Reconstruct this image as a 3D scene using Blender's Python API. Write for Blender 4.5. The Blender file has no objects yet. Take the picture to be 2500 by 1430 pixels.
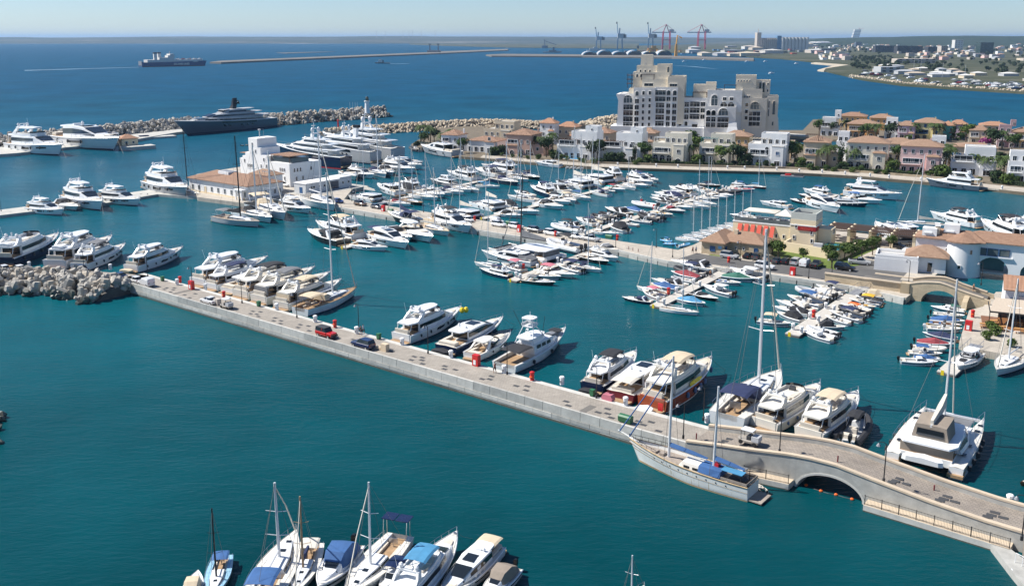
import bpy,math,random
from mathutils import Vector,Matrix
from mathutils.geometry import tessellate_polygon
rnd=random.Random(11)
SC=bpy.context.scene
COL=SC.collection
pi=math.pi
# ---------------------------------------------------------------- camera
F,TH,H=2300.0,math.radians(12),55.0
YC=92+F*math.tan(TH)
cd=bpy.data.cameras.new('camera'); cam=bpy.data.objects.new('camera',cd); COL.objects.link(cam)
cam.location=(0,0,H); cam.rotation_euler=(pi/2-TH,0,0)
cd.sensor_fit='HORIZONTAL'; cd.sensor_width=36; cd.lens=36*F/2500
cd.shift_y=-(715-YC)/2500
cd.clip_start=1; cd.clip_end=90000
SC.camera=cam
# ---------------------------------------------------------------- light
SUN_EL,SUN_AZ=math.radians(49),math.atan2(0.18,-0.98)
tosun=Vector((math.cos(SUN_AZ)*math.cos(SUN_EL),math.sin(SUN_AZ)*math.cos(SUN_EL),math.sin(SUN_EL)))
wd=bpy.data.worlds.new('World'); SC.world=wd; wd.use_nodes=True
wn=wd.node_tree; bg=wn.nodes['Background']
sky=wn.nodes.new('ShaderNodeTexSky'); sky.sky_type='NISHITA'; sky.sun_disc=False
sky.sun_elevation=SUN_EL; sky.sun_rotation=pi/2-SUN_AZ
sky.altitude=0; sky.air_density=0.76; sky.dust_density=0.22; sky.ozone_density=6.0
wn.links.new(sky.outputs[0],bg.inputs[0]); bg.inputs[1].default_value=0.081
sd=bpy.data.lights.new('sun','SUN'); sd.energy=4.9; sd.angle=math.radians(0.5); sd.color=(1,0.955,0.89)
so=bpy.data.objects.new('sun',sd); COL.objects.link(so); so.rotation_euler=tosun.to_track_quat('Z','Y').to_euler()
SC.view_settings.view_transform='Standard'; SC.view_settings.look='None'
SC.view_settings.exposure=.58; SC.view_settings.gamma=1; SC.view_settings.use_curve_mapping=False
# ---------------------------------------------------------------- projection: photo pixel -> point on a level plane
def G(px,py,z=0.0):
    u=(px-1250)/F; v=(py-YC)/F
    d=Vector((u,math.cos(TH)-v*math.sin(TH),-math.sin(TH)-v*math.cos(TH)))
    t=(z-H)/d.z
    return Vector((d.x*t,d.y*t,z))
def zat(p,py):
    "height at which the vertical over p meets photo row py"
    v=(py-YC)/F
    k=(-math.sin(TH)-v*math.cos(TH))/(math.cos(TH)-v*math.sin(TH))
    return H+k*p[1]
def mpp(p):
    return math.hypot(p[1],H)/F
# ---------------------------------------------------------------- mesh builder
class MB:
    def __init__(s): s.v=[]; s.f=[]
    def poly(s,pts):
        n=len(s.v); s.v+=[tuple(p) for p in pts]; s.f.append(tuple(range(n,n+len(pts)))); return s
    def box(s,x,y,z,sx,sy,sz,rz=0,top=1.0):
        c,q=math.cos(rz),math.sin(rz); n=len(s.v)
        for zz,k in ((z,1),(z+sz,top)):
            for a,b in ((-1,-1),(1,-1),(1,1),(-1,1)):
                u,w=a*sx/2*k,b*sy/2*k
                s.v.append((x+u*c-w*q,y+u*q+w*c,zz))
        for f in ((0,3,2,1),(4,5,6,7),(0,1,5,4),(1,2,6,5),(2,3,7,6),(3,0,4,7)):
            s.f.append(tuple(n+i for i in f))
        return s
    def prism(s,pts,z0,z1,bottom=True):
        a=sum(pts[i-1][0]*pts[i][1]-pts[i][0]*pts[i-1][1] for i in range(len(pts)))
        if a<0: pts=pts[::-1]
        n=len(s.v); m=len(pts)
        za=z0 if isinstance(z0,(list,tuple)) else [z0]*m; zb=z1 if isinstance(z1,(list,tuple)) else [z1]*m
        s.v+=[(p[0],p[1],z) for p,z in zip(pts,za)]+[(p[0],p[1],z) for p,z in zip(pts,zb)]
        if m<=4: tr=[tuple(range(m))]
        else: tr=tessellate_polygon([[Vector((p[0],p[1],0)) for p in pts]])
        for t in tr:
            t=list(t)
            if len(t)==3:
                A,B,C=(pts[i] for i in t)
                if (B[0]-A[0])*(C[1]-A[1])-(B[1]-A[1])*(C[0]-A[0])<0: t=t[::-1]
            s.f.append(tuple(n+m+i for i in t))
            if bottom: s.f.append(tuple(n+i for i in reversed(t)))
        for i in range(m):
            j=(i+1) % m; s.f.append((n+i,n+j,n+m+j,n+m+i))
        return s
    def loft(s,rings,closed=True,caps=(1,1)):
        n=len(s.v); m=len(rings[0])
        for r in rings: s.v+=[tuple(p) for p in r]
        for i in range(len(rings)-1):
            for j in range(m if closed else m-1):
                k=(j+1) % m; a=n+i*m; b=a+m
                s.f.append((a+j,a+k,b+k,b+j))
        if caps[0]: s.f.append(tuple(n+j for j in range(m-1,-1,-1)))
        if caps[1]: s.f.append(tuple(n+(len(rings)-1)*m+j for j in range(m)))
        return s
    def tube(s,pts,r,n=5,r1=None):
        pts=[Vector(p) for p in pts]; rings=[]
        for i,p in enumerate(pts):
            d=(pts[min(i+1,len(pts)-1)]-pts[max(i-1,0)])
            d=d.normalized() if d.length>1e-9 else Vector((0,0,1))
            u=d.cross(Vector((0,0,1)))
            u=Vector((1,0,0)) if u.length<1e-4 else u.normalized()
            w=d.cross(u); rr=r if r1 is None else r+(r1-r)*i/(len(pts)-1)
            rings.append([p+(u*math.cos(2*pi*k/n)+w*math.sin(2*pi*k/n))*rr for k in range(n)])
        return s.loft(rings)
    def lathe(s,x,y,prof,n=8):
        return s.loft([[(x+r*math.cos(2*pi*k/n),y+r*math.sin(2*pi*k/n),z) for k in range(n)] for r,z in prof])
    def sph(s,x,y,z,rx,ry=None,rz=None,n=8,m=5):
        ry=ry or rx; rz=rz or rx
        return s.loft([[(x+rx*math.sin(pi*(i+.12)/(m+.24))*math.cos(2*pi*k/n),y+ry*math.sin(pi*(i+.12)/(m+.24))*math.sin(2*pi*k/n),z-rz*math.cos(pi*(i+.12)/(m+.24))) for k in range(n)] for i in range(m+1)])
    def wall(s,pts,z0,z1,th,closed=False):
        P=[Vector((p[0],p[1])) for p in pts]; n=len(P); L=[]; Rr=[]
        for i in range(n):
            a=P[i-1] if (i>0 or closed) else P[i]; b=P[(i+1) % n] if (i<n-1 or closed) else P[i]
            d=(b-a).normalized(); o=Vector((-d.y,d.x))*th/2
            L.append(P[i]+o); Rr.append(P[i]-o)
        za=z0 if isinstance(z0,(list,tuple)) else [z0]*n; zb=z1 if isinstance(z1,(list,tuple)) else [z1]*n
        rings=[[(L[i].x,L[i].y,za[i]),(Rr[i].x,Rr[i].y,za[i]),(Rr[i].x,Rr[i].y,zb[i]),(L[i].x,L[i].y,zb[i])] for i in range(n)]
        if closed: rings.append(rings[0]); return s.loft(rings,caps=(0,0))
        return s.loft(rings)
    def xf(s,loc=(0,0,0),rz=0,sc=1):
        c,q=math.cos(rz)*sc,math.sin(rz)*sc
        s.v=[(loc[0]+x*c-y*q,loc[1]+x*q+y*c,loc[2]+z*sc) for x,y,z in s.v]; return s
    def add(s,o):
        n=len(s.v); s.v+=o.v; s.f+=[tuple(i+n for i in f) for f in o.f]; return s
    def mesh(s,name='m',smooth=False):
        me=bpy.data.meshes.new(name); me.from_pydata(s.v,[],s.f)
        if smooth: me.polygons.foreach_set('use_smooth',[True]*len(me.polygons))
        if smooth: me.set_sharp_from_angle(angle=math.radians(38))
        me.materials.append(None); me.update(); return me
CACHE={}
def cached(key,fn,smooth=False):
    if key not in CACHE:
        m=fn(); CACHE[key]=m.mesh(str(key)[:40],smooth)
    return CACHE[key]
def put(name,me,mat,par=None,loc=None,rz=0,sc=None,label=None,cat=None,group=None,kind=None,smooth=False,rot=None):
    if isinstance(me,MB): me=me.mesh(name,smooth)
    o=bpy.data.objects.new(name,me); COL.objects.link(o)
    o.material_slots[0].link='OBJECT'; o.material_slots[0].material=M(mat) if isinstance(mat,str) else mat
    if par is not None: o.parent=par
    if loc is not None: o.location=loc
    if rot is not None: o.rotation_euler=rot
    elif rz: o.rotation_euler=(0,0,rz)
    if sc is not None: o.scale=(sc,sc,sc) if not isinstance(sc,(tuple,list)) else sc
    return tag(o,label,cat,group,kind)
def tag(o,label=None,cat=None,group=None,kind=None):
    if label: o['label']=label
    if cat: o['category']=cat
    if group: o['group']=group
    if kind: o['kind']=kind
    return o
def thing(name,label,cat,loc=(0,0,0),rz=0,sc=1,group=None):
    o=bpy.data.objects.new(name,None); COL.objects.link(o); o.empty_display_size=.3
    o.location=loc; o.rotation_euler=(0,0,rz); o.scale=(sc,sc,sc) if not isinstance(sc,(tuple,list)) else sc
    return tag(o,label,cat,group)
def ordw(i): return ['first','second','third','fourth','fifth','sixth','seventh','eighth','ninth','tenth','eleventh','twelfth','thirteenth','fourteenth','fifteenth','sixteenth','seventeenth','eighteenth','nineteenth','twentieth'][i]
# ---------------------------------------------------------------- materials
MATS={}
def hexc(c): return tuple(((int(c[i:i+2],16)/255)**2.2) for i in (1,3,5))
def mk(name,col,rough=.5,metal=0,spec=.5,var=.12,vs=3.0,bump=0,bs=8.0,coord='Object',coat=0):
    m=bpy.data.materials.new(name); m.use_nodes=True; nt=m.node_tree; p=nt.nodes['Principled BSDF']
    if isinstance(col,str): col=hexc(col)
    p.inputs['Roughness'].default_value=rough; p.inputs['Metallic'].default_value=metal; p.inputs['Specular IOR Level'].default_value=spec
    if coat: p.inputs['Coat Weight'].default_value=coat; p.inputs['Coat Roughness'].default_value=.08
    tc=nt.nodes.new('ShaderNodeTexCoord')
    if var:
        nz=nt.nodes.new('ShaderNodeTexNoise'); nz.inputs['Scale'].default_value=vs; nz.inputs['Detail'].default_value=6; nz.inputs['Roughness'].default_value=.65
        nt.links.new(tc.outputs[coord],nz.inputs['Vector'])
        rp=nt.nodes.new('ShaderNodeValToRGB'); rp.color_ramp.elements[0].position=.3; rp.color_ramp.elements[1].position=.7
        rp.color_ramp.elements[0].color=tuple(c*(1-var) for c in col)+(1,); rp.color_ramp.elements[1].color=tuple(min(1,c*(1+var*.6)) for c in col)+(1,)
        nt.links.new(nz.outputs['Fac'],rp.inputs['Fac']); nt.links.new(rp.outputs[0],p.inputs['Base Color'])
    else: p.inputs['Base Color'].default_value=tuple(col)+(1,)
    if bump:
        nb=nt.nodes.new('ShaderNodeTexNoise'); nb.inputs['Scale'].default_value=bs; nb.inputs['Detail'].default_value=5
        nt.links.new(tc.outputs[coord],nb.inputs['Vector'])
        bp=nt.nodes.new('ShaderNodeBump'); bp.inputs['Strength'].default_value=bump; bp.inputs['Distance'].default_value=.1
        nt.links.new(nb.outputs['Fac'],bp.inputs['Height']); nt.links.new(bp.outputs[0],p.inputs['Normal'])
    MATS[name]=m; return m
def M(n): return MATS[n]
W=(.78,.79,.79)
mk('white',W,.28,var=.06,vs=9,coat=.3)
mk('offwhite',(.72,.69,.62),.3,var=.07,vs=9,coat=.2)
mk('cream',(.66,.58,.44),.35,var=.08,vs=9)
mk('navy',(.012,.022,.06),.15,var=.2,coat=.5)
mk('black',(.012,.012,.014),.35,var=.3)
mk('charcoal',(.045,.047,.052),.6,var=.25,vs=12)
mk('grey',(.22,.23,.25),.45,var=.12)
mk('lightgrey',(.46,.47,.48),.5,var=.1)
mk('bluegrey',(.10,.125,.16),.2,var=.1,coat=.5)
mk('darkgreen',(.035,.06,.055),.25,var=.15,coat=.3)
mk('maroon',(.16,.02,.03),.4,var=.15)
mk('redhull',(.36,.085,.035),.22,var=.1,coat=.5)
mk('darkred',(.12,.012,.02),.3,var=.15)
mk('wood',(.24,.11,.045),.4,var=.3,vs=14)
mk('teak',(.36,.235,.13),.65,var=.25,vs=25)
mk('oldteak',(.33,.28,.235),.75,var=.25,vs=25)
mk('glass',(.012,.016,.02),.04,spec=.8,var=0)
mk('seat',(.62,.56,.47),.7,var=.12,vs=20)
mk('metal',(.55,.56,.58),.28,metal=.9,var=0)
mk('mast',(.68,.69,.70),.4,metal=.15,var=0)
mk('darkmast',(.018,.018,.02),.3,var=0)
mk('rope',(.16,.15,.14),.7,var=0)
mk('sailcloth',(.62,.58,.5),.8,var=.15,vs=15)
mk('bluecloth',(.035,.11,.28),.75,var=.2,vs=12)
mk('skycloth',(.06,.24,.42),.75,var=.2,vs=12)
mk('navycloth',(.02,.03,.085),.8,var=.25,vs=12)
mk('greycloth',(.16,.165,.175),.8,var=.2,vs=12)
mk('blackcloth',(.025,.026,.03),.8,var=.3,vs=12)
mk('beigecloth',(.58,.48,.34),.8,var=.12,vs=12)
mk('redcloth',(.28,.045,.055),.8,var=.2,vs=12)
mk('pinkcloth',(.50,.16,.20),.8,var=.15,vs=12)
mk('greencloth',(.03,.14,.10),.8,var=.2,vs=12)
mk('tealcloth',(.03,.40,.38),.8,var=.15,vs=12)
mk('yellow',(.72,.42,.03),.5,var=.1)
mk('bright_yellow',(.8,.6,.02),.5,var=.1)
mk('orange',(.75,.14,.02),.5,var=.1)
mk('green',(.025,.14,.06),.5,var=.12)
mk('brightgreen',(.08,.58,.06),.4,var=.08)
mk('red',(.55,.02,.02),.4,var=.12)
mk('skyblue',(.16,.42,.66),.4,var=.1)
mk('lightblue',(.30,.52,.68),.35,var=.1)
mk('rubber',(.03,.03,.035),.7,var=.2)
mk('bluefender',(.10,.17,.32),.5,var=.1)
mk('taupe',(.27,.225,.18),.8,var=.15,vs=12)
mk('solar',(.015,.025,.07),.12,var=.2,vs=30)
# ---------------------------------------------------------------- water
def water_mat():
    m=bpy.data.materials.new('sea_water'); m.use_nodes=True; nt=m.node_tree; N=nt.nodes; L=nt.links; p=N['Principled BSDF']
    ge=N.new('ShaderNodeNewGeometry'); sp=N.new('ShaderNodeSeparateXYZ'); L.new(ge.outputs['Position'],sp.inputs[0])
    p.inputs['Roughness'].default_value=.12; p.inputs['IOR'].default_value=1.33; p.inputs['Specular IOR Level'].default_value=.11
    # bluer deep sea outward; sky reflection's brightening from near to mid harbour painted in
    nz=N.new('ShaderNodeTexNoise'); nz.inputs['Scale'].default_value=.012; nz.inputs['Detail'].default_value=4; L.new(ge.outputs['Position'],nz.inputs['Vector'])
    ad=N.new('ShaderNodeMath'); ad.operation='MULTIPLY_ADD'; L.new(nz.outputs['Fac'],ad.inputs[0]); ad.inputs[1].default_value=260; L.new(sp.outputs['Y'],ad.inputs[2])
    mr=N.new('ShaderNodeMapRange'); L.new(ad.outputs[0],mr.inputs['Value']); mr.inputs['From Min'].default_value=180; mr.inputs['From Max'].default_value=1150
    cr=N.new('ShaderNodeValToRGB'); L.new(mr.outputs[0],cr.inputs['Fac'])
    e=cr.color_ramp.elements; e[0].position=0; e[0].color=(.0002,.033,.040,1); e[1].position=1; e[1].color=(.003,.062,.125,1)
    k=e.new(.16); k.color=(.002,.088,.110,1); k=e.new(.42); k.color=(.003,.072,.115,1)
    n2=N.new('ShaderNodeTexNoise'); n2.inputs['Scale'].default_value=.022; n2.inputs['Detail'].default_value=5; n2.inputs['Roughness'].default_value=.6  # wind-gust sheen painted into the base colour as broad patches of tone
    L.new(ge.outputs['Position'],n2.inputs['Vector'])
    r2=N.new('ShaderNodeMapRange'); L.new(n2.outputs['Fac'],r2.inputs['Value']); r2.inputs['From Min'].default_value=.3; r2.inputs['From Max'].default_value=.7; r2.inputs['To Min'].default_value=.74; r2.inputs['To Max'].default_value=1.2
    mx=N.new('ShaderNodeVectorMath'); mx.operation='SCALE'; L.new(cr.outputs[0],mx.inputs[0]); L.new(r2.outputs[0],mx.inputs['Scale']); L.new(mx.outputs[0],p.inputs['Base Color'])
    # ripples and wind chop
    mp=N.new('ShaderNodeMapping'); mp.inputs['Rotation'].default_value=(0,0,.5); mp.inputs['Scale'].default_value=(.55,1.5,1); L.new(ge.outputs['Position'],mp.inputs[0])
    w1=N.new('ShaderNodeTexNoise'); w1.inputs['Scale'].default_value=.9; w1.inputs['Detail'].default_value=7; w1.inputs['Roughness'].default_value=.62; L.new(mp.outputs[0],w1.inputs['Vector'])
    w2=N.new('ShaderNodeTexNoise'); w2.inputs['Scale'].default_value=.11; w2.inputs['Detail'].default_value=3; L.new(mp.outputs[0],w2.inputs['Vector'])
    am=N.new('ShaderNodeMath'); am.operation='MULTIPLY_ADD'; L.new(w2.outputs['Fac'],am.inputs[0]); am.inputs[1].default_value=2.0; L.new(w1.outputs['Fac'],am.inputs[2])
    st=N.new('ShaderNodeMapRange'); L.new(ad.outputs[0],st.inputs['Value']); st.inputs['From Min'].default_value=420; st.inputs['From Max'].default_value=1000; st.inputs['To Min'].default_value=.3; st.inputs['To Max'].default_value=.75
    rg=N.new('ShaderNodeMapRange'); L.new(ad.outputs[0],rg.inputs['Value']); rg.inputs['From Min'].default_value=400; rg.inputs['From Max'].default_value=900; rg.inputs['To Min'].default_value=.12; rg.inputs['To Max'].default_value=.55; L.new(rg.outputs[0],p.inputs['Roughness'])
    bp=N.new('ShaderNodeBump'); L.new(st.outputs[0],bp.inputs['Strength']); bp.inputs['Distance'].default_value=.55; L.new(am.outputs[0],bp.inputs['Height']); L.new(bp.outputs[0],p.inputs['Normal'])
    MATS['sea_water']=m
water_mat()
put('water',MB().poly([(-40000,-400,0),(40000,-400,0),(40000,45000,0),(-40000,45000,0)]),'sea_water',kind='structure')
# ================================================================ boats: every kind is modelled at length 1, bow to +X
class Hull:
    def __init__(s,b=.27,fs=.085,fb=.125,d=.03,rake=.1,tw=.88,n=14,p=2.3,full=.4):
        s.b,s.fs,s.fb,s.d,s.rake,s.tw,s.n,s.p,s.full=b,fs,fb,d,rake,tw,n,p,full
    def w(s,t,p=None):
        p=p or s.p
        if t<s.full: return s.b/2*(s.tw+(1-s.tw)*math.sin(t/s.full*pi/2))
        return s.b/2*max(.012,1-((t-s.full)/(1-s.full))**p)
    def z(s,t): return s.fs+(s.fb-s.fs)*t**1.7
    def side(s,t,h,sg=1,out=0.0):
        "point on the topside, h = 0 at the waterline .. 1 at the deck edge"
        ww=s.w(t,s.p*.72)*.9; wd=s.w(t); q=h**.8
        x=-.5+t*(1-s.rake*(1-h)); y=ww+(wd-ww)*q
        return (x,sg*(y+out),s.z(t)*h)
    def ts(s): return [1-(1-i/s.n)**1.25 for i in range(s.n+1)]
    def hull(s):
        rings=[]
        for t in s.ts():
            pr=[s.side(t,h) for h in (1,.62,.3,.0)]
            x0=pr[3][0]
            lo=[(x0,pr[3][1]*.9,-s.d*.5),(x0-.01*t,0.0005,-s.d)]
            P=pr+lo
            rings.append(P+[(x,-y,z) for x,y,z in reversed(P[:-1])])
        return MB().loft(rings,closed=False,caps=(1,1))
    def boot(s,h0=.02,h1=.12):
        m=MB()
        for sg in (1,-1): m.loft([[s.side(t,h0,sg,.0022),s.side(t,h1,sg,.0022)] for t in s.ts()],closed=False,caps=(0,0))
        return m
    def deck(s,t0=0,t1=1,crown=.006,k=.985,dz=-.002):
        T=[t for t in s.ts() if t0-1e-6<=t<=t1+1e-6]
        if abs(T[0]-t0)>1e-4: T=[t0]+T
        if abs(T[-1]-t1)>1e-4: T=T+[t1]
        return MB().loft([[(-.5+t,s.w(t)*k,s.z(t)+dz),(-.5+t,0,s.z(t)+dz+crown),(-.5+t,-s.w(t)*k,s.z(t)+dz)] for t in T],closed=False,caps=(0,0))
    def rub(s,r=.0045):
        m=MB()
        for sg in (1,-1): m.tube([s.side(t,1,sg) for t in s.ts()],r,4)
        return m
    def rail(s,t0=.4,h=.04,r=.0014,n=9):
        m=MB(); top=[]
        for sg in (1,-1):
            row=[]
            for i in range(n):
                t=t0+(1-t0)*i/(n-1); x,y,z=s.side(t,1,sg); y *= .96
                row.append((x,y,z+h)); m.tube([(x,y,z),(x,y,z+h)],r,3)
            m.tube(row,r*1.3,3)
        return m
    def port(s,t0,t1,h0,h1,sg):
        return MB().loft([[s.side(t0+(t1-t0)*i/3,h0,sg,.002),s.side(t0+(t1-t0)*i/3,h1,sg,.002)] for i in range(4)],closed=False,caps=(0,0))
    def fenders(s,ts,sg,r=.008,ln=.03):
        m=MB()
        for t in ts:
            x,y,z=s.side(t,.85,sg,r); m.lathe(x,y,[(r*.3,z-ln),(r,z-ln*.8),(r,z-.006),(r*.3,z)],6)
        return m
    def coam(s,t0,t1,k0,k1,zf):
        "open cockpit: side decks, inner walls and a sole"
        T=[t0+(t1-t0)*i/5 for i in range(6)]; m=MB()
        for sg in (1,-1):
            m.loft([[(-.5+t,sg*s.w(t)*k0,s.z(t)),(-.5+t,sg*s.w(t)*k1,s.z(t)+.002),(-.5+t,sg*s.w(t)*k1,zf)] for t in T],closed=False,caps=(0,0))
        for t in (t0,t1):
            w=s.w(t)*k1; x=-.5+t; m.poly([(x,w,s.z(t)+.002),(x,-w,s.z(t)+.002),(x,-w,zf),(x,w,zf)])
        return m
    def sole(s,t0,t1,k1,zf):
        T=[t0+(t1-t0)*i/5 for i in range(6)]
        return MB().loft([[(-.5+t,s.w(t)*k1,zf),(-.5+t,-s.w(t)*k1,zf)] for t in T],closed=False,caps=(0,0))
def cab(st):
    "deckhouse lofted through stations (x, half width low, z low, half width high, z high)"
    return MB().loft([[(x,-wb,zb),(x,-wt,zt),(x,-wt*.55,zt+.004),(x,wt*.55,zt+.004),(x,wt,zt),(x,wb,zb)] for x,wb,zb,wt,zt in st])
def cwin(st,f0,f1,sg,o=.0025,i0=0,i1=None):
    r=[]
    for x,wb,zb,wt,zt in st[i0:i1]:
        a=lambda f: (x,sg*(wb+(wt-wb)*f+o),zb+(zt-zb)*f)
        r.append([a(f0),a(f1)])
    return MB().loft(r,closed=False,caps=(0,0))
def cscreen(A,B,g0=.08,g1=.8,k=.86,o=.004):
    "windscreen glass on the slope from station A up front to station B"
    def p(g,s):
        return (A[0]+(B[0]-A[0])*g+o,s*(A[3]+(B[3]-A[3])*g)*k,A[4]+(B[4]-A[4])*g+o+.004)
    return MB().poly([p(g0,-1),p(g1,-1),p(g1,1),p(g0,1)])
def slab(x0,x1,w0,w1,z,th,n=6,crown=.0,drop=0):
    r=[]
    for i in range(n+1):
        t=i/n; w=w0+(w1-w0)*t
        e=1-(.25*(1-t/.2)**2 if t<.2 else 0)-(.35*((t-.75)/.25)**2 if t>.75 else 0)
        x=x0+(x1-x0)*t; w *= e; zz=z+drop*(2*t-1)**2
        r.append([(x,-w,zz),(x,-w*.97,zz+th*.8),(x,0,zz+th+crown),(x,w*.97,zz+th*.8),(x,w,zz)])
    return MB().loft(r)
def bim(x0,x1,w,z,h=.012,n=5):
    "cloth awning with a curved top"
    r=[]
    for i in range(n+1):
        t=i/n; x=x0+(x1-x0)*t; c=h*math.sin(pi*(.12+.76*t))
        r.append([(x,-w,z+c-h*.55),(x,-w*.8,z+c+.001),(x,0,z+c+h*.35),(x,w*.8,z+c+.001),(x,w,z+c-h*.55),(x,w*.8,z+c-.002),(x,0,z+c+h*.28),(x,-w*.8,z+c-.002)])
    return MB().loft(r)
def poles(pts,r=.0018):
    m=MB()
    for a,b in pts: m.tube([a,b],r,4)
    return m
def arch(x0,z0,x1,z1,w0,w1,th=.02,wd=.03):
    "moulded radar arch: two raked legs and a bridge"
    m=MB()
    for s in (1,-1):
        m.loft([[(x+a,s*(w+b),z) for a,b in ((-wd*k,-th*.4),(wd*k,-th*.4),(wd*k,th*.4),(-wd*k,th*.4))] for x,w,z,k in ((x0,w0,z0,1.3),((x0+x1)/2,(w0+w1)/2+.004,(z0+z1)/2,.9),(x1,w1,z1,.75))])
    m.box(x1,0,z1-th*.25,wd*1.3,2*w1+th,th*.7)
    return m
def outboard(m,x,y,z,k=1.0):
    m.loft([[(x-.03*k,y-.022*k*q,z+h*k),(x-.075*k*q2,y-.018*k*q,z+h*k),(x-.075*k*q2,y+.018*k*q,z+h*k),(x-.03*k,y+.022*k*q,z+h*k)] for h,q,q2 in ((.0,.8,.9),(.035,1,1.1),(.07,.95,1.05),(.085,.6,.9))])
    m.box(x-.05*k,y,z-.07*k,.02*k,.016*k,.075*k)
    return m
# ---- kinds: each returns [(part, mesh maker, material role, parent part index or None)]
def K_fly(v):
    top,aft,fen,big=v
    h=Hull(.255,.082,.122,rake=.1)
    st=[(-.34,.104,.08,.098,.162),(-.05,.11,.086,.1,.168),(.09,.1,.096,.084,.17),(.25,.066,.112,.055,.122),(.3,.05,.115,.04,.119)]
    P=[('hull',h.hull,'hull'),('boot_stripe',h.boot,'boot',0),('deck',h.deck,'deck'),('gunwale',h.rub,'white'),
         ('swim_platform',lambda: slab(-.565,-.49,.1,.108,.012,.012),'teak'),
         ('cabin',lambda: cab(st),'top'),
         ('side_window',lambda: cwin(st,.46,.86,1,i0=0,i1=3),'glass',5),('side_window',lambda: cwin(st,.46,.86,-1,i0=0,i1=3),'glass',5),
         ('windscreen',lambda: cscreen(st[2],st[3],.04,.8,.95),'glass',5),
         ('saloon_door',lambda: MB().poly([(-.3425,-.08,.088),(-.3425,.08,.088),(-.3425,.08,.155),(-.3425,-.08,.155)]),'glass',5),
         ('cockpit_sole',lambda: MB().box(-.415,0,.078,.15,.18,.009),'teak'),
         ('aft_seat',lambda: MB().box(-.475,0,.082,.04,.14,.03).box(-.489,0,.11,.012,.15,.018),'seat'),
         ('transom_gate',lambda: MB().box(-.497,.0,.03,.012,.19,.06),'hull'),
         ('flybridge',lambda: slab(-.47,.1,.092,.094,.165,.014),'top'),
         ('flybridge_coaming',lambda: MB().wall([(-.32,.086),(-.1,.09),(.03,.078),(.075,.04),(.08,0),(.075,-.04),(.03,-.078),(-.1,-.09),(-.32,-.086)],.176,[.188,.198,.204,.208,.209,.208,.204,.198,.188],.008),'top',13),
         ('wind_deflector',lambda: MB().wall([(.02,.078),(.068,.042),(.075,0),(.068,-.042),(.02,-.078)],.206,.222,.003),'glass',13),
         ('helm_console',lambda: MB().box(.02,.02,.176,.03,.05,.035,top=.8),'charcoal',13),
         ('sofa',lambda: MB().box(-.1,-.055,.177,.16,.04,.016).box(-.2,0,.177,.035,.12,.016).box(-.1,-.076,.19,.16,.01,.012),'seat',13),
         ('strut',lambda: poles([((-.455,.075,.11),(-.44,.078,.166))],.004),'white',13),('strut',lambda: poles([((-.455,-.075,.11),(-.44,-.078,.166))],.004),'white',13),
         ('rail',lambda: h.rail(.42,.034),'metal'),('sunpad',lambda: slab(.27,.37,.045,.032,.113,.01),'pad'),
         ('anchor',lambda: MB().box(.495,0,.112,.03,.012,.008).box(.46,0,.117,.02,.016,.012),'metal')]
    for s in (1,-1):
        P.append(('hull_window',lambda s=s: h.port(.42,.56,.5,.74,s),'glass',0)); P.append(('hull_window',lambda s=s: h.port(.68,.82,.62,.76,s),'glass',0))
        if fen: P+=[('fender',lambda s=s,t=t: h.fenders((t,),s),'fender') for t in ((.15,.3,.45,.6,.74) if s<0 else (.3,.6))]
    if top=='hard':
        P+=[('radar_arch',lambda: arch(-.31,.18,-.24,.243,.08,.07),'top'),('hardtop',lambda: slab(-.3,.03,.078,.07,.245,.012,crown=.004),'top'),
              ('hardtop_post',lambda: poles([((.02,s*.066,.2),(-.03,s*.06,.247)) for s in (1,-1)],.004),'top'),
              ('radar',lambda: MB().box(-.24,0,.262,.012,.012,.02).box(-.24,0,.28,.012,.075,.008),'white'),]
        for s in (1,-1): P.append(('satellite_dome',lambda s=s: MB().lathe(-.27,s*.045,[(.008,.255),(.016,.268),(.016,.28),(.008,.29)],8),'white'))
    elif top=='bim':
        P+=[('radar_arch',lambda: arch(-.34,.18,-.30,.232,.08,.07),'top'),('bimini',lambda: bim(-.22,.02,.08,.25,.016),'canvas'),
              ('bimini_frame',lambda: poles([((-.1,s*.084,.19),(x,s*.078,.246)) for s in (1,-1) for x in (-.21,-.1,.01)]),'metal'),
              ('radar',lambda: MB().box(-.3,0,.24,.03,.05,.012),'white')]
        for s in (1,-1): P.append(('satellite_dome',lambda s=s: MB().lathe(-.3,s*.055,[(.008,.236),(.017,.25),(.017,.264),(.007,.275)],8),'white'))
    else:
        P+=[('radar_arch',lambda: arch(-.36,.18,-.31,.226,.08,.068,wd=.036),'top'),('radar',lambda: MB().box(-.31,0,.232,.02,.09,.008).box(-.31,0,.24,.01,.01,.035),'white')]
        for s in (1,-1): P.append(('satellite_dome',lambda s=s: MB().lathe(-.315,s*.05,[(.008,.23),(.016,.243),(.016,.256),(.007,.266)],8),'white'))
    P+=[('mooring_line',lambda s=s: MB().tube([(.485,s*.012,.112),(.56,s*.03,.05),(.66,s*.06,-.005)],.0012,3),'rope') for s in (1,-1)]+[('antenna',lambda: MB().tube([(-.3,.075,.2),(-.34,.08,.33)],.0012,3),'white')]
    if aft=='tender': P.append(('tender_boat',lambda: slab(-.46,-.34,.05,.04,.179,.025,drop=0),'white',13))
    if aft=='cover': P.append(('cockpit_enclosure',lambda: MB().box(-.46,0,.09,.02,.17,.075),'canvas'))
    if aft=='tow': P.append(('dinghy',lambda: slab(-.62,-.53,.085,.07,.025,.03),'canvas'))
    return P
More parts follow.
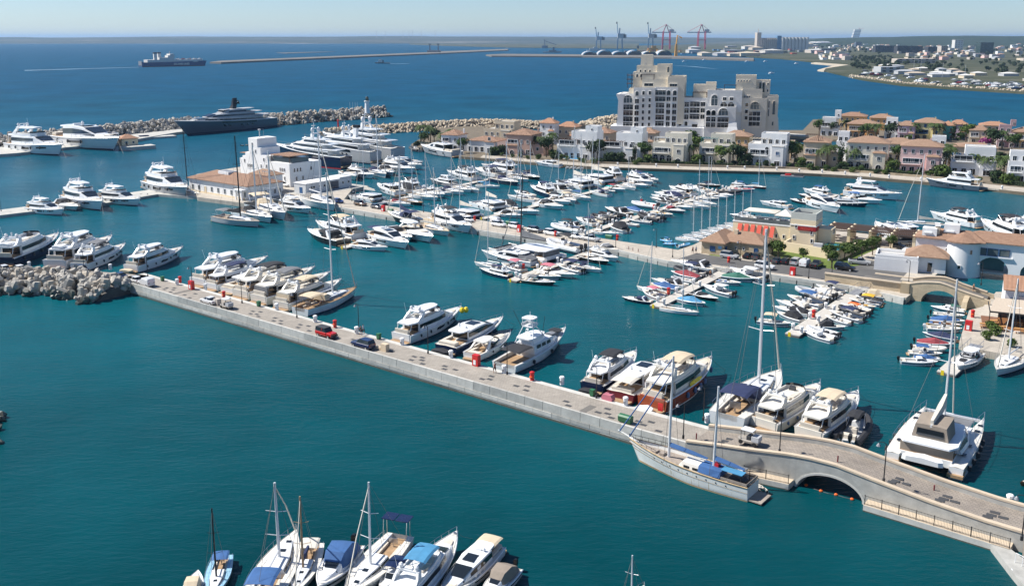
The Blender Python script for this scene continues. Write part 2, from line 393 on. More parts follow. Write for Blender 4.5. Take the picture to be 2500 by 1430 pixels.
def K_exp(v):
    can,fen=v
    h=Hull(.285,.085,.108,rake=.13,p=2.1)
    st=[(-.06,.112,.088,.104,.118),(.12,.1,.094,.085,.13),(.26,.07,.1,.055,.124),(.41,.02,.106,.014,.11)]
    ws=[(-.1,.112,.1,.1,.155),(.0,.11,.106,.09,.158),(.1,.085,.126,.06,.132)]
    P=[('hull',h.hull,'hull'),('boot_stripe',h.boot,'boot',0),('deck',lambda: h.deck(.42,1),'deck'),('gunwale',h.rub,'white'),
         ('swim_platform',lambda: slab(-.57,-.48,.1,.115,.014,.014),'teak'),
         ('cockpit_side',lambda: h.coam(0,.42,.985,.82,.055),'deck'),('cockpit_sole',lambda: h.sole(.0,.42,.82,.056),'teak'),
         ('foredeck',lambda: cab(st),'top'),
         ('windscreen',lambda: MB().wall([(-.12,.108),(-.02,.1),(.08,.062),(.1,0),(.08,-.062),(-.02,-.1),(-.12,-.108)],.112,[.142,.15,.152,.153,.152,.15,.142],.004),'glass'),
         ('seat',lambda: MB().box(-.43,0,.056,.08,.17,.034).box(-.3,.07,.056,.16,.04,.034),'seat'),('helm_seat',lambda: MB().box(-.17,-.05,.056,.05,.06,.06),'seat'),
         ('helm_console',lambda: MB().box(-.1,-.05,.06,.04,.08,.062),'charcoal'),
         ('sunpad',lambda: slab(.14,.3,.055,.04,.129,.007),'pad',7),('hatch',lambda: MB().box(.33,0,.117,.035,.035,.004),'glass',7),
         ('rail',lambda: h.rail(.5,.034),'metal')]
    for s in (1,-1):
        P.append(('hull_window',lambda s=s: h.port(.5,.72,.6,.76,s),'glass',0))
        if fen: P+=[('fender',lambda s=s,t=t: h.fenders((t,),s,.009),'fender') for t in (.3,.6)]
    if can != 'open': P.append(('radar_arch',lambda: arch(-.3,.09,-.2,.178,.118,.09,.02,.028),'white'))
    if can=='canopy': P+=[('canopy',lambda: cab([(-.3,.1,.115,.08,.17),(-.2,.11,.12,.09,.182),(-.02,.1,.142,.085,.172),(.0,.098,.145,.08,.155)]),'canvas')]
    if can=='full': P+=[('canopy',lambda: cab([(-.49,.105,.095,.07,.1),(-.4,.112,.1,.085,.15),(-.2,.115,.105,.092,.186),(-.02,.1,.14,.085,.176),(.0,.098,.145,.08,.155)]),'canvas')]
    if can=='bimini': P+=[('bimini',lambda: bim(-.34,-.06,.105,.2,.018),'canvas'),('bimini_frame',lambda: poles([((-.2,s*.115,.09),(x,s*.1,.197)) for s in (1,-1) for x in (-.33,-.07)]),'metal')]
    if can=='hard': P+=[('hardtop',lambda: slab(-.34,-.04,.1,.08,.182,.012,crown=.004),'top'),('hardtop_post',lambda: poles([((-.06,s*.09,.15),(-.08,s*.085,.185)) for s in (1,-1)],.004),'top')]
    if can=='cover': P+=[('cockpit_cover',lambda: cab([(-.5,.115,.08,.06,.09),(-.35,.125,.088,.07,.125),(-.12,.12,.095,.07,.16),(.1,.08,.12,.05,.14)]),'canvas')]
    return P
def K_coupe(v):
    can,fen=v
    h=Hull(.26,.08,.112,rake=.12,p=2.2)
    st=[(-.26,.1,.084,.09,.168),(-.08,.106,.09,.094,.178),(.06,.1,.097,.08,.168),(.22,.07,.106,.056,.124),(.38,.03,.11,.02,.114)]
    P=[('hull',h.hull,'hull'),('boot_stripe',h.boot,'boot',0),('deck',h.deck,'deck'),('gunwale',h.rub,'white'),('swim_platform',lambda: slab(-.57,-.48,.1,.11,.014,.014),'teak'),
         ('cabin',lambda: cab(st),'top'),('side_window',lambda: cwin(st,.35,.82,1,i0=0,i1=4),'glass',5),('side_window',lambda: cwin(st,.35,.82,-1,i0=0,i1=4),'glass',5),
         ('windscreen',lambda: cscreen(st[2],st[3],.03,.85,.94),'glass',5),('sunroof',lambda: MB().box(-.05,0,.181,.12,.1,.003),'glass',5),
         ('saloon_door',lambda: MB().poly([(-.2625,-.08,.09),(-.2625,.08,.09),(-.2625,.076,.16),(-.2625,-.076,.16)]),'glass',5),
         ('cockpit_sole',lambda: MB().box(-.37,0,.077,.2,.18,.008),'teak'),('seat',lambda: MB().box(-.45,0,.08,.07,.17,.028).box(-.35,.075,.08,.12,.03,.028),'seat'),
         ('roof_wing',lambda: slab(-.36,-.2,.08,.09,.166,.01),'top',5),('radar',lambda: MB().box(-.2,0,.178,.02,.06,.014).lathe(-.2,.05,[(.008,.178),(.015,.19),(.008,.205)],8),'white'),
         ('sunpad',lambda: slab(.24,.36,.045,.03,.117,.007),'pad'),('rail',lambda: h.rail(.45,.032),'metal')]
    for s in (1,-1):
        P.append(('hull_window',lambda s=s: h.port(.4,.62,.55,.74,s),'glass',0))
        if fen: P+=[('fender',lambda s=s,t=t: h.fenders((t,),s),'fender') for t in (.2,.4,.6)]
    P+=[('mooring_line',lambda s=s: MB().tube([(.485,s*.012,.108),(.56,s*.03,.05),(.66,s*.06,-.005)],.0012,3),'rope') for s in (1,-1)]
    if can=='awning': P.append(('cockpit_awning',lambda: bim(-.5,-.26,.09,.16,.012),'canvas'))
    if can=='cover': P.append(('cockpit_cover',lambda: cab([(-.5,.1,.08,.07,.1),(-.4,.11,.085,.08,.14),(-.26,.1,.09,.085,.165)]),'canvas'))
    if can=='tow': P.append(('dinghy',lambda: slab(-.62,-.53,.09,.075,.028,.04),'canvas'))
    return P
def K_small(v):
    can,eng,cud=v
    h=Hull(.36,.1,.135,rake=.12,p=2.1,tw=.85)
    te=.68 if not cud else .5
    P=[('hull',h.hull,'hull'),('boot_stripe',lambda: h.boot(.45,.7),'boot',0),('deck',lambda: h.deck(te,1),'deck'),('gunwale',lambda: h.rub(.009),'white'),
         ('cockpit_side',lambda: h.coam(0.0,te,.985,.8,.05),'deck'),('cockpit_sole',lambda: h.sole(0.0,te,.8,.051),'sole'),
         ('aft_seat',lambda: MB().box(-.42,0,.052,.1,.24,.05),'seat')]
    if cud:
        st=[(-.08,.14,.1,.12,.2),(.06,.135,.11,.1,.21),(.2,.1,.12,.07,.155),(.38,.03,.13,.02,.14)]
        P+=[('cabin',lambda: cab(st),'top'),('side_window',lambda: cwin(st,.45,.85,1,i0=0,i1=3),'glass',7),('side_window',lambda: cwin(st,.45,.85,-1,i0=0,i1=3),'glass',7),('windscreen',lambda: cscreen(st[1],st[2]),'glass',7)]
        if cud==2: P+=[('hardtop',lambda: slab(-.3,.05,.12,.1,.235,.014,crown=.005),'top'),('hardtop_post',lambda: poles([((-.26,s*.12,.11),(-.26,s*.11,.237)) for s in (1,-1)]+[((.04,s*.1,.2),(.02,s*.095,.237)) for s in (1,-1)],.005),'top')]
    else:
        P+=[('console',lambda: MB().box(-.02,.02,.051,.09,.12,.12,top=.85),'top'),('windscreen',lambda: MB().wall([(-.05,.09),(.02,.08),(.04,0),(.02,-.08),(-.05,-.09)],.16,.21,.004),'glass'),('helm_seat',lambda: MB().box(-.15,.02,.052,.07,.11,.07),'seat'),('bow_cushion',lambda: slab(.2,.36,.1,.05,.127,.012),'pad')]
    if eng: P.append(('outboard_engine',lambda: outboard(outboard(MB(),-.5,.05,.08,1.1),-.5,-.05,.08,1.1) if eng==2 else outboard(MB(),-.5,0,.08,1.35),'engine'))
    else: P.append(('swim_platform',lambda: slab(-.57,-.48,.12,.14,.02,.02),'teak'))
    if can=='bimini': P+=[('bimini',lambda: bim(-.3,.08,.14,.31,.03),'canvas'),('bimini_frame',lambda: poles([((-.1,s*.15,.11),(x,s*.13,.3)) for s in (1,-1) for x in (-.28,.06)],.003),'metal')]
    if can=='cover': P+=[('boat_cover',lambda: cab([(-.5,.14,.1,.08,.115),(-.3,.16,.108,.08,.17),(-.02,.165,.11,.08,.23),(.2,.12,.125,.06,.17),(.36,.05,.138,.02,.145)]),'canvas')]
    if can=='tent': P+=[('canopy',lambda: cab([(-.42,.14,.12,.1,.18),(-.2,.155,.125,.12,.29),(.02,.14,.13,.11,.28),(.1,.12,.14,.09,.2)]),'canvas')]
    if can=='arch': P+=[('targa_arch',lambda: arch(-.2,.11,-.24,.27,.15,.12,.02,.02),'white')]
    return P
def K_rib(v):
    can,= v
    def col():
        pts=[(-.5,s,.075+.05*max(0,t)**2) for s,t in ((.17,0),)]
        path=[(-.52,.165,.085),(-.2,.17,.088),(.1,.165,.095),(.3,.12,.11),(.43,.055,.125),(.47,0,.13)]
        full=path+[(x,-y,z) for x,y,z in reversed(path[:-1])]
        return MB().tube(full,.05,7)
    h=Hull(.3,.07,.1,rake=.12)
    P=[('hull',h.hull,'white'),('inflatable_collar',col,'hull'),('sole',lambda: h.deck(0,.95,dz=-.012),'sole'),
         ('console',lambda: MB().box(.0,0,.06,.1,.11,.14,top=.85),'top'),('windscreen',lambda: MB().box(.04,0,.195,.012,.1,.045),'glass'),
         ('helm_seat',lambda: MB().box(-.14,0,.06,.1,.12,.08),'seat'),('aft_seat',lambda: MB().box(-.36,0,.06,.1,.2,.06),'seat'),
         ('outboard_engine',lambda: outboard(outboard(MB(),-.48,.06,.1,1.2),-.48,-.06,.1,1.2),'engine')]
    if can=='canopy': P+=[('canopy',lambda: bim(-.22,.12,.1,.31,.035),'canvas'),('canopy_frame',lambda: poles([((-.05,s*.12,.1),(x,s*.095,.3)) for s in (1,-1) for x in (-.2,.1)],.004),'metal')]
    if can=='arch': P+=[('targa_arch',lambda: arch(-.34,.11,-.4,.26,.12,.1,.02,.018),'metal')]
    return P
def K_sail(v):
    mh,cov,hood,deckm,bare,ketch=v
    h=Hull(.29,.082,.1,d=.035,rake=.07,p=1.95,tw=.8)
    st=[(-.1,.085,.08,.07,.118),(.08,.085,.086,.068,.12),(.24,.055,.092,.04,.11),(.33,.03,.096,.02,.1)]
    mx=.06
    P=[('hull',h.hull,'hull'),('boot_stripe',lambda: h.boot(.0,.1),'boot',0),('deck',lambda: h.deck(.4,1),'deck'),('gunwale',lambda: h.rub(.003),'deck'),
         ('cockpit_side',lambda: h.coam(.0,.4,.985,.58,.045),'deck'),('cockpit_sole',lambda: h.sole(.0,.4,.58,.046),'teak'),
         ('coachroof',lambda: cab(st),'top'),('side_window',lambda: cwin(st,.3,.75,1,i0=0,i1=3),'glass',6),('side_window',lambda: cwin(st,.3,.75,-1,i0=0,i1=3),'glass',6),
         ('hatch',lambda: MB().box(.15,0,.119,.04,.04,.004),'glass',6),('hatch',lambda: MB().box(.3,0,.106,.035,.035,.004),'glass',6),('wheel',lambda: MB().lathe(-.36,0,[(.006,.05),(.006,.09)],6).box(-.36,0,.08,.008,.07,.045),'metal'),
         ('cockpit_seat',lambda: MB().box(-.26,.065,.046,.24,.03,.022).box(-.26,-.065,.046,.24,.03,.022),'seat'),
         ('mast',lambda: MB().tube([(mx,0,.11),(mx-.006*mh,0,mh*.55),(mx-.018*mh,0,mh)],.0115,6,.0085),'mast'),
         ('spreader',lambda: poles([((mx-.006,0,mh*q),(mx-.015,s*.085*(1.2-q*.5),mh*q+.012)) for q in (.42,.68) for s in (1,-1)],.0032),'mast',13),
         ('rigging',lambda: poles([((mx-.02,s*.13,.095),(mx-.015,s*.085,mh*.43)) for s in (1,-1)]+[((mx-.015,s*.085,mh*.43),(mx-.018*mh,0,mh*.97)) for s in (1,-1)]+[((-.49,0,.09),(mx-.018*mh,0,mh*.995))],.0013),'rope',13),
         ('rail',lambda: h.rail(.05,.045,.0012,12),'metal')]
    if not bare: P.append(('furled_genoa',lambda: MB().tube([(.47,0,.115),(.47+(mx-.02-.47)*.45,0,.1+mh*.44),(mx-.012*mh,0,mh*.95)],.007,5,.004),'sail',13))
    else: P.append(('forestay',lambda: MB().tube([(.48,0,.11),(mx-.012*mh,0,mh*.95)],.0018,4),'rope',13))
    P.append(('boom',lambda: MB().tube([(mx-.01,0,.175),(-.32,0,.172)],.007,5),'mast',13))
    if cov: P.append(('sail_cover',lambda: MB().loft([[(x,-w,z),(x,-w*.8,z+hh),(x,w*.8,z+hh),(x,w,z)] for x,w,z,hh in ((mx-.012,.009,.18,.075),(-.05,.014,.178,.045),(-.2,.013,.176,.032),(-.31,.007,.175,.014))]),'canvas',13))
    if hood in ('both','hood'): P.append(('sprayhood',lambda: cab([(-.17,.085,.095,.07,.158),(-.1,.082,.1,.066,.16),(-.03,.07,.118,.05,.124)]),'canvas2'))
    if hood in ('both','bimini'): P+=[('bimini',lambda: bim(-.42,-.2,.095,.185,.014),'canvas2'),('bimini_frame',lambda: poles([((-.3,s*.1,.085),(x,s*.09,.182)) for s in (1,-1) for x in (-.41,-.21)]),'metal')]
    if hood=='solar': P+=[('solar_arch',lambda: poles([((-.46,s*.1,.085),(-.46,s*.1,.26)) for s in (1,-1)]+[((-.38,s*.1,.085),(-.4,s*.1,.26)) for s in (1,-1)],.003),'metal'),('solar_panel',lambda: MB().box(-.45,.06,.26,.12,.11,.006).box(-.45,-.06,.26,.12,.11,.006),'solar')]
    if ketch: P+=[('mizzen_mast',lambda: MB().tube([(-.38,0,.08),(-.39,0,mh*.62)],.007,6,.005),'mast')]
    return P
def K_cat(v):
    mh,fb=v
    h=Hull(.115,.085,.1,d=.03,rake=.05,p=1.9,tw=.8)
    def two(fn):
        def f():
            m=MB()
            for s in (1,-1):
                q=fn(); q.v=[(x,y+s*.205,z) for x,y,z in q.v]; m.add(q)
            return m
        return f
    st=[(-.3,.2,.1,.17,.165),(-.1,.21,.1,.18,.172),(.08,.18,.1,.14,.168),(.18,.14,.1,.11,.108)]
    def one(fn,s):
        def f():
            q=fn(); q.v=[(x,y+s*.205,z) for x,y,z in q.v]; return q
        return f
    P=[('hull',one(h.hull,1),'hull'),('hull',one(h.hull,-1),'hull'),('deck',two(h.deck),'deck'),('bridge_deck',lambda: MB().box(-.11,0,.05,.7,.34,.05),'hull'),
         ('cabin',lambda: cab(st),'top'),('side_window',lambda: cwin(st,.4,.85,1,i0=0,i1=3),'glass',4),('side_window',lambda: cwin(st,.4,.85,-1,i0=0,i1=3),'glass',4),('windscreen',lambda: cscreen(st[2],st[3]),'glass',4),
         ('cockpit_screen',lambda: MB().box(-.44,0,.1,.01,.34,.065),'canvas'),('cockpit_sole',lambda: MB().box(-.38,0,.099,.14,.34,.004),'teak'),
         ('hardtop',lambda: slab(-.47,.02,.2,.17,.17,.013),'top'),('trampoline',lambda: MB().box(.33,0,.083,.2,.3,.004),'greycloth'),('crossbeam',lambda: MB().box(.44,0,.08,.02,.38,.02),'mast'),
         ('mast',lambda: MB().tube([(.09,0,.17),(.08,0,mh*.6),(.06,0,mh)],.0095,6,.0065),'mast'),
         ('spreader',lambda: poles([((.085,0,mh*.5),(.07,s*.1,mh*.5+.01)) for s in (1,-1)],.0035),'mast',13),
         ('rigging',lambda: poles([((.0,s*.24,.1),(.07,s*.1,mh*.5)) for s in (1,-1)]+[((.07,s*.1,mh*.5),(.06,0,mh*.95)) for s in (1,-1)],.0014),'rope',13),
         ('furled_genoa',lambda: MB().tube([(.44,0,.11),(.25,0,mh*.52),(.065,0,mh*.96)],.006,5,.004),'sail',13),
         ('boom',lambda: MB().tube([(.07,0,.27),(-.36,0,.275)],.009,5),'mast',13),('sail_cover',lambda: MB().loft([[(x,-w,z),(x,-w*.8,z+hh),(x,w*.8,z+hh),(x,w,z)] for x,w,z,hh in ((.07,.012,.28,.09),(-.1,.02,.28,.06),(-.34,.012,.28,.03))]),'sail',13),
         ('rail',two(lambda: h.rail(.2,.045,.0013,8)),'metal')]
    for s in (1,-1):
        P.append(('stern_step',lambda s=s: MB().box(-.49,s*.205,.02,.07,.1,.02).box(-.46,s*.205,.04,.05,.1,.02).box(-.43,s*.205,.06,.04,.1,.02),'teak'))
        P+=[('hatch',lambda s=s,x=x: MB().box(x,s*.21,.097,.035,.035,.004),'glass') for x in (.32,.2,-.1,-.28)]
        P+=[('fender',lambda s=s,t=t: one(lambda: h.fenders((t,),s,.014,.045),s)(),'fender') for t in ((.12,.25,.38,.5,.62) if fb else (.3,.5))]
    if fb: P+=[('flybridge_enclosure',lambda: cab([(-.36,.12,.183,.1,.275),(-.16,.125,.183,.105,.285),(-.06,.1,.183,.09,.26)]),'canvas'),('enclosure_window',lambda: MB().poly([(-.365,-.09,.2),(-.365,.09,.2),(-.363,.085,.25),(-.363,-.085,.25)]),'glass'),
                 ('davit_dinghy',lambda: slab(-.56,-.48,.14,.11,.08,.04),'white')]
    return P
def K_dinghy(v):
    P=[('hull',lambda: Hull(.42,.12,.17,p=2,tw=.8).hull(),'hull'),('seat',lambda: MB().box(-.1,0,.13,.1,.3,.02).box(.15,0,.14,.1,.26,.02),'seat'),('outboard_engine',lambda: outboard(MB(),-.5,0,.1,1.6),'engine')]
    return P
KINDS={'fly': K_fly,'exp': K_exp,'coupe': K_coupe,'small': K_small,'rib': K_rib,'sail': K_sail,'cat': K_cat,'dinghy': K_dinghy}
KS=dict(fly=(1.1,1.2,1.2),exp=(1.08,1.18,1.2),coupe=(1.1,1.2,1.2),small=(1.06,1.15,1.15),rib=(1.06,1.1,1.1),sail=(1.06,1.14,1.1),cat=(1.05,1.05,1.08),dinghy=(1,1,1),super=(1,1.1,1.1),fish=(1.1,1.15,1.12))
PLANS={}
DEFROLE=dict(hull='white',boot='navy',deck='offwhite',top='white',glass='glass',teak='teak',seat='seat',pad='seat',canvas='blackcloth',canvas2='navycloth',fender='charcoal',mast='mast',sail='sailcloth',engine='black',sole='lightgrey')
def boat(kind,var,sx,sy,bx,by,label,cat,group=None,roles=None,name=None,zs=1.0,lfix=None):
    A,B=G(sx,sy),G(bx,by); d=B-A; Ln=lfix or d.length; C=(A+B)/2
    if lfix: C=A+d.normalized()*lfix/2
    key=(kind,var)
    if key not in PLANS: PLANS[key]=KINDS[kind](var)
    o=thing(name or {'fly': 'motor_yacht','exp': 'sport_cruiser','coupe': 'sport_yacht','small': 'motorboat','rib': 'inflatable_boat','sail': 'sailing_yacht','cat': 'catamaran','dinghy': 'dinghy'}[kind],label,cat,C,math.atan2(d.y,d.x),tuple(Ln*q for q in (KS[kind][0],KS[kind][1],KS[kind][2]*zs)),group)
    rl=dict(DEFROLE); rl.update(roles or {}); kids=[]
    for i,pt in enumerate(PLANS[key]):
        me=cached((kind,var,i),pt[1],smooth=pt[0] in ('hull','satellite_dome','mast','inflatable_collar','furled_genoa'))
        par=kids[pt[3]] if len(pt)>3 and pt[3] is not None else o
        kids.append(put(pt[0],me,rl.get(pt[2],pt[2]),par))
    return o
# ---- larger and one-off craft
def K_super(v):
    tiers,mast=v
    h=Hull(.17,.062,.098,d=.02,rake=.12,p=2.2,tw=.8,n=18)
    sts=[[(-.34,.068,.06,.064,.088),(.05,.074,.07,.068,.094),(.2,.06,.08,.052,.098),(.33,.03,.09,.024,.094)],
           [(-.26,.06,.09,.056,.116),(.02,.064,.095,.058,.12),(.12,.05,.098,.042,.118),(.22,.025,.098,.02,.101)],
           [(-.18,.05,.118,.045,.14),(-.02,.052,.12,.046,.143),(.07,.035,.12,.028,.124)]][:tiers]
    P=[('hull',h.hull,'hull'),('boot_stripe',lambda: h.boot(.0,.1),'boot',0),('deck',h.deck,'deck'),('gunwale',lambda: h.rub(.002),'white'),('swim_platform',lambda: slab(-.53,-.49,.06,.066,.01,.008),'teak')]
    for k,st in enumerate(sts):
        i=len(P)
        P+=[('deckhouse',lambda st=st: cab(st),'top'),('side_window',lambda st=st: cwin(st,.3,.78,1,.0012,0,4),'glass',i),('side_window',lambda st=st: cwin(st,.3,.78,-1,.0012,0,4),'glass',i),('windscreen',lambda st=st: cscreen(st[-2],st[-1],.05,.8,.9,.002),'glass',i),
              ('deck_overhang',lambda st=st: slab(st[0][0]-.1,st[1][0]+.06,st[0][3]*1.05,st[1][3]*1.04,st[1][4]-.002,.005),'top',i),('aft_furniture',lambda st=st: MB().box(st[0][0]-.05,0,st[0][2]+.0,.04,st[0][3]*1.1,.01),'seat',i)]
    zt=sts[-1][1][4]
    if mast=='dark': P+=[('mast',lambda: MB().loft([[(-.1+a,-w,z),(-.06+a,-w,z),(-.06+a,w,z),(-.1+a,w,z)] for a,w,z in ((0,.02,zt),(-.02,.01,zt+.03),(-.03,.004,zt+.075))]).box(-.12,0,zt+.035,.012,.07,.006).box(-.12,0,zt+.055,.012,.05,.005),'black')]+[('satellite_dome',lambda s=s: MB().sph(-.115,s*.03,zt+.045,.009),'black') for s in (1,-1)]
    else: P+=[('mast',lambda: MB().tube([(-.08,0,zt),(-.09,0,zt+.085)],.005,6,.002).box(-.085,0,zt+.05,.008,.05,.004).box(-.085,0,zt+.065,.008,.035,.004),'white'),('radar_arch',lambda: arch(-.12,zt-.005,-.1,zt+.025,.045,.035,.01,.016),'white')]+[('satellite_dome',lambda s=s: MB().sph(-.11,s*.034,zt+.045,.0155),'white') for s in (1,-1)]
    if mast=='funnel': P.append(('funnel',lambda: MB().loft([[(-.22+a-.02,-.014,z),(-.22+a+.02,-.014,z),(-.22+a+.02,.014,z),(-.22+a-.02,.014,z)] for a,z in ((0,zt-.03),(-.03,zt+.05))]),'white')); P.append(('funnel_top',lambda: MB().box(-.255,0,zt+.05,.065,.03,.014),'black'))
    for s in (1,-1):
        for t in (.3,.36,.42,.55,.6): P.append(('porthole',lambda s=s,t=t: h.port(t,t+.02,.5,.68,s),'glass',0))
        P.append(('deck_window',lambda s=s: h.port(.25,.62,.8,.95,s),'glass',0))
    P.append(('rail',lambda: h.rail(.1,.016,.0006,12),'metal'))
    return P
def K_fish(v):
    h=Hull(.27,.07,.135,rake=.12,p=2.2)
    st=[(-.18,.1,.078,.09,.16),(.02,.104,.088,.09,.165),(.14,.095,.1,.075,.16),(.26,.06,.115,.045,.125)]
    s2=[(-.16,.08,.162,.07,.2),(.0,.08,.164,.066,.205),(.08,.05,.164,.04,.172)]
    P=[('hull',h.hull,'hull'),('boot_stripe',h.boot,'boot',0),('deck',lambda: h.deck(.32,1),'deck'),('gunwale',h.rub,'white'),('cockpit_side',lambda: h.coam(0,.32,.985,.84,.04),'deck'),('cockpit_sole',lambda: h.sole(0,.32,.84,.041),'teak'),
         ('cabin',lambda: cab(st),'top'),('windscreen',lambda: cscreen(st[2],st[3]),'charcoal',6),('bridge_house',lambda: cab(s2),'top'),('bridge_window',lambda: cscreen(s2[1],s2[2],.0,.8),'glass',8),('bridge_roof',lambda: slab(-.22,.06,.085,.075,.207,.012),'top'),
         ('cockpit_awning',lambda: bim(-.42,-.2,.1,.15,.012),'blackcloth'),('rail',lambda: h.rail(.4,.035),'metal'),('jet_ski',lambda: slab(.2,.36,.04,.02,.125,.03),'grey'),('deck_cover',lambda: slab(.28,.38,.06,.05,.15,.008),'blackcloth')]
    for s in (1,-1):
        for i in range(3): P.append(('side_window',lambda s=s,i=i: cwin([(x,*q) for x,q in ((-.14+.08*i,(.101,.082,.0905,.163)),(-.08+.08*i,(.101,.086,.0905,.164)))],.5,.86,s,.004),'glass',6))
        P.append(('tower_leg',lambda s=s: MB().tube([(-.2,s*.09,.16),(-.13,s*.05,.3)],.004,4).tube([(.0,s*.08,.2),(-.08,s*.05,.3)],.004,4),'white')); P.append(('outrigger',lambda s=s: MB().tube([(-.05,s*.09,.21),(-.12,s*.16,.42)],.002,4),'charcoal'))
        P+=[('fender',lambda s=s,t=t: h.fenders((t,),s,.012,.04),'rubber') for t in (.25,.55)]
    P+=[('tower_platform',lambda: slab(-.15,-.06,.06,.055,.3,.01),'white'),('tower_rail',lambda: MB().wall([(-.15,.055),(-.06,.055),(-.05,0),(-.06,-.055),(-.15,-.055)],.31,.33,.004),'white'),('tower_roof',lambda: slab(-.16,-.05,.06,.055,.37,.012),'white'),('tower_post',lambda: poles([((x,s*.05,.31),(x,s*.05,.372)) for x in (-.14,-.07) for s in (1,-1)],.003),'white'),('radar',lambda: MB().box(-.1,0,.382,.01,.06,.008).tube([(-.1,0,.38),(-.1,0,.43)],.003,4),'white'),('ladder',lambda: poles([((-.18,y,.16),(-.14,y,.3)) for y in (.012,-.012)]+[((-.18+.04*k/7,-.012,.16+.02*k),(-.18+.04*k/7,.012,.16+.02*k)) for k in range(8)],.002),'white')]
    return P
KINDS.update(super=K_super,fish=K_fish)
def special_boats():
    CATS.update(super='superyacht',fish='fishing yacht')
    one('super',(3,'dark'),(663,308,428,333),'long dark grey superyacht with black mast along the outer breakwater','hull=bluegrey top=lightgrey',name='superyacht',zs=1.08)
    one('super',(3,'dome'),(846,412,668,392),'navy-hulled white superyacht right behind the white tower','hull=navy boot=red',name='superyacht',zs=1.6)
    one('super',(2,'funnel'),(918,400,745,380),'white superyacht with slanted black-topped funnel behind the white tower','hull=lightgrey',name='superyacht',zs=1.7)
    one('super',(3,'dome'),(972,392,790,368),'pale grey superyacht with white domes, farthest behind the tower','hull=lightgrey top=white',name='superyacht',zs=1.5)
    one('fish',(1,),(1238,903,1374,836),'white sport fishing yacht with tall tuna tower on the front pier','',name='fishing_yacht',group=FP)
    o=one('fly',('bim','',0,0),(1598,998,1729,915),'red-hulled classic motor yacht with cream deckhouse','hull=redhull top=offwhite canvas=beigecloth deck=cream boot=white',group=FP,zs=1.12)
    hh=Hull(.255,.082,.122)
    for t in (.3,.42,.52,.62,.86): put('fender',cached(('rf',t),lambda: hh.fenders((t,),-1,.011,.04)),'bluefender',o)
    put('kayak',MB().loft([[(x,-.118-w,.1),(x,-.118,.112+w),(x,-.118+w,.1),(x,-.118,.09)] for x,w in ((-.14,.001),(-.08,.012),(0,.012),(.06,.001))]),'bright_yellow',o); put('dinghy',slab(-.66,-.56,.07,.05,.02,.035),'white',o)
    # two yellow buoys on the bow of the hardtop yacht
    for i,(x,y) in enumerate(((1128,757),(1138,756))):
        b=G(x,y,2.9); put('buoy',cached('buoy',lambda: MB().sph(0,0,0,.5,.5,.62)),'bright_yellow',None,b,label='bright yellow buoy on the hardtop yacht bow, %s one' % ('left','right')[i],cat='buoy',group='yellow buoys',smooth=True)
    # schooner
    A,B=G(1812,1206),G(1556,1124); d=B-A; L=d.length*1.18; C=(A+B)/2
    s=thing('wooden_schooner','weathered white two-masted wooden schooner lying below the front pier','schooner',C,math.atan2(d.y,d.x),(L,L,L))
    h=Hull(.235,.105,.165,d=.04,rake=.1,p=1.9,tw=.78,n=18,full=.45)
    hu=put('hull',h.hull(),'oldwhite',s,smooth=True); put('waterline_stripe',h.boot(.0,.1),'rustcream',hu)
    for nm,a,b in (('rubbing_strake',.60,.63),('rubbing_strake',.93,.98)): put(nm,h.boot(a,b),'rustcream',hu)
    put('deck',h.deck(0,1,k=.94,dz=-.03),'oldteak',s); put('bulwark_cap',h.rub(.004),'rustcream',s)
    for k in range(9): put('porthole',MB().sph(*h.side(.16+.075*k,.74,1,.0),.006,.003,.006,8,4),'black',hu)
    put('bowsprit',MB().tube([(.42,0,.15),(.6,0,.2)],.009,6,.004),'oldwhite',s); put('bow_rail',h.rail(.72,.03,.0016,7),'iron',s)
    st=[(-.22,.066,.085,.058,.135),(.02,.066,.09,.055,.137),(.05,.06,.09,.05,.1)]; dh=put('deckhouse',cab(st),'offwhite',s)
    for sg in (1,-1):
        for k in range(3): put('deckhouse_window',cwin([(-.18+.07*k,*st[0][1:]),(-.135+.07*k,*st[0][1:])],.3,.65,sg),'glass',dh)
    put('blue_tarpaulin',cab([(-.28,.072,.1,.055,.142),(-.2,.074,.1,.06,.146),(-.11,.07,.1,.055,.142)]),'bluecloth',s); put('aft_awning',MB().box(-.36,-.03,.17,.14,.07,.004),'greycloth',s); put('aft_awning',MB().box(-.37,.045,.172,.16,.07,.004),'skycloth',s)
    put('awning_post',MB().tube([(-.44,.07,.08),(-.44,.07,.17)],.003,4).tube([(-.44,-.07,.08),(-.44,-.07,.17)],.003,4),'iron',s); put('cockpit_clutter',MB().box(-.38,0,.075,.1,.1,.04).box(-.45,.03,.08,.04,.05,.05),'charcoal',s)
    put('red_chest',MB().box(-.22,-.012,.146,.035,.04,.026),'red',s); put('stern_rail',MB().wall([(-.3,.095),(-.49,.088),(-.49,-.088),(-.3,-.095)],.112,.13,.004),'oldteak',s); put('boarding_platform',MB().box(-.55,0,.01,.1,.16,.008),'oldteak',s)
    for x,w_,ln in ((.21,0,1),(.27,0,.8)): put('deck_hatch',MB().box(x,0,.115,.035,.05,.015),'oldteak',s)
    zm=lambda px,py: zat(G(px,py),py)
    def top(px,py,ty): p=G(px,py,2.2); return zat(p,ty)/L
    mh1,mh2=top(1626,1096,857),top(1762,1110,915)
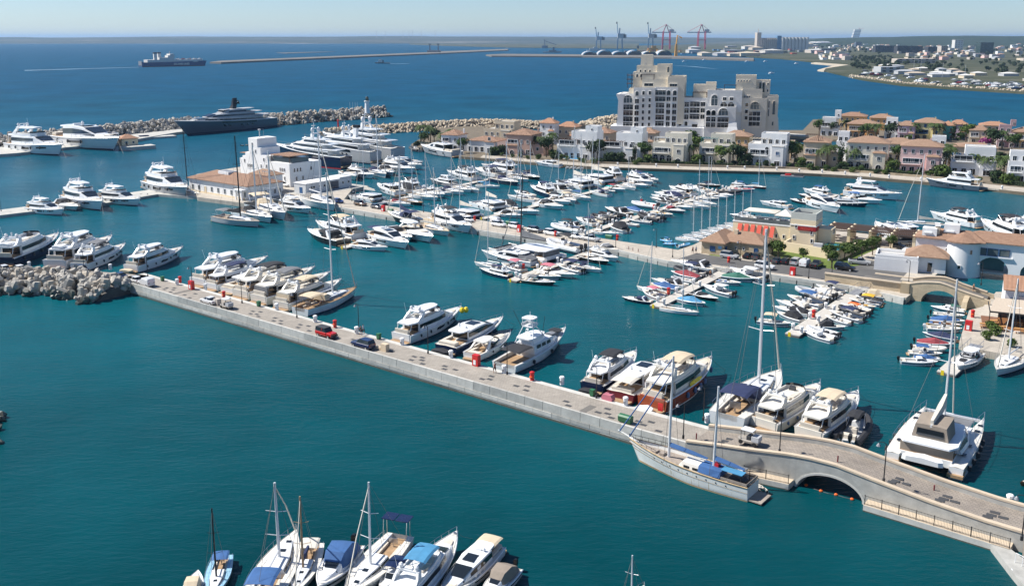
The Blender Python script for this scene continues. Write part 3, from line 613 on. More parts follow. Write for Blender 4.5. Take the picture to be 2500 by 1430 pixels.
    for x,mh,cl in ((.16,mh1,.3),(-.2,mh2,.22)):
        put('mast',MB().tube([(x,0,.08),(x-.008,0,mh)],.011,8,.0075),'mast',s); bm_=put('boom',MB().tube([(x-.01,0,.19),(x-cl,0,.175)],.006,5),'oldwhite',s)
        put('furled_sail',MB().loft([[(x-.012-q*cl,-w,.195-.012*q),(x-.012-q*cl,0,.195-.012*q+w*2.4),(x-.012-q*cl,w,.195-.012*q)] for q,w in ((0,.013),(.25,.012),(.6,.01),(1,.005))]),'bluecloth',bm_)
        for sg in (1,-1): put('shroud',MB().tube([(x-.02,sg*.11,.11),(x-.008,0,mh*.9)],.0015,4),'rope',s)
    for tx in (.585,.5): put('furled_jib',MB().tube([(tx,0,.195 if tx>.55 else .17),(.155,0,mh1*(.98 if tx>.55 else .86))],.0055,5,.004),'bluecloth',s)
    dn=one('dinghy',(1,),(1870,1205,1842,1184),'small dinghy hanging behind the wooden schooner','hull=offwhite')
    # jet ski docks and blue inflatables
    jd=thing('jetski_dock','floating dock with red jet ski below the villa promenade','dock',G(1934,430,.2),math.radians(-24)); put('float',MB().box(0,0,-.3,9,3.2,.5),'grey',jd); put('jet_ski',slab(-2.8,-.4,.5,.3,.2,.7),'red',jd); put('jet_ski',slab(.6,4.4,.7,.4,.2,.8),'charcoal',jd)
    for i in range(5): put('jet_ski',cached('jski',lambda: slab(-1.5,1.5,.5,.3,0,.7)),'offwhite' if i % 2 else 'lightgrey',None,G(1384+9*i,411+.6*i,.1),math.radians(-115),label='parked jet ski, %s from the promenade pool yacht' % ordw(i),cat='jet ski',group='jet skis at the promenade')
    for i,c in enumerate(((1622,597,1652,600),(1655,604,1684,600),(1618,588,1640,594))): one('rib',('canopy',) if i==2 else ('',),c,'bright blue inflatable boat, %s beside the stone cottage' % ordw(i),'hull=skyblue canvas=bluecloth',group='blue inflatables')
    one('small',('',0,1),(418,329,396,331),'white launch ahead of the grey superyacht','')
    # barge pontoon with boathouses
    bh=thing('float_barge','flat work pontoon moored at the outer breakwater','barge',G(370,337,.3),math.radians(40)); put('deck',MB().box(0,0,-.3,26,6,1.0),'concrete2',bh); put('cargo',MB().box(-4,.5,.7,5,2,1),'navycloth',bh); put('red_kayak',slab(-9,-5,.4,.3,.2,.4),'red',bh)
    one('dinghy',(1,),(606,356,598,355),'small dark tender crossing the harbour entrance','hull=charcoal'); one('dinghy',(1,),(588,356,596,357),'second small tender near the harbour entrance','hull=charcoal')
def oldhull(name,c,rust):
    mk(name,c,.55,var=.1,vs=12); nt=M(name).node_tree; p=nt.nodes['Principled BSDF']; tc=[n for n in nt.nodes if n.type=='TEX_COORD'][0]
    mp=nt.nodes.new('ShaderNodeMapping'); mp.inputs['Scale'].default_value=(60,60,4); nt.links.new(tc.outputs['Object'],mp.inputs[0]); nz=nt.nodes.new('ShaderNodeTexNoise'); nz.inputs['Scale'].default_value=1; nz.inputs['Detail'].default_value=4; nt.links.new(mp.outputs[0],nz.inputs['Vector'])
    rp=nt.nodes.new('ShaderNodeValToRGB'); rp.color_ramp.elements[0].position=.62; rp.color_ramp.elements[1].position=.72; nt.links.new(nz.outputs['Fac'],rp.inputs['Fac']); mx=nt.nodes.new('ShaderNodeMix'); mx.data_type='RGBA'; lk=p.inputs['Base Color'].links[0].from_socket
    nt.links.new(rp.outputs[0],mx.inputs['Factor']); nt.links.new(lk,mx.inputs['A']); mx.inputs['B'].default_value=rust+(1,); nt.links.new(mx.outputs['Result'],p.inputs['Base Color'])
oldhull('oldwhite',(.78,.77,.72),(.47,.40,.26)); mk('rustcream',(.50,.36,.20),.7,var=.3,vs=30)
# ================================================================ materials for ground and masonry
def brickmat(name,c1,c2,cm,sc=1.0,bw=.5,rh=.25,rough=.8,coord='Object',mort=.02,rot=0,bump=.25):
    m=bpy.data.materials.new(name); m.use_nodes=True; nt=m.node_tree; N=nt.nodes; L=nt.links; p=N['Principled BSDF']; p.inputs['Roughness'].default_value=rough
    tc=N.new('ShaderNodeTexCoord'); mp=N.new('ShaderNodeMapping'); mp.inputs['Rotation'].default_value=(0,0,rot); L.new(tc.outputs[coord],mp.inputs[0])
    b=N.new('ShaderNodeTexBrick'); b.inputs['Scale'].default_value=sc; b.inputs['Brick Width'].default_value=bw; b.inputs['Row Height'].default_value=rh; b.inputs['Mortar Size'].default_value=mort
    b.inputs['Color1'].default_value=c1+(1,); b.inputs['Color2'].default_value=c2+(1,); b.inputs['Mortar'].default_value=cm+(1,); L.new(mp.outputs[0],b.inputs['Vector'])
    nz=N.new('ShaderNodeTexNoise'); nz.inputs['Scale'].default_value=.35; nz.inputs['Detail'].default_value=8; nz.inputs['Roughness'].default_value=.7; L.new(tc.outputs[coord],nz.inputs['Vector'])
    mr=N.new('ShaderNodeMapRange'); L.new(nz.outputs['Fac'],mr.inputs['Value']); mr.inputs['From Min'].default_value=.3; mr.inputs['From Max'].default_value=.7; mr.inputs['To Min'].default_value=.78; mr.inputs['To Max'].default_value=1.14
    sm=N.new('ShaderNodeVectorMath'); sm.operation='SCALE'; L.new(b.outputs['Color'],sm.inputs[0]); L.new(mr.outputs[0],sm.inputs['Scale']); L.new(sm.outputs[0],p.inputs['Base Color'])
    bp=N.new('ShaderNodeBump'); bp.inputs['Strength'].default_value=bump; bp.inputs['Distance'].default_value=.02; L.new(b.outputs['Fac'],bp.inputs['Height']); bp.invert=True; L.new(bp.outputs[0],p.inputs['Normal'])
    MATS[name]=m
brickmat('paving',(.37,.33,.28),(.31,.28,.24),(.22,.2,.17),1,.6,.3,rot=math.radians(-38))
brickmat('bridge_paving',(.33,.285,.235),(.26,.225,.19),(.17,.15,.13),1,.62,.3,rot=math.radians(52),mort=.03)
brickmat('lightpaving',(.47,.42,.35),(.43,.385,.32),(.33,.3,.25),1,1.2,.6,rot=math.radians(-38))
brickmat('limestone',(.52,.42,.28),(.46,.37,.25),(.37,.3,.2),1,.9,.35,mort=.015,coord='Generated')
def wallstone(name,c1,c2,cm,bw,rh):
    brickmat(name,c1,c2,cm,1,bw,rh,coord='Object')
    nt=MATS[name].node_tree; mp=[n for n in nt.nodes if n.type=='MAPPING'][0]; tc=[n for n in nt.nodes if n.type=='TEX_COORD'][0]
    # run the courses on vertical faces: (x+y, z)
    sp=nt.nodes.new('ShaderNodeSeparateXYZ'); cb=nt.nodes.new('ShaderNodeCombineXYZ'); ad=nt.nodes.new('ShaderNodeMath'); ad.operation='ADD'
    nt.links.new(tc.outputs['Object'],sp.inputs[0]); nt.links.new(sp.outputs['X'],ad.inputs[0]); nt.links.new(sp.outputs['Y'],ad.inputs[1]); nt.links.new(ad.outputs[0],cb.inputs['X']); nt.links.new(sp.outputs['Z'],cb.inputs['Y']); nt.links.new(cb.outputs[0],mp.inputs[0])
wallstone('stonewall',(.56,.45,.30),(.47,.37,.245),(.36,.29,.2),.9,.34)
wallstone('bridgestone',(.57,.46,.31),(.50,.40,.27),(.40,.325,.22),1.1,.36)
mk('concrete',(.47,.46,.42),.85,var=.2,vs=.5,bump=.2,bs=3)
mk('concrete2',(.54,.525,.48),.85,var=.18,vs=.9)
mk('concrete3',(.40,.395,.365),.85,var=.22,vs=.7)
mk('wetstain',(.10,.105,.085),.5,var=.35,vs=1.5)
mk('coping',(.56,.46,.34),.8,var=.12,vs=.8)
mk('darkpaver',(.06,.062,.065),.75,var=.25,vs=4)
mk('asphalt',(.105,.103,.1),.9,var=.18,vs=.3,bump=.1)
mk('roadgrey',(.155,.145,.13),.9,var=.15,vs=.3)
mk('kerb',(.45,.43,.39),.85,var=.1)
mk('grass',(.11,.16,.025),.95,var=.35,vs=1.2,bump=.5,bs=20)
mk('sand',(.50,.43,.32),.95,var=.15,vs=.05)
mk('soil',(.16,.13,.09),.95,var=.3,vs=.3)
mk('rockgrey',(.37,.355,.325),.9,var=.25,vs=1.5)
mk('blockgrey',(.34,.32,.285),.88,var=.22,vs=.6)
mk('rockbeige',(.50,.42,.31),.9,var=.25,vs=.8)
mk('rockdark',(.12,.11,.1),.9,var=.3,vs=.8)
mk('iron',(.02,.02,.022),.5,var=0)
mk('yellowwood',(.50,.26,.09),.6,var=.2,vs=4)
mk('deckwood',(.40,.35,.28),.8,var=.2,vs=2)
mk('pontoon',(.50,.47,.42),.85,var=.16,vs=1.5)
mk('pontoonside',(.12,.11,.10),.8,var=.2)
mk('lampglass',(.5,.5,.48),.3,var=0)
def gp(pts,z): return [G(x,y,z) for x,y in pts]
def land(name,pts,z,mat,base=-1.0,label=None):
    P=[(p.x,p.y) for p in gp(pts,z)]
    return put(name,MB().prism(P,base,z),mat,kind='structure')
# ================================================================ front pier, wall and humped bridge
A0=G(310,714); PD=math.radians(-38.02); ex=Vector((math.cos(PD),math.sin(PD),0)); ey=Vector((-math.sin(PD),math.cos(PD),0))
def lerp(tab,s):
    for (a,u),(b,v) in zip(tab,tab[1:]):
        if s<=b: return u+(v-u)*max(0,(s-a))/(b-a)
    return tab[-1][1]
OFF=[(-40,0),(130,0),(137,.2),(145,1.0),(151,2.0),(156,2.4),(160,2.5),(167,2.4),(175,2.2),(200,1.6)]
PAR=[(-40,2.5),(131,2.5),(136,2.7),(142,3.36),(150,4.05),(153,4.2),(156,4.15),(160,3.6),(167,2.85),(173,2.5),(200,2.3)]
def pp(s,o,z=0): p=A0+ex*s+ey*(o+lerp(OFF,s)); return Vector((p.x,p.y,z))
def road(s): return lerp(PAR,s)-.85
WID=8.4
def strip(m,S,o0,o1,zf,z0=None):
    r=[]
    for s in S:
        a,b=pp(s,o0),pp(s,o1); z=zf(s)
        r.append([(a.x,a.y,z),(b.x,b.y,z)] if z0 is None else [(a.x,a.y,z0),(b.x,b.y,z0),(b.x,b.y,z),(a.x,a.y,z)])
    return m.loft(r,closed=z0 is not None,caps=(z0 is not None,)*2)
S1=[-7+8*i for i in range(18)]+[137]
m=MB(); strip(m,S1,.35,WID,lambda s: 1.65,-2)
pier=put('front_pier',m,'paving',kind='structure')
m=MB(); strip(m,S1,WID-.9,WID+.12,lambda s: 1.66+.008,1.2); put('edge_coping',m,'concrete2',pier)
n=43
for i in range(n):
    s0,s1=-7+144*i/n,-7+144*(i+1)/n
    for cidx,(z0,z1,sh,o) in enumerate(((1.16,2.5,0,0),(.5,1.12,.5,-.09),(-.6,.46,0,-.03))):
        a,b=s0+sh*144/n+.035,s1+sh*144/n-.035
        b=min(b,137); oo=o+rnd.uniform(-.012,.012)
        strip_m=strip(MB(),[a,b],oo,.38,lambda s: z1-(.0 if cidx else 0),z0)
        put('wall_panel',strip_m,('concrete','concrete2','concrete3')[(i*3+cidx*2+i // 4) % 3],pier)
put('waterline_stain',strip(MB(),S1,-.085,-.03,lambda s: .3,-.4),'wetstain',pier)
sq=cached('paver',lambda: MB().box(0,0,0,1.05,.62,.012))
for s in [10+7.4*k for k in range(17)]:
    for (ds,o) in ((0,3.4),(1.3,4.1),(-1.2,4.4),(.6,5.2),(2.9,2.9)):
        if rnd.random()<.78: put('paving_slab',sq,'darkpaver',pier,pp(s+ds+rnd.uniform(-.3,.3),o+rnd.uniform(-.3,.3),1.652),PD)
for s,L in ((14,9),(71,5),(118.6,6.5)): put('drain_cover',strip(MB(),[s,s+1.2],1.2,1.2+L*.6,lambda q: 1.662,1.64),'roadgrey',pier)
# bridge
S2=[137+i*.8 for i in range(64)]
AX,AR,ARZ=155.6,4.0,2.35
def soff(s):
    q=(s-AX)/AR
    return -1.5 if abs(q)>=1 else max(-.5,ARZ*math.sqrt(1-q*q)+.0)
SA=sorted(set([s for s in S2 if abs(s-AX)>AR+.05]+[AX+AR*math.sin(pi*(k/16-.5)) for k in range(17)]+[AX-AR-.001,AX+AR+.001]))
m=MB()
for o0,o1 in ((0,.4),(WID-1.8,WID-1.4)):
    m.loft([[(*pp(s,o0)[:2],soff(s)),(*pp(s,o1)[:2],soff(s)),(*pp(s,o1)[:2],lerp(PAR,s)-.22),(*pp(s,o0)[:2],lerp(PAR,s)-.22)] for s in SA])
br=thing('humped_bridge','grey concrete humped bridge with one arch at the lower right','bridge')
put('bridge_wall',m,'concrete3',br)
put('arch_soffit',MB().loft([[(*pp(s,.35)[:2],soff(s)),(*pp(s,WID-1.6)[:2],soff(s))] for s in SA if abs(s-AX)<=AR],closed=False,caps=(0,0)),'concrete',br)
put('arch_ring',MB().loft([[(*pp(AX+(AR+r)*math.sin(a),-.06)[:2],(ARZ+r)*math.cos(a)) for r in (0,.28)]+[(*pp(AX+(AR+r)*math.sin(a),.1)[:2],(ARZ+r)*math.cos(a)) for r in (.28,0)] for a in [pi*(k/20-.5) for k in range(21)]],caps=(1,1)),'concrete2',br)
put('roadway',strip(MB(),S2,.3,WID-1.6,road),'bridge_paving',br)
for nm,o0,o1 in (('parapet',-.1,.5),('parapet',WID-1.85,WID-1.3)):
    put(nm,MB().loft([[(*pp(s,o)[:2],z) for o,z in ((o0,lerp(PAR,s)-.24),(o1,lerp(PAR,s)-.24),(o1,lerp(PAR,s)),(o0,lerp(PAR,s)))] for s in S2]),'coping',br)
for s in (140.5,143.5,161.8,167.4,172.6,178):
    for ds,o in ((0,1.9),(.15,2.7),(.4,3.4),(.6,4.3)):
        z=road(s+ds); put('paving_slab',sq,'darkpaver',br,pp(s+ds,o,z+.03),PD+.1,(1,1,1) )
    if s>150: put('paving_slab',sq,'darkpaver',br,pp(s+1.6,3.6,road(s+1.6)+.03),PD+.1)
for nm,s0,s1,lab in (('a',145.5,151.2,'narrow landing with iron railing left of the bridge arch'),('b',160.2,176,'long ramp landing with iron railing right of the bridge arch')):
    lw=thing('quay_landing',lab,'landing'); SS=[s0+(s1-s0)*i/8 for i in range(9)]
    put('slab',strip(MB(),SS,-1.75,.0,lambda s: .8,-1),'concrete2',lw); put('stone_top',strip(MB(),SS,-1.7,-.02,lambda s: .83,.8),'coping',lw)
    put('waterline_stain',strip(MB(),SS,-1.78,-1.74,lambda s: .15,-.4),'wetstain',lw)
    k=int((s1-s0)/1.9)+1
    for i in range(k):
        p=pp(s0+.1+(s1-s0-.2)*i/(k-1),-1.6,.83); put('railing_post',cached('rpost',lambda: MB().box(0,0,0,.07,.07,1.25)),'iron',lw,p)
    bars=MB(); nb=int((s1-s0)/.16)
    for i in range(nb):
        p=pp(s0+.1+(s1-s0-.2)*i/nb,-1.6); bars.box(p.x,p.y,.9,.018,.018,1.1)
    for z in (.95,1.95): strip(bars,SS,-1.62,-1.58,lambda s: z+.03,z)
    put('railing_bars',bars,'iron',lw,kind='stuff')
# angled ramp at the lower right corner
land('lower_quay',[(2416,1322),(2440,1318),(2640,1470),(2560,1500),(2470,1392)],.8,'concrete3')
land('far_ramp',[(2500,1262),(2640,1310),(2640,1420),(2500,1332)],1.6,'bridge_paving')
fr=thing('white_railing','white tubular railing at the lower right corner','railing')
p0,p1=G(2478,1372,.8),G(2530,1400,.8)
for i in range(4):
    p=p0+(p1-p0)*i/3; put('post',MB().tube([p,p+Vector((0,0,1.1))],.035,5),'white',fr)
put('top_rail',MB().tube([p0+Vector((0,0,1.1)),p1+Vector((0,0,1.1))],.035,5),'white',fr); put('gangway_arm',MB().tube([G(2470,1388,.8),G(2500,1440,.1)],.07,5),'white',fr)
# boom of orange floats under the arch
bm=thing('float_boom','string of orange floats across the bridge arch','boom')
fl=[(1968,1184),(1988,1193),(2004,1198),(2022,1204),(2041,1207),(2060,1213),(2080,1218)]
for i,(x,y) in enumerate(fl):
    if i % 2==0: put('float',cached('float',lambda: MB().lathe(0,0,[(.03,-.12),(.22,-.02),(.22,.1),(.03,.22)],8)),'orange',bm,G(x,y,.05))
put('boom_line',MB().tube([G(x,y,.04) for x,y in fl],.04,4),'charcoal',bm)
# pier head behind the blocks
land('breakwater_road',[(-120,648),(215,661),(372,673),(330,694),(262,679),(-120,668)],1.65,'paving')
# ================================================================ middle quay, left arm and platforms
mq=land('middle_quay',[(470,453),(482,481),(610,498),(692,481),(815,503),(944,525),(1230,571),(1512,611),(1632,637),(1736,650),(1866,667),(2074,697),(2212,727),(2305,655),(2236,600),(2180,584),(1990,545),(1800,548),(1760,565),(1692,598),(1655,610),(1618,604),(1450,579),(1196,541),(1040,517),(840,486),(866,455),(728,464),(700,400),(600,405),(480,425)],1.35,'lightpaving')
put('edge_coping',MB().wall([(p.x,p.y) for p in gp([(692,482),(815,504),(944,526),(1230,572),(1512,612),(1632,638),(1736,651),(1866,668),(2074,698),(2208,728)],1.35)],.9,1.5,.5),'concrete2',mq)
for i in range(40):      # quay face panels between the tiled office and the stone bridge
    t0,t1=i/40,(i+1)/40; E=gp([(815,504),(944,526),(1230,572),(1512,612),(1632,638),(1736,651),(1866,668),(2074,698),(2208,728)],1.35)
    def ept(t):
        q=t*(len(E)-1); k=min(int(q),len(E)-2); return E[k]+(E[k+1]-E[k])*(q-k)
    a,b=ept(t0+.0008),ept(t1-.0008); o=Vector((-ey.x,-ey.y,0))*.27
    put('wall_panel',MB().wall([(a+o)[:2],(b+o)[:2]],-.4,.88,.06),('concrete','concrete2','concrete3')[(i*2+i // 3) % 3],mq)
land('left_quay_arm',[(-60,520),(-60,533),(70,517),(250,497),(385,474),(482,481),(470,453),(365,463),(250,480)],.9,'concrete')
land('car_park',[(1655,632),(1736,645),(1866,662),(2074,691),(2180,700),(2230,650),(2105,632),(2010,655),(1860,642),(1700,618)],1.354+.01,'asphalt',1.2)
land('lawn',[(1730,622),(1800,632),(1815,618),(1870,628),(2040,658),(2110,645),(2100,625),(2160,600),(2190,606),(2140,585),(1900,600),(1745,616)],1.38,'grass',1.2)
land('access_path',[(1690,600),(1700,618),(1760,570),(1735,575)],1.372,'lightpaving',1.2)
# villa land
land('villa_island',[(1004,352),(1010,362),(1108,372),(1122,382),(1172,386),(1310,398),(1450,408),(1554,411),(1710,416),(1918,421),(2006,425),(2100,431),(2253,444),(2385,456),(2500,470),(2700,492),(2700,420),(2440,395),(2330,378),(2150,360),(1960,352),(1890,345),(1990,338),(2100,345),(2330,362),(2500,384),(2700,400),(2700,330),(2500,318),(2250,300),(2060,290),(1985,292),(1960,318),(1880,318),(1700,320),(1480,318),(1440,330),(1300,318),(1180,300),(1090,302),(1040,330)],1.1,'soil')
put('promenade',MB().prism([p[:2] for p in gp([(1172,385),(1310,397),(1450,407),(1710,415),(1918,420),(2100,430),(2253,443),(2500,469),(2700,491),(2700,480),(2500,459),(2253,434),(2100,422),(1918,413),(1710,408),(1450,400),(1310,390),(1180,379)],1.1)],.6,1.16),'lightpaving',kind='structure')
def polyl(pts,z): return [p[:2] for p in gp(pts,z)]
put('garden_wall',MB().wall(polyl([(1450,399),(1710,407),(1918,412),(2100,421),(2253,433),(2400,447)],1.1),1.1,1.9,.4),'limestone',label='low tan garden wall along the villa promenade',cat='wall')
# ================================================================ pontoons
def pontoon(a,b,w,label,ped=None,z=.55):
    A,B=G(*a,z),G(*b,z); d=(B-A); L=d.length; d.normalize(); nrm=Vector((-d.y,d.x,0)); rz=math.atan2(d.y,d.x)
    t=thing('pontoon',label,'pontoon',A,rz)
    put('float_hull',MB().box(L/2,0,-.9,L,w-.12,.68),'pontoonside',t)
    k=max(2,int(L/6.0))
    for i in range(k): put('deck_section',MB().box(L*(i+.5)/k,0,-.2,L/k-.08,w,.2),'pontoon',t)
    put('cleat',MB().box(L*.1,w*.45,0,.3,.08,.12),'iron',t)
    put('ladder',MB().box(.02,w*.2,-.7,.06,.5,1.0),'bright_yellow',t)
    return t,A,d,nrm,L,w
PONT=[]
for a,b,w,lab in [((1250,684),(1442,615),2.6,'concrete finger pontoon of the big catamaran'),((1600,747),(1765,664),2.6,'concrete finger pontoon before the stone cottage'),((1934,816),(2082,719),2.8,'concrete finger pontoon beside the stone bridge'),
                     ((838,604),(1030,553),2.4,'leftmost concrete finger pontoon in the middle basin'),((662,513),(712,493),2.4,'short pontoon below the tiled office'),
                     ((2310,910),(2352,872),3.0,'short pontoon off the restaurant quay'),((938,493),(1270,420),2.4,'far pontoon nearest the white tower'),((1178,533),(1560,440),2.4,'central far pontoon between moored boats'),((1412,574),(1800,452),2.6,'long diagonal far pontoon'),((2002,494),(2038,474),3,'far pontoon facing the villas'),((518,537),(532,535),2.2,'tiny pontoon at the grey racing sloop')]:
    PONT.append(pontoon(a,b,w,lab))
# ================================================================ buildings
def tilemat(name,c1,c2):
    m=bpy.data.materials.new(name); m.use_nodes=True; nt=m.node_tree; N=nt.nodes; L=nt.links; p=N['Principled BSDF']; p.inputs['Roughness'].default_value=.85
    tc=N.new('ShaderNodeTexCoord'); nz=N.new('ShaderNodeTexNoise'); nz.inputs['Scale'].default_value=1.3; nz.inputs['Detail'].default_value=8; nz.inputs['Roughness'].default_value=.75; L.new(tc.outputs['Object'],nz.inputs['Vector'])
    rp=N.new('ShaderNodeValToRGB'); e=rp.color_ramp.elements; e[0].position=.32; e[1].position=.68; e[0].color=c1+(1,); e[1].color=c2+(1,); L.new(nz.outputs['Fac'],rp.inputs['Fac']); L.new(rp.outputs[0],p.inputs['Base Color'])
    w=N.new('ShaderNodeTexWave'); w.wave_type='BANDS'; w.bands_direction='X'; w.inputs['Scale'].default_value=1.4; w.inputs['Distortion'].default_value=.15; L.new(tc.outputs['Object'],w.inputs['Vector'])
    bp=N.new('ShaderNodeBump'); bp.inputs['Strength'].default_value=.8; bp.inputs['Distance'].default_value=.12; L.new(w.outputs['Fac'],bp.inputs['Height']); L.new(bp.outputs[0],p.inputs['Normal']); MATS[name]=m
tilemat('tile',(.29,.17,.11),(.42,.28,.19)); tilemat('tile2',(.38,.19,.11),(.48,.28,.18)); tilemat('tile3',(.27,.15,.095),(.39,.245,.165))
for n_,c_ in dict(wall_white=(.80,.80,.79),wall_cream=(.70,.60,.42),wall_pale=(.68,.63,.52),wall_pink=(.62,.34,.29),wall_lightpink=(.74,.50,.46),wall_ochre=(.62,.44,.20),wall_orange=(.66,.40,.17),wall_tan=(.60,.49,.35),wall_beige=(.60,.51,.38),wall_yellow=(.70,.62,.34),wall_teal=(.20,.60,.52),wall_mauve=(.42,.29,.30),wall_lilac=(.60,.46,.54),hotel=(.82,.80,.76),hotelcream=(.78,.70,.56),hotelwarm=(.70,.63,.52),wall_brown=(.52,.34,.27),sandy=(.76,.63,.43),greypanel=(.50,.52,.48),shedgrey=(.60,.62,.63)).items(): mk(n_,c_,.85,var=.07,vs=.25,bump=.05,bs=4)
mk('timber',(.10,.055,.035),.8,var=.25,vs=3); mk('bluepaint',(.03,.10,.24),.5,var=.1); mk('tealpaint',(.03,.22,.25),.5,var=.1); mk('redawning',(.62,.09,.05),.7,var=.08); mk('redsign',(.30,.012,.02),.4,var=.05)
mk('paleglass',(.10,.13,.14),.05,spec=.7,var=.2,vs=.6); mk('roofdeck',(.52,.50,.46),.9,var=.15,vs=.4); mk('tan_roof',(.50,.42,.33),.9,var=.12)
def outline(w,h,kind,k=0.0):
    a=w/2-k
    if kind=='rect': return [(-a,k),(a,k),(a,h-k),(-a,h-k)]
    r=w/2; sp=h-r*(1.35 if kind=='gothic' else 1); pts=[(-a,k),(a,k)]
    for i in range(9):
        t=pi*i/8
        if kind=='gothic': y=math.sin(t)**.8*1.35
        else: y=math.sin(t)
        pts.append((a*math.cos(t),sp+(r-k)*y))
    return pts
def frame_mesh(w,h,kind,dp,bd,mull):
    o,i=outline(w,h,kind),outline(w,h,kind,bd); m=MB()
    m.loft([[(x,0,z) for x,z in o],[(x,-dp,z) for x,z in o],[(x,-dp,z) for x,z in i],[(x,-.01,z) for x,z in i]],caps=(0,0))
    for q in range(mull): m.box(-w/2+w*(q+1)/(mull+1),-.05,bd,bd*.7,.05,h*.78)
    if h>2.6 and mull: m.box(0,-.05,h*.62,w-bd,.05,bd*.8)
    return m
def window(par,x,y,z,w,h,kind='rect',rz=0,fm='white',gm='glass',dp=.12,bd=.1,mull=0,name='window'):
    w,h=round(w,1),round(h,1)
    f=put(name,cached(('win',w,h,kind,dp,bd,mull),lambda: frame_mesh(w,h,kind,dp,bd,mull)),fm,par,(x,y,z),rz)
    put('pane',cached(('pane',w,h,kind,bd),lambda: MB().poly([(a,-.03,b) for a,b in outline(w,h,kind,bd*.8)])),gm,f)
    return f
def hip(x0,x1,y0,y1,z,h,ov=.5,gable=False):
    x0 -= ov; x1+=ov; y0 -= ov; y1+=ov; a,b=x1-x0,y1-y0; m=MB()
    if a>=b: r0,r1=(x0+(0 if gable else b/2),(y0+y1)/2),(x1-(0 if gable else b/2),(y0+y1)/2)
    else: r0,r1=((x0+x1)/2,y0+(0 if gable else a/2)),((x0+x1)/2,y1-(0 if gable else a/2))
    v=[(x0,y0,z),(x1,y0,z),(x1,y1,z),(x0,y1,z),(r0[0],r0[1],z+h),(r1[0],r1[1],z+h)]
    v+=[(x0,y0,z-.22),(x1,y0,z-.22),(x1,y1,z-.22),(x0,y1,z-.22)]
    m.v=v; m.f=([(0,1,5,4),(1,2,5),(2,3,4,5),(3,0,4)] if a>=b else [(0,1,4),(1,2,5,4),(2,3,5),(3,0,4,5)])+[(6,7,1,0),(7,8,2,1),(8,9,3,2),(9,6,0,3),(9,8,7,6)]
    return m
def flatroof(par,x0,x1,y0,y1,z,mat,ph=.55,t=.3):
    put('parapet',MB().wall([(x0+t/2,y0+t/2),(x1-t/2,y0+t/2),(x1-t/2,y1-t/2),(x0+t/2,y1-t/2)],z+.002,z+ph,t,closed=True),mat,par)
    put('roof_deck',MB().poly([(x0+t,y0+t,z+.05),(x1-t,y0+t,z+.05),(x1-t,y1-t,z+.05),(x0+t,y1-t,z+.05)]),'roofdeck',par)
def block(par,x0,x1,y0,y1,z0,z1,mat,roof='flat',tm='tile',rh=1.8,ov=.5):
    put('wall',MB().box((x0+x1)/2,(y0+y1)/2,z0,x1-x0,y1-y0,z1-z0),mat,par)
    if roof=='flat': flatroof(par,x0,x1,y0,y1,z1,mat)
    elif roof in ('hip','gable'): put('roof',hip(x0,x1,y0,y1,z1+.2,rh,ov,roof=='gable'),tm,par)
def pergola(par,x0,x1,y0,y1,z,h=2.6,mat='timber',n=7,cover=None):
    for x in (x0,x1):
        for y in (y0,y1): put('pergola_post',MB().box(x,y,z,.18,.18,h),mat,par)
    for i in range(n): put('pergola_beam',MB().box(x0+(x1-x0)*i/(n-1),(y0+y1)/2,z+h+.16,.13,y1-y0+.5,.16),mat,par)
    for y in (y0,y1): put('pergola_beam',MB().box((x0+x1)/2,y,z+h,x1-x0+.4,.14,.16),mat,par)
    if cover: put('pergola_cover',MB().box((x0+x1)/2,(y0+y1)/2,z+h+.34,x1-x0,y1-y0,.06),cover,par)
def balcony(par,x0,x1,y,z,d=1.4,mat='wall_white',rail='white'):
    put('balcony_slab',MB().box((x0+x1)/2,y-d/2,z,x1-x0,d,.22),mat,par)
    m=MB().box((x0+x1)/2,y-d+.08,z+1.05,x1-x0,.12,.1); k=max(4,int((x1-x0)/.45))
    for i in range(k+1): m.box(x0+.06+(x1-x0-.12)*i/k,y-d+.08,z+.22,.1,.1,.84)
    put('balustrade',m,rail,par)
VR=math.radians(-24)
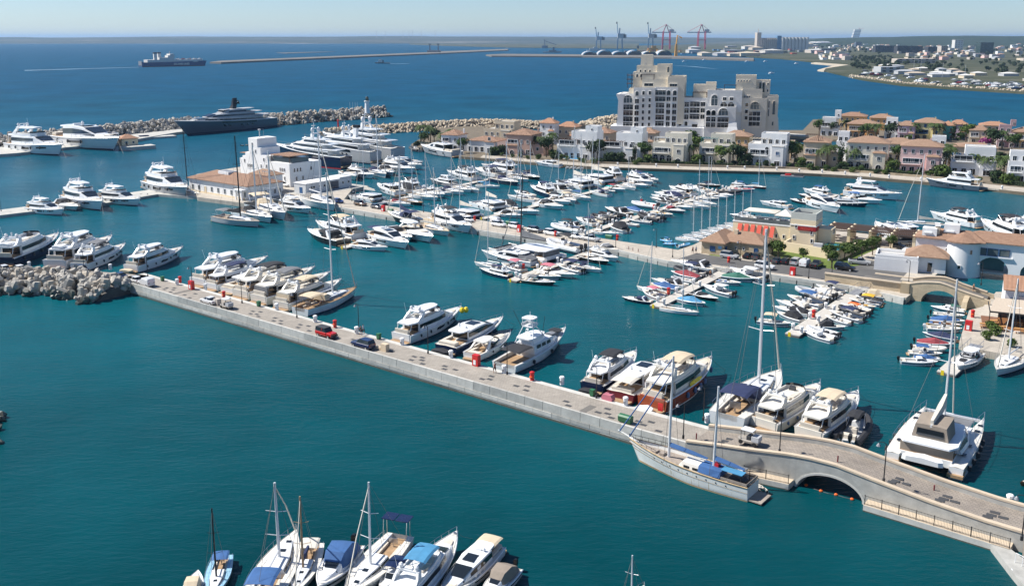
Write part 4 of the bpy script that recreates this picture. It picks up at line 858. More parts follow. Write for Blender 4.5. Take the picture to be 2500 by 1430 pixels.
def villa(label,x0,x1,yb,yt,mat,roof='hip',nst=2,arches=0,tm='tile',per=None,trim='white',shut='glass',bal=True,wing=0,gothic=0,tower=0,yawd=0,dr=.75,name='villa',g='villas on the marina shore'):
    p=G((x0+x1)/2,yb,1.1); k=mpp(p); w=(x1-x0)*k/.97; hh=zat(p,yt)-1.1; d=max(6.5,w*dr)
    o=thing(name,label,'house',p,VR+math.radians(yawd),1,g)
    X=w/2; rh=min(2.4,hh*.24) if roof in ('hip','gable') else .6; wh=hh-rh; sh=wh/nst
    mx1=X if not wing else X-w*.32
    if roof=='flat' and nst>1 and not per==0:
        block(o,-X,mx1,0,d,0,wh-sh,mat,'flat'); px0,px1=(-X+w*.3,mx1-.4) if per else (-X+.4,mx1-w*.25)
        block(o,px0,px1,d*.3,d-.2,wh-sh+.06,wh,mat,'flat'); py_=d*.3
    else: block(o,-X,mx1,0,d,0,wh,mat,roof,tm,rh); px0,px1,py_=None,None,0
    bw_=w*.3; bx0=X-w*.36 if not wing else -X+w*.05; bz_=sh*max(1,nst-1)-.25; put('bay',MB().box(bx0+bw_/2,-.75,0,bw_,1.52,bz_),mat,o); put('bay_roof',hip(bx0,bx0+bw_,-1.5,.1,bz_+.2,.7,.3) if roof != 'flat' else MB().box(bx0+bw_/2,-.75,bz_,bw_+.3,1.7,.25),tm if roof != 'flat' else 'roofdeck',o)
    window(o,bx0+bw_/2,-1.51,.2,min(2.4,bw_*.7),2.3,'arch' if arches else 'rect',0,trim,'glass',.15,.14,1)
    if bz_>4.5: window(o,bx0+bw_/2,-1.51,sh+.5,1.5,1.7,'rect',0,trim,shut,.12,.12,1)
    if wing:
        wz=sh*max(1,nst-1); block(o,mx1-.01,X,1.2,d*.85,0,wz,mat if wing==1 else 'wall_white','hip' if roof=='flat' or wing==2 else 'flat',tm,1.4)
        window(o,(mx1+X)/2,1.2,.6 if wz<4 else wz-2.4,1.3,1.6,'rect',0,trim,shut)
    if per: pergola(o,-X+.6,-X+.6+(mx1+X)*.5,.5,d*.45,(wh-sh+.1) if roof=='flat' else wh+.55,2.4,per if per != 1 else 'timber')
    n=max(2,int((mx1+X)/3.0))
    for s in range(nst):
        z=s*sh; pent=px0 is not None and s==nst-1
        for i in range(n if not pent else max(2,n-1)):
            x=-X+(mx1+X)*(i+.5)/n
            if pent: window(o,px0+(px1-px0)*(i+.5)/max(2,n-1),py_,z+.4,1.5,min(2.0,sh*.65),'rect',0,trim,'glass',.12,.12,1); continue
            if bx0-.6<x<bx0+bw_+.6 and z<bz_-1: continue
            if s==0 and arches and i<arches: window(o,x,0,.15,min(2.6,(mx1+X)/n*.82),sh*.82,'arch',0,trim,'glass',.2,.14,1)
            elif s==0: window(o,x,0,.15,1.9,min(2.5,sh*.78),'rect',0,trim,'glass',.12,.12,1,'door')
            elif gothic and abs(i-(n-1)/2)<1: window(o,x,0,z+.25,1.7,sh*.85,'gothic',0,trim,'glass',.15,.12,1)
            else: window(o,x,0,z+.75,1.3,min(1.7,sh*.55),'rect',0,trim,shut,.12,.12,1)
        for j in range(0 if pent else 2): window(o,-X,d*(.3+.4*j),z+.8,1.0,min(1.5,sh*.5),'rect',-pi/2,trim,shut)
    if bal and nst>1: window(o,-X+.3+(mx1+X)*.25,-.02,sh+.15,(mx1+X)*.42,min(2.4,sh*.78),'rect',0,trim,'glass',.3,.16,2,'loggia'); balcony(o,-X+.3,-X+.3+(mx1+X)*.5,0,sh-.1,1.3,mat,trim if trim != 'timber' else 'wall_white')  # loggia: flat dark pane painted in place of a shaded recess
    if tower: block(o,X-w*.34,X-.3,d*.35,d*.8,wh+.02,wh+tower,mat,'flat'); window(o,X-w*.17,d*.35,wh+tower*.35,.8,1.1)
    if roof != 'flat': put('chimney',MB().box(X*.4,d*.6,wh+rh*.3,.7,.7,rh*.9),mat,o)
    return o
for a in [
 dict(label='white villa with brown tiled roofs at the island tip',x0=1075,x1=1140,yb=368,yt=319,mat='wall_white',wing=2,tm='tile3'),
 dict(label='white annex with tiled roof beside the leftmost villa hedge',x0=1138,x1=1216,yb=372,yt=336,mat='wall_white',nst=1,roof='hip',tm='tile3',bal=False),
 dict(label='tall flat-roofed beige villa behind the white annex',x0=1178,x1=1252,yb=352,yt=297,mat='wall_beige',roof='flat',per=1,nst=3,bal=False),
 dict(label='pinkish brown villa with two big arches and a pool',x0=1233,x1=1326,yb=379,yt=318,mat='wall_brown',arches=2,tm='tile3',wing=1),
 dict(label='narrow white villa with orange roof turret behind the pink-brown villa',x0=1317,x1=1354,yb=352,yt=290,mat='wall_white',nst=3,tm='tile2',bal=False),
 dict(label='white villa with long orange tiled roof behind',x0=1359,x1=1406,yb=350,yt=299,mat='wall_tan',tm='tile2',bal=False),
 dict(label='white villa with pointed arch windows and roof pergola, left one',x0=1358,x1=1452,yb=388,yt=322,mat='wall_white',roof='flat',per=1,gothic=1,tower=2.5),
 dict(label='brown-roofed stone villa half hidden between two white villas',x0=1426,x1=1489,yb=365,yt=313,mat='wall_tan',tm='tile3',bal=False),
 dict(label='white villa with pointed arch windows before the hotel',x0=1468,x1=1562,yb=393,yt=326,mat='wall_white',roof='flat',per=1,gothic=1,tower=2.5),
 dict(label='beige tiled villa at the hotel foot',x0=1546,x1=1598,yb=362,yt=314,mat='wall_beige',bal=False),
 dict(label='cream villa with ground floor arches and white roof canopy',x0=1592,x1=1674,yb=398,yt=326,mat='wall_pale',roof='flat',arches=3,nst=3,per='white'),
 dict(label='pale villa with teal shutters',x0=1707,x1=1782,yb=398,yt=328,mat='wall_pale',roof='flat',arches=1,per='tealpaint',shut='tealpaint',nst=3),
 dict(label='ochre villa with tiled roof behind the teal-shuttered villa',x0=1762,x1=1826,yb=375,yt=321,mat='wall_ochre',bal=False),
 dict(label='white villa with white roof pergolas and blue windows',x0=1826,x1=1914,yb=405,yt=327,mat='wall_white',roof='flat',gothic=1,nst=3,per='wall_beige',shut='bluepaint'),
 dict(label='small tan house right of the blue-windowed villa',x0=1912,x1=1942,yb=388,yt=345,mat='wall_tan',roof='flat',bal=False),
 dict(label='tan villa with timber roof pergola at the promenade steps',x0=1962,x1=2046,yb=408,yt=335,mat='wall_tan',per=1,wing=1,nst=2),
 dict(label='plain white tower house between tan and yellow villas',x0=2040,x1=2076,yb=394,yt=322,mat='wall_white',roof='flat',nst=3,bal=False),
 dict(label='white and yellow villa with arcaded roof loggia',x0=2070,x1=2160,yb=414,yt=336,mat='wall_pale',roof='hip',nst=3,arches=2),
 dict(label='cream house with broad tiled roof and red shutters',x0=2148,x1=2232,yb=392,yt=340,mat='wall_pale',shut='redcloth'),
 dict(label='pink villa with white balustrades',x0=2200,x1=2290,yb=424,yt=344,mat='wall_lightpink',nst=3,arches=0),
 dict(label='white slab tower behind the pink villa',x0=2270,x1=2314,yb=402,yt=333,mat='wall_white',roof='flat',nst=3,bal=False),
 dict(label='white villa with navy awnings behind the grey yacht',x0=2325,x1=2422,yb=428,yt=360,mat='wall_white',roof='flat',per='bluepaint',shut='navycloth'),
 dict(label='low beige house with tan roof beyond the navy-awning villa',x0=2335,x1=2425,yb=388,yt=352,mat='wall_beige',nst=1,bal=False,tm='tile'),
 dict(label='white modern villa at the right edge',x0=2462,x1=2520,yb=446,yt=370,mat='wall_white',roof='flat',nst=3),
 dict(label='white stepped villa, leftmost of the back row',x0=2004,x1=2048,yb=332,yt=287,mat='wall_white',roof='flat',tower=4,nst=2),
 dict(label='ochre tiled house behind the back row palms',x0=2050,x1=2110,yb=312,yt=276,mat='wall_ochre',bal=False,tm='tile3'),
 dict(label='orange villa with three arches in the back row',x0=2070,x1=2138,yb=336,yt=294,mat='wall_orange',arches=3),
 dict(label='yellow orange house with tiled roof in the back row',x0=2124,x1=2176,yb=318,yt=280,mat='wall_orange',bal=False),
 dict(label='white back row villa with red trellis',x0=2160,x1=2196,yb=339,yt=288,mat='wall_white',roof='flat',nst=3,shut='redcloth'),
 dict(label='dusty pink back row villa',x0=2192,x1=2230,yb=341,yt=297,mat='wall_lilac',roof='hip'),
 dict(label='pale yellow back row villa with blue balconies',x0=2234,x1=2296,yb=342,yt=290,mat='wall_yellow',arches=1,nst=3,shut='bluepaint',trim='bluepaint'),
 dict(label='lilac back row villa',x0=2318,x1=2356,yb=337,yt=294,mat='wall_lilac',tm='tile2',bal=False),
 dict(label='turquoise-fronted back row villa with pink upper floor',x0=2297,x1=2326,yb=340,yt=297,mat='wall_teal',tm='tile2',arches=1,bal=False),
 dict(label='beige back row villa with balcony',x0=2367,x1=2407,yb=353,yt=308,mat='wall_beige'),
 dict(label='house with long salmon roof at the back',x0=2394,x1=2453,yb=334,yt=299,mat='wall_tan',tm='tile2',bal=False),
 dict(label='mauve back row villa with dark tower',x0=2436,x1=2474,yb=360,yt=306,mat='wall_mauve',roof='flat',arches=2,tower=2.6,nst=3),
 dict(label='ochre back row villa with arches at the right edge',x0=2476,x1=2540,yb=362,yt=312,mat='wall_ochre',arches=3)]: villa(**a)
def pool(label,pts):
    t=thing('swimming_pool',label,'pool'); P=polyl(pts,1.2)
    put('basin_rim',MB().prism(polyl([(x+(x-sum(q[0] for q in pts)/4)*.08,y+(y-sum(q[1] for q in pts)/4)*.3) for x,y in pts],1.2),1.05,1.22),'coping',t); put('pool_water',MB().prism(P,1.1,1.235),'poolwater',t)
mk('poolwater',(.06,.36,.62),.05,var=.1); pool('blue pool before the pinkish brown villa',[(1218,374),(1262,378),(1278,373),(1228,370)]); pool('blue pool before the left pointed-arch villa',[(1364,386),(1412,390),(1416,384),(1368,381)])
# ---------------------------------------------------------------- hotel
hp=G(1508,334,1.1); HK=mpp(hp)*1.0; HR=math.radians(-14)
ho=thing('hotel','large white stepped hotel tower block beyond the villas','hotel',hp,HR)
def hx(px): return (px-1508)*HK*.95
def hz(py,px=1508): return (334+(px-1508)*.028-py)*HK*.985
def hblock(x0,x1,yt,y0,d,mat,roof='flat',zb=0):
    block(ho,hx(x0),hx(x1),y0,y0+d,zb,hz(yt,x0),mat,roof); return y0
def hw(x0,x1,rows,y,n,ww,wh,kind='rect',m=1,dp=.45):
    for py in rows:
        for i in range(n): window(ho,hx(x0)+(hx(x1)-hx(x0))*(i+.5)/n,y,hz(py,x0)-.2,ww*1.18,wh*1.12,kind,0,'hotel','glass',dp,.14,m)
hblock(1510,1546,231,0,16,'hotel'); put('buttress',MB().loft([[(hx(1510)-a,-.6,z),(hx(1510)+2.4,-.6,z),(hx(1510)+2.4,16,z),(hx(1510)-a,16,z)] for a,z in ((3.6,0),(1.8,4),(.8,10),(.5,20),(1.6,hz(233)),(1.6,hz(230)))]),'wall_white',ho)
window(ho,hx(1532),0,hz(252),5.2,4.6,'arch',0,'hotel','paleglass',.5,.25,2)
hw(1520,1544,(267,281,296,310),0,1,5.2,2.6,m=2)
hblock(1546,1600,217,-.8,18,'hotel'); hw(1548,1562,(252,267,281,296,310),-.8,1,2.2,2.3); window(ho,hx(1555),-.8,hz(234),2.0,2.7,'arch',0,'hotel','paleglass',.4,.16)
hw(1564,1578,(232,249,263,278,293,308),-.8,1,1.3,2.0,m=0); hw(1580,1594,(232,249,263,278,293,308),-.8,1,1.3,2.0,m=0)
hblock(1600,1656,217,-.2,18,'hotel'); hw(1600,1626,(233,248,263,277,292,307),-.2,1,5.0,2.5,m=2)
hw(1626,1656,(234,),-.2,2,1.9,2.6,'arch',0); hw(1626,1656,(248,264,279,294,308),-.2,2,2.0,2.2)
for x in (1600,1626,1641): put('pilaster',MB().box(hx(x),-.55,0,1.0,.75,hz(250,x)),'wall_white',ho)
put('podium',MB().box((hx(1490)+hx(1800))/2,6,-.1,hx(1800)-hx(1490),16,6.2),'wall_white',ho)
hblock(1565,1632,197,2.5,14,'hotelcream',zb=hz(220)); hw(1572,1592,(212,),2.5,1,4.4,1.6)
hblock(1630,1671,192,.6,17,'hotelcream',zb=hz(300)); hw(1632,1656,(213,),.6,1,3.6,1.4,m=2)
hblock(1540,1632,181,5,12,'hotelcream',zb=hz(215)); hw(1546,1566,(191,),5,2,1.1,1.8,'arch',0); pergola(ho,hx(1563),hx(1594),2.6,5,hz(198,1563),3.0,'timber',6)
hblock(1548,1604,166,7,9,'hotelcream',zb=hz(182)); hw(1552,1588,(180,),7,3,.9,1.6,m=0)
hblock(1600,1635,163,6,10,'hotelcream',zb=hz(182)); window(ho,hx(1628),6,hz(190,1628),1.4,5.2,'gothic',0,'hotelcream','paleglass',.3,.2)
put('tower',MB().box((hx(1557)+hx(1588))/2,11,hz(168),hx(1588)-hx(1557),6.4,hz(136)-hz(168),top=.92),'hotelcream',ho); window(ho,hx(1569),7.95,hz(160),.7,1.3); window(ho,hx(1569),8.05,hz(147),.6,.6)
put('balcony_frame',MB().box(hx(1533),6,hz(196),3.6,5,.25).box(hx(1533),6,hz(186),3.6,5,.25).box(hx(1533),6,hz(206),3.6,5,.25).box(hx(1528),3.8,hz(216),.25,.25,8).box(hx(1538),3.8,hz(216),.25,.25,8),'timber',ho)
hblock(1532,1546,220,3,10,'hotelcream',zb=hz(232)); hblock(1656,1728,243,1.2,15,'hotel'); hw(1656,1686,(262,277,292),1.2,2,2.2,2.5); hw(1687,1710,(262,277,292),1.2,1,4.6,2.6,m=2); hw(1711,1726,(262,277,292),1.2,1,2.2,2.3)
hw(1656,1686,(308,),1.2,2,1.6,2.4,'arch',0); window(ho,hx(1700),1.2,1,3.4,7,'rect',0,'hotel','glass',.5,.2,0,'entrance')
hblock(1692,1747,214,6,10,'hotelcream',zb=hz(246)); pergola(ho,hx(1692),hx(1726),1.6,5.8,hz(243,1692),3.0,'timber',7); hblock(1722,1747,209,7.5,7,'hotelcream',zb=hz(222))
hblock(1724,1799,264,-3,15,'hotel'); hw(1727,1752,(282,),-3,2,2.1,2.7,'arch',0); hw(1727,1752,(297,310),-3,2,2.1,2.4); window(ho,hx(1769),-3,hz(284,1769),5.4,4.2,'arch',0,'hotel','paleglass',.5,.2,2); hw(1757,1781,(298,311),-3,1,5.2,2.4,m=2)
put('buttress',MB().loft([[(hx(1783)-a,-3-b,z),(hx(1802)+a,-3-b,z),(hx(1802)+a,8,z),(hx(1783)-a,8,z)] for a,b,z in ((2.4,3.2,0),(1.2,2,4),(.2,.8,7.2),(0,.3,9.4))]),'wall_white',ho)
hblock(1728,1812,226,1,14,'hotel',zb=hz(270)); window(ho,hx(1746),1,hz(262,1746),3.8,6.2,'gothic',0,'hotel','paleglass',.5,.25,1); hw(1760,1795,(263,),.98,2,3.2,2.4,'arch',1); hw(1762,1795,(248,),1,2,1.8,1.6)
hblock(1795,1844,193,4,11,'hotelcream',zb=hz(232)); hw(1797,1832,(206,),4,5,.6,1.2,m=0); pergola(ho,hx(1768),hx(1796),2,5,hz(226,1768),2.8,'timber',5)
hblock(1843,1878,206,6,10,'hotelwarm',zb=hz(250)); hw(1850,1866,(232,),6,2,1.3,5,'arch',0); hw(1867,1877,(216,231),6,1,.8,1.4,m=0); hblock(1812,1860,225,3,10,'hotelwarm',zb=hz(250)); hw(1816,1832,(244,),3,3,.8,1.3,m=0)
hblock(1797,1813,262,2.2,12,'hotel'); hblock(1812,1872,246,1.5,14,'hotelwarm'); window(ho,hx(1844),1.5,hz(272,1844),5.2,4.4,'arch',0,'hotelwarm','paleglass',.5,.2,2); hw(1832,1856,(286,298,310),1.5,1,5.2,2.3,m=2); hw(1818,1830,(264,280,295),1.5,1,1.5,2.0,m=0)
hblock(1872,1899,243,3,14,'hotelwarm'); window(ho,hx(1889),3,hz(285,1889),1.6,7.5,'arch',0,'hotelwarm','paleglass',.3,.16); window(ho,hx(1889),3,hz(311,1889),1.5,2.4,'arch',0,'hotelwarm','paleglass',.3,.16); hw(1873,1881,(268,288),3,1,.7,3.6,m=0)
put('buttress',MB().loft([[(hx(1890),3-b,z),(hx(1899)+a,3-b,z),(hx(1899)+a,17,z),(hx(1890),17,z)] for a,b,z in ((2.6,.4,0),(1.0,.2,5),(.3,.1,12))]),'hotelwarm',ho)
# flat road bridge between the hotel and the right-hand villas
cb=thing('canal_bridge','flat pale road bridge between the hotel and the right-hand villas','bridge'); put('deck',MB().wall(polyl([(1868,326),(1970,333)],2.2),2.2,2.9,5),'concrete2',cb); put('pier',MB().wall(polyl([(1925,336),(1970,340)],1),-.5,2.2,4.5),'bridgestone',cb); put('parapet',MB().wall(polyl([(1868,330),(1970,337)],2.2),2.9,3.6,.3),'concrete2',cb)
# ---------------------------------------------------------------- tiled office, white tower, shed
def rect_at(name,label,cat,corner,z,L1,L2,rz=PD):
    "local frame: origin at the corner nearest the camera, -x along the quay to the left, +y away"
    return thing(name,label,cat,G(*corner,z),rz)
of=rect_at('harbour_office','long white office with brown tiled roof beside the quay','building',(606,489),1.35,27,16)
L1=(G(478,463,1.35)-G(606,489,1.35)).length; L2=(G(671,474,1.35)-G(606,489,1.35)).length; EH=4.6
put('wall',MB().box(-L1/2,L2/2,0,L1,L2,EH),'wall_white',of); put('plinth',MB().box(-L1/2,-.02,0,L1,.08,.5),'sandy',of); put('roof',hip(-L1,0,0,L2,EH+.2,2.6,.7),'tile3',of); put('roof_lantern',MB().box(-L1*.58,L2*.45,EH+2.0,6,3.6,1.0),'wall_white',of); put('lantern_glass',MB().box(-L1*.58,L2*.45,EH+3.002,5.2,2.8,.05),'grey',of); put('rear_block',MB().box(-L1*.35,L2+3,0,10,6.4,6),'wall_white',of); put('rear_roof',hip(-L1*.35-5,-L1*.35+5,L2-.2,L2+6.2,6.2,1.6,.5),'tile',of)
for i in range(9):
    if i in (2,): window(of,-L1+L1*(i+.6)/9,0,.1,1.1,2.3,'rect',0,'sandy','sandy',name='door')
    else: window(of,-L1+L1*(i+.6)/9,0,.9,1.1,1.7,'rect',0,'lightgrey','paleglass',mull=1)
for i in range(7): window(of,0,L2*(i+.6)/7,.9,1.0,1.6,'rect',pi/2,'lightgrey','paleglass',mull=1)
for i in range(3): put('porch_column',MB().box(-1.2-i*1.6,-1.6,0,.5,.5,3.2),'wall_white',of)
put('porch_roof',MB().box(-2.8,-1.0,3.2,4.6,2.2,.4),'wall_white',of)
tw=rect_at('control_tower','white stepped harbour tower behind the tiled office','building',(709,457),1.35,20,9)
T1=(G(606,437,1.35)-G(709,457,1.35)).length; T2=9.0; TK=mpp(G(680,450))
for (a,b,zt) in ((0,.40,8.6),(.40,.56,10.6),(.56,.62,13.2),(.62,.80,16.6),(.80,.88,11.0),(.88,.94,9.6),(.94,1.0,8.6)):
    put('wall',MB().box(-T1*(a+b)/2,T2/2,0,T1*(b-a)+.01,T2+(.004 if zt>9 else 0),zt),'wall_white',tw)
put('wall',MB().box(-T1*.2,T2+3,0,T1*.4,6,8.5),'wall_white',tw); put('terrace_roof',MB().box(-T1*.2,5,11.0,T1*.38,9,.25),'tile3',tw); put('terrace_glass',MB().box(-T1*.2,5.5,8.6,T1*.37,8,1.8),'paleglass',tw); put('terrace_roof',MB().box(-T1*.97,4,10.4,3,7,.2),'tile3',tw)
for x in (.03,.38):
    for y in (.9,9): put('terrace_post',MB().box(-T1*x,y,8.6,.15,.15,2.4),'timber',tw)
for x,z in ((.1,5.4),(.14,5.4),(.18,5.4),(.3,2.2),(.34,2.2),(.38,2.2),(.56,5.6),(.5,8.2),(.75,5.4),(.79,5.4),(.83,5.4),(.9,7),(.22,2.2),(.1,2.2),(.72,13.5),(.66,11),(.45,5.8)): window(tw,-T1*x,-.002,z,.8,1.5,'arch' if z in (5.4,) else 'rect',0,'wall_white')
for y,z in ((2.2,5.2),(3.6,5.2),(5,5.2),(3,2),(6,2),(10,5.2)): window(tw,.002,y,z,.9,1.6,'arch' if z>4 else 'rect',pi/2,'wall_white')
put('antenna_mast',MB().tube([(-T1*.74,4,16.5),(-T1*.74,4,19.5)],.18,6).box(-T1*.74,4,19.2,.8,.8,.5),'lightgrey',tw); put('antenna',MB().tube([(-T1*.66,4,16.5),(-T1*.66,4,20)],.06,4),'lightgrey',tw)
sh=thing('white_shed','low white container-like shed right of the harbour tower','shed',G(747,474,1.35),math.atan2(*(G(858,455,1.35)-G(747,474,1.35)).yx)); SL=(G(858,455,1.35)-G(747,474,1.35)).length
put('wall',MB().box(SL/2,3,0,SL,6,3.4),'shedgrey',sh); put('roof_edge',MB().box(SL/2,3,3.4,SL+.3,6.3,.25),'wall_white',sh); put('end_block',MB().box(SL*.87,3.05,0,SL*.26,6.4,4.0),'shedgrey',sh); put('shutter',MB().box(SL*.6,-.02,.2,SL*.22,.08,2.8),'navy',sh); put('door',MB().box(.0,2.5,0,.1,1.6,2.2),'bluepaint',sh)
for x in (.12,.17,.3,.4,.8,.93): window(sh,SL*x,-.0 if x<.7 else -.15,1.5,1.1,1.0,'rect',0,'wall_white')
put('concrete_base',MB().box(SL*.55,1,-1.8,SL*1.3,11,1.85),'concrete3',sh)
# ---------------------------------------------------------------- text helper
def text_mesh(s,size,bold=.0,ext=.03):
    c=bpy.data.curves.new('t','FONT'); c.body=s; c.size=size; c.extrude=ext; c.offset=bold; c.align_x='CENTER'
    o=bpy.data.objects.new('t',c); COL.objects.link(o); dg=bpy.context.evaluated_depsgraph_get(); dg.update()
    me=bpy.data.meshes.new_from_object(o.evaluated_get(dg)); bpy.data.objects.remove(o); me.materials.clear(); me.materials.append(None); return me
# ---------------------------------------------------------------- restaurant with the red awnings, pergola, stone cottage
rs=thing('awning_restaurant','sand-coloured restaurant with red window awnings and square tower','restaurant',G(1988,608,1.35),math.radians(-31))
tw_w,tw_d,tw_h=6.5,7.0,zat(G(1988,608,1.35),523)-1.35
put('tower',MB().box(-tw_w/2,tw_d/2,0,tw_w,tw_d,tw_h*.80),'sandy',rs); put('cornice',MB().box(-tw_w/2,tw_d/2,tw_h*.63,tw_w+.3,tw_d+.3,.25),'wall_white',rs)
put('tower_crown',MB().wall([(-tw_w+.2,.2),(-.2,.2),(-.2,tw_d-.2),(-tw_w+.2,tw_d-.2)],tw_h*.8+.002,tw_h,.4,closed=True),'greypanel',rs); put('roof_deck',MB().box(-tw_w/2,tw_d/2,tw_h*.8,tw_w-.6,tw_d-.6,.15),'lightgrey',rs); put('roof_hatch',MB().box(-tw_w*.6,tw_d*.5,tw_h*.8,3.4,3,1.3),'charcoal',rs)
put('sign_board',MB().box(-2.2,-.12,tw_h*.50,4.6,.2,1.0),'redsign',rs); put('sign_board',MB().box(.12,1.6,tw_h*.50,.2,3.2,1.0),'redsign',rs)
put('sign_lettering',text_mesh("FRIDAY'S",.78,.015),'redawning',rs,(-2.2,-.23,tw_h*.5+.22),rot=(pi/2,0,0)); put('sign_lettering',text_mesh('BAR',.78,.015),'redawning',rs,(.23,1.6,tw_h*.5+.22),rot=(pi/2,0,pi/2))
for x,z in ((-5.0,.55),(-1.0,.40),(-5.4,.22),(-.8,.16)): window(rs,x,0,tw_h*z,.7,1.1)
BW=15.4; BH=tw_h*.56
put('wall',MB().box(-tw_w-BW/2,4.6,0,BW,8.6,BH),'sandy',rs); put('roof_edge',MB().box(-tw_w-BW/2,4.6,BH,BW+.2,8.8,.3),'wall_white',rs); put('terrace_floor',MB().box(-tw_w-BW/2,4.6,BH+.3,BW-.4,8.2,.05),'roofdeck',rs)
for i in range(6):
    x=-tw_w-BW+2.0+i*1.75; aw=put('awning',MB().loft([[(x-.55,.28,BH*.92),(x+.55,.28,BH*.92),(x+.55,.2,BH*.92),(x-.55,.2,BH*.92)],[(x-.55,-1.0,BH*.38),(x+.55,-1.0,BH*.38),(x+.55,-1.06,BH*.38),(x-.55,-1.06,BH*.38)]]),'redawning',rs); window(rs,x,.3,BH*.35,.9,BH*.4)
for x in (-tw_w-3.6,-tw_w-1.6): window(rs,x,.3,BH*.35,.7,1.1)
def pavil(x,y,w,d,z,h,mat,peak):
    for a in (-1,1):
        for b in (-1,1): put('canopy_post',MB().box(x+a*w*.46,y+b*d*.46,z,.12,.12,h),'lightgrey',rs)
    put('canopy',hip(x-w/2,x+w/2,y-d/2,y+d/2,z+h,peak,.1),mat,rs)
pavil(-tw_w-9,5,8.5,5.2,BH+.35,2.5,'sailcloth',.5); pavil(-tw_w-2.4,3.8,4.2,5,BH+.35,2.2,'offwhite',1.5)
for i in range(13): put('terrace_post',MB().box(-tw_w-BW+.3+(BW-.6)*i/12,.5,BH+.3,.1,.1,1.5),'iron',rs)
for i in range(6): put('terrace_post',MB().box(-tw_w-BW+.3,.5+8*i/5,BH+.3,.1,.1,1.5),'iron',rs)
put('terrace_glass',MB().box(-tw_w-BW/2,.42,BH+.35,BW-.5,.03,1.0),'paleglass',rs)
for i in range(9): put('terrace_table',MB().lathe(-tw_w-BW+2+(i % 5)*3.2,2.2+(i // 5)*4.5,[(.35,BH+.36),(.06,BH+.4),(.06,BH+1.0),(.6,BH+1.02),(.6,BH+1.08)],8),'white',rs)
def rloc(px,py):
    q=G(px,py,1.35)-G(1988,608,1.35); c,q2=math.cos(math.radians(31)),math.sin(math.radians(31)); return (q.x*c-q.y*q2,q.x*q2+q.y*c)
yw=[rloc(*p) for p in ((1914,613),(2044,636),(2092,614),(2150,596))]
put('yard_wall',MB().wall(yw,0,2.5,.35),'sandy',rs); put('yard_wall',MB().wall([rloc(1914,613),rloc(1930,604)],0,2.5,.35),'sandy',rs); put('yard_floor',MB().prism([rloc(*p) for p in ((1918,612),(2043,634),(2090,613),(2060,600),(1940,600))],0,.3),'grey',rs); put('yard_water_feature',MB().box(5.0,1.5,.3,5.0,2.6,1.2),'tealpaint',rs); put('cooling_unit',MB().box(1.2,-1.2,.3,2.2,1.3,1.6),'lightgrey',rs)
put('side_room',MB().box(1.8,tw_d*.7,0,3.4,5,tw_h*.55),'sandy',rs); window(rs,3.5,tw_d*.7,tw_h*.38,2,1.4,rz=pi/2)
pg=thing('timber_pergola','brown timber pergola on sandy columns beside the restaurant tower','pergola',G(2008,590,1.35),math.radians(-31)); PX=27; PZ=3.4
for j,y in enumerate((1.2,5.0,8.8)):
    for i in range(6):
        x=1+PX*i/5; put('column',MB().box(x,y,0,.75,.75,PZ+.3),'sandy',pg); put('column_cap',MB().lathe(x,y,[(.5,PZ+.3),(.5,PZ+.45),(.1,PZ+.8)],4),'wall_cream',pg)
for y in (1.2,5.0,8.8): put('main_beam',MB().box(1+PX/2,y,PZ-.25,PX,.2,.25),'timber',pg)
for i in range(64): put('rafter',cached('rafter',lambda: MB().box(0,5,PZ+.32,.2,9.4,.2)),'timber',pg,(.6+(PX+.6)*i/63,0,0))
put('deck',MB().box(1+PX/2,5,0,PX+1,9,.2),'deckwood',pg)
for i in range(12): put('table',MB().lathe(2.5+(i % 6)*4.6,3+(i // 6)*3.9,[(.4,.2),(.08,.25),(.08,.85),(.7,.9),(.7,.95)],8),'timber',pg)
sc_=thing('stone_cottage','small stone cottage with tiled hip roof and blue shutters','cottage',G(1766,625,1.35),math.radians(-33))
CW1=(G(1728,614,1.35)-G(1766,625,1.35)).length; CW2=(G(1850,602,1.35)-G(1766,625,1.35)).length; ce=3.1
put('wall',MB().box(-CW1/2,5.5,0,CW1,11,ce),'stonewall',sc_); put('wall',MB().box(4.5,7.2,0,9.01,7.6,ce),'stonewall',sc_); put('wall',MB().box(7.2,4.3,0,3.6,2.4,ce),'stonewall',sc_)
put('roof',hip(-CW1,0,0,11,ce+.2,2.2,.6),'tile',sc_); put('roof',hip(-CW1*.5,9,3.4,11,ce+.25,2.1,.6),'tile',sc_); put('chimney',MB().box(1,6,ce+1.2,.9,.9,1.6),'wall_tan',sc_)
for x,rz,y in ((-CW1*.5,0,0),(0,pi/2,1.6),(9,pi/2,5)): window(sc_,x,y,.9,1.4,1.3,'rect',rz,'bluepaint','bluepaint',mull=1,name='shutter_window')
window(sc_,7.2,3.1,.05,1.0,2.2,'rect',0,'bluepaint','bluepaint',name='door'); window(sc_,2,3.4,1.3,.6,.8); window(sc_,4,3.4,1.3,.6,.8)
put('blue_emblem',MB().box(-1.0,-.03,1.7,.9,.05,.7),'skyblue',sc_)
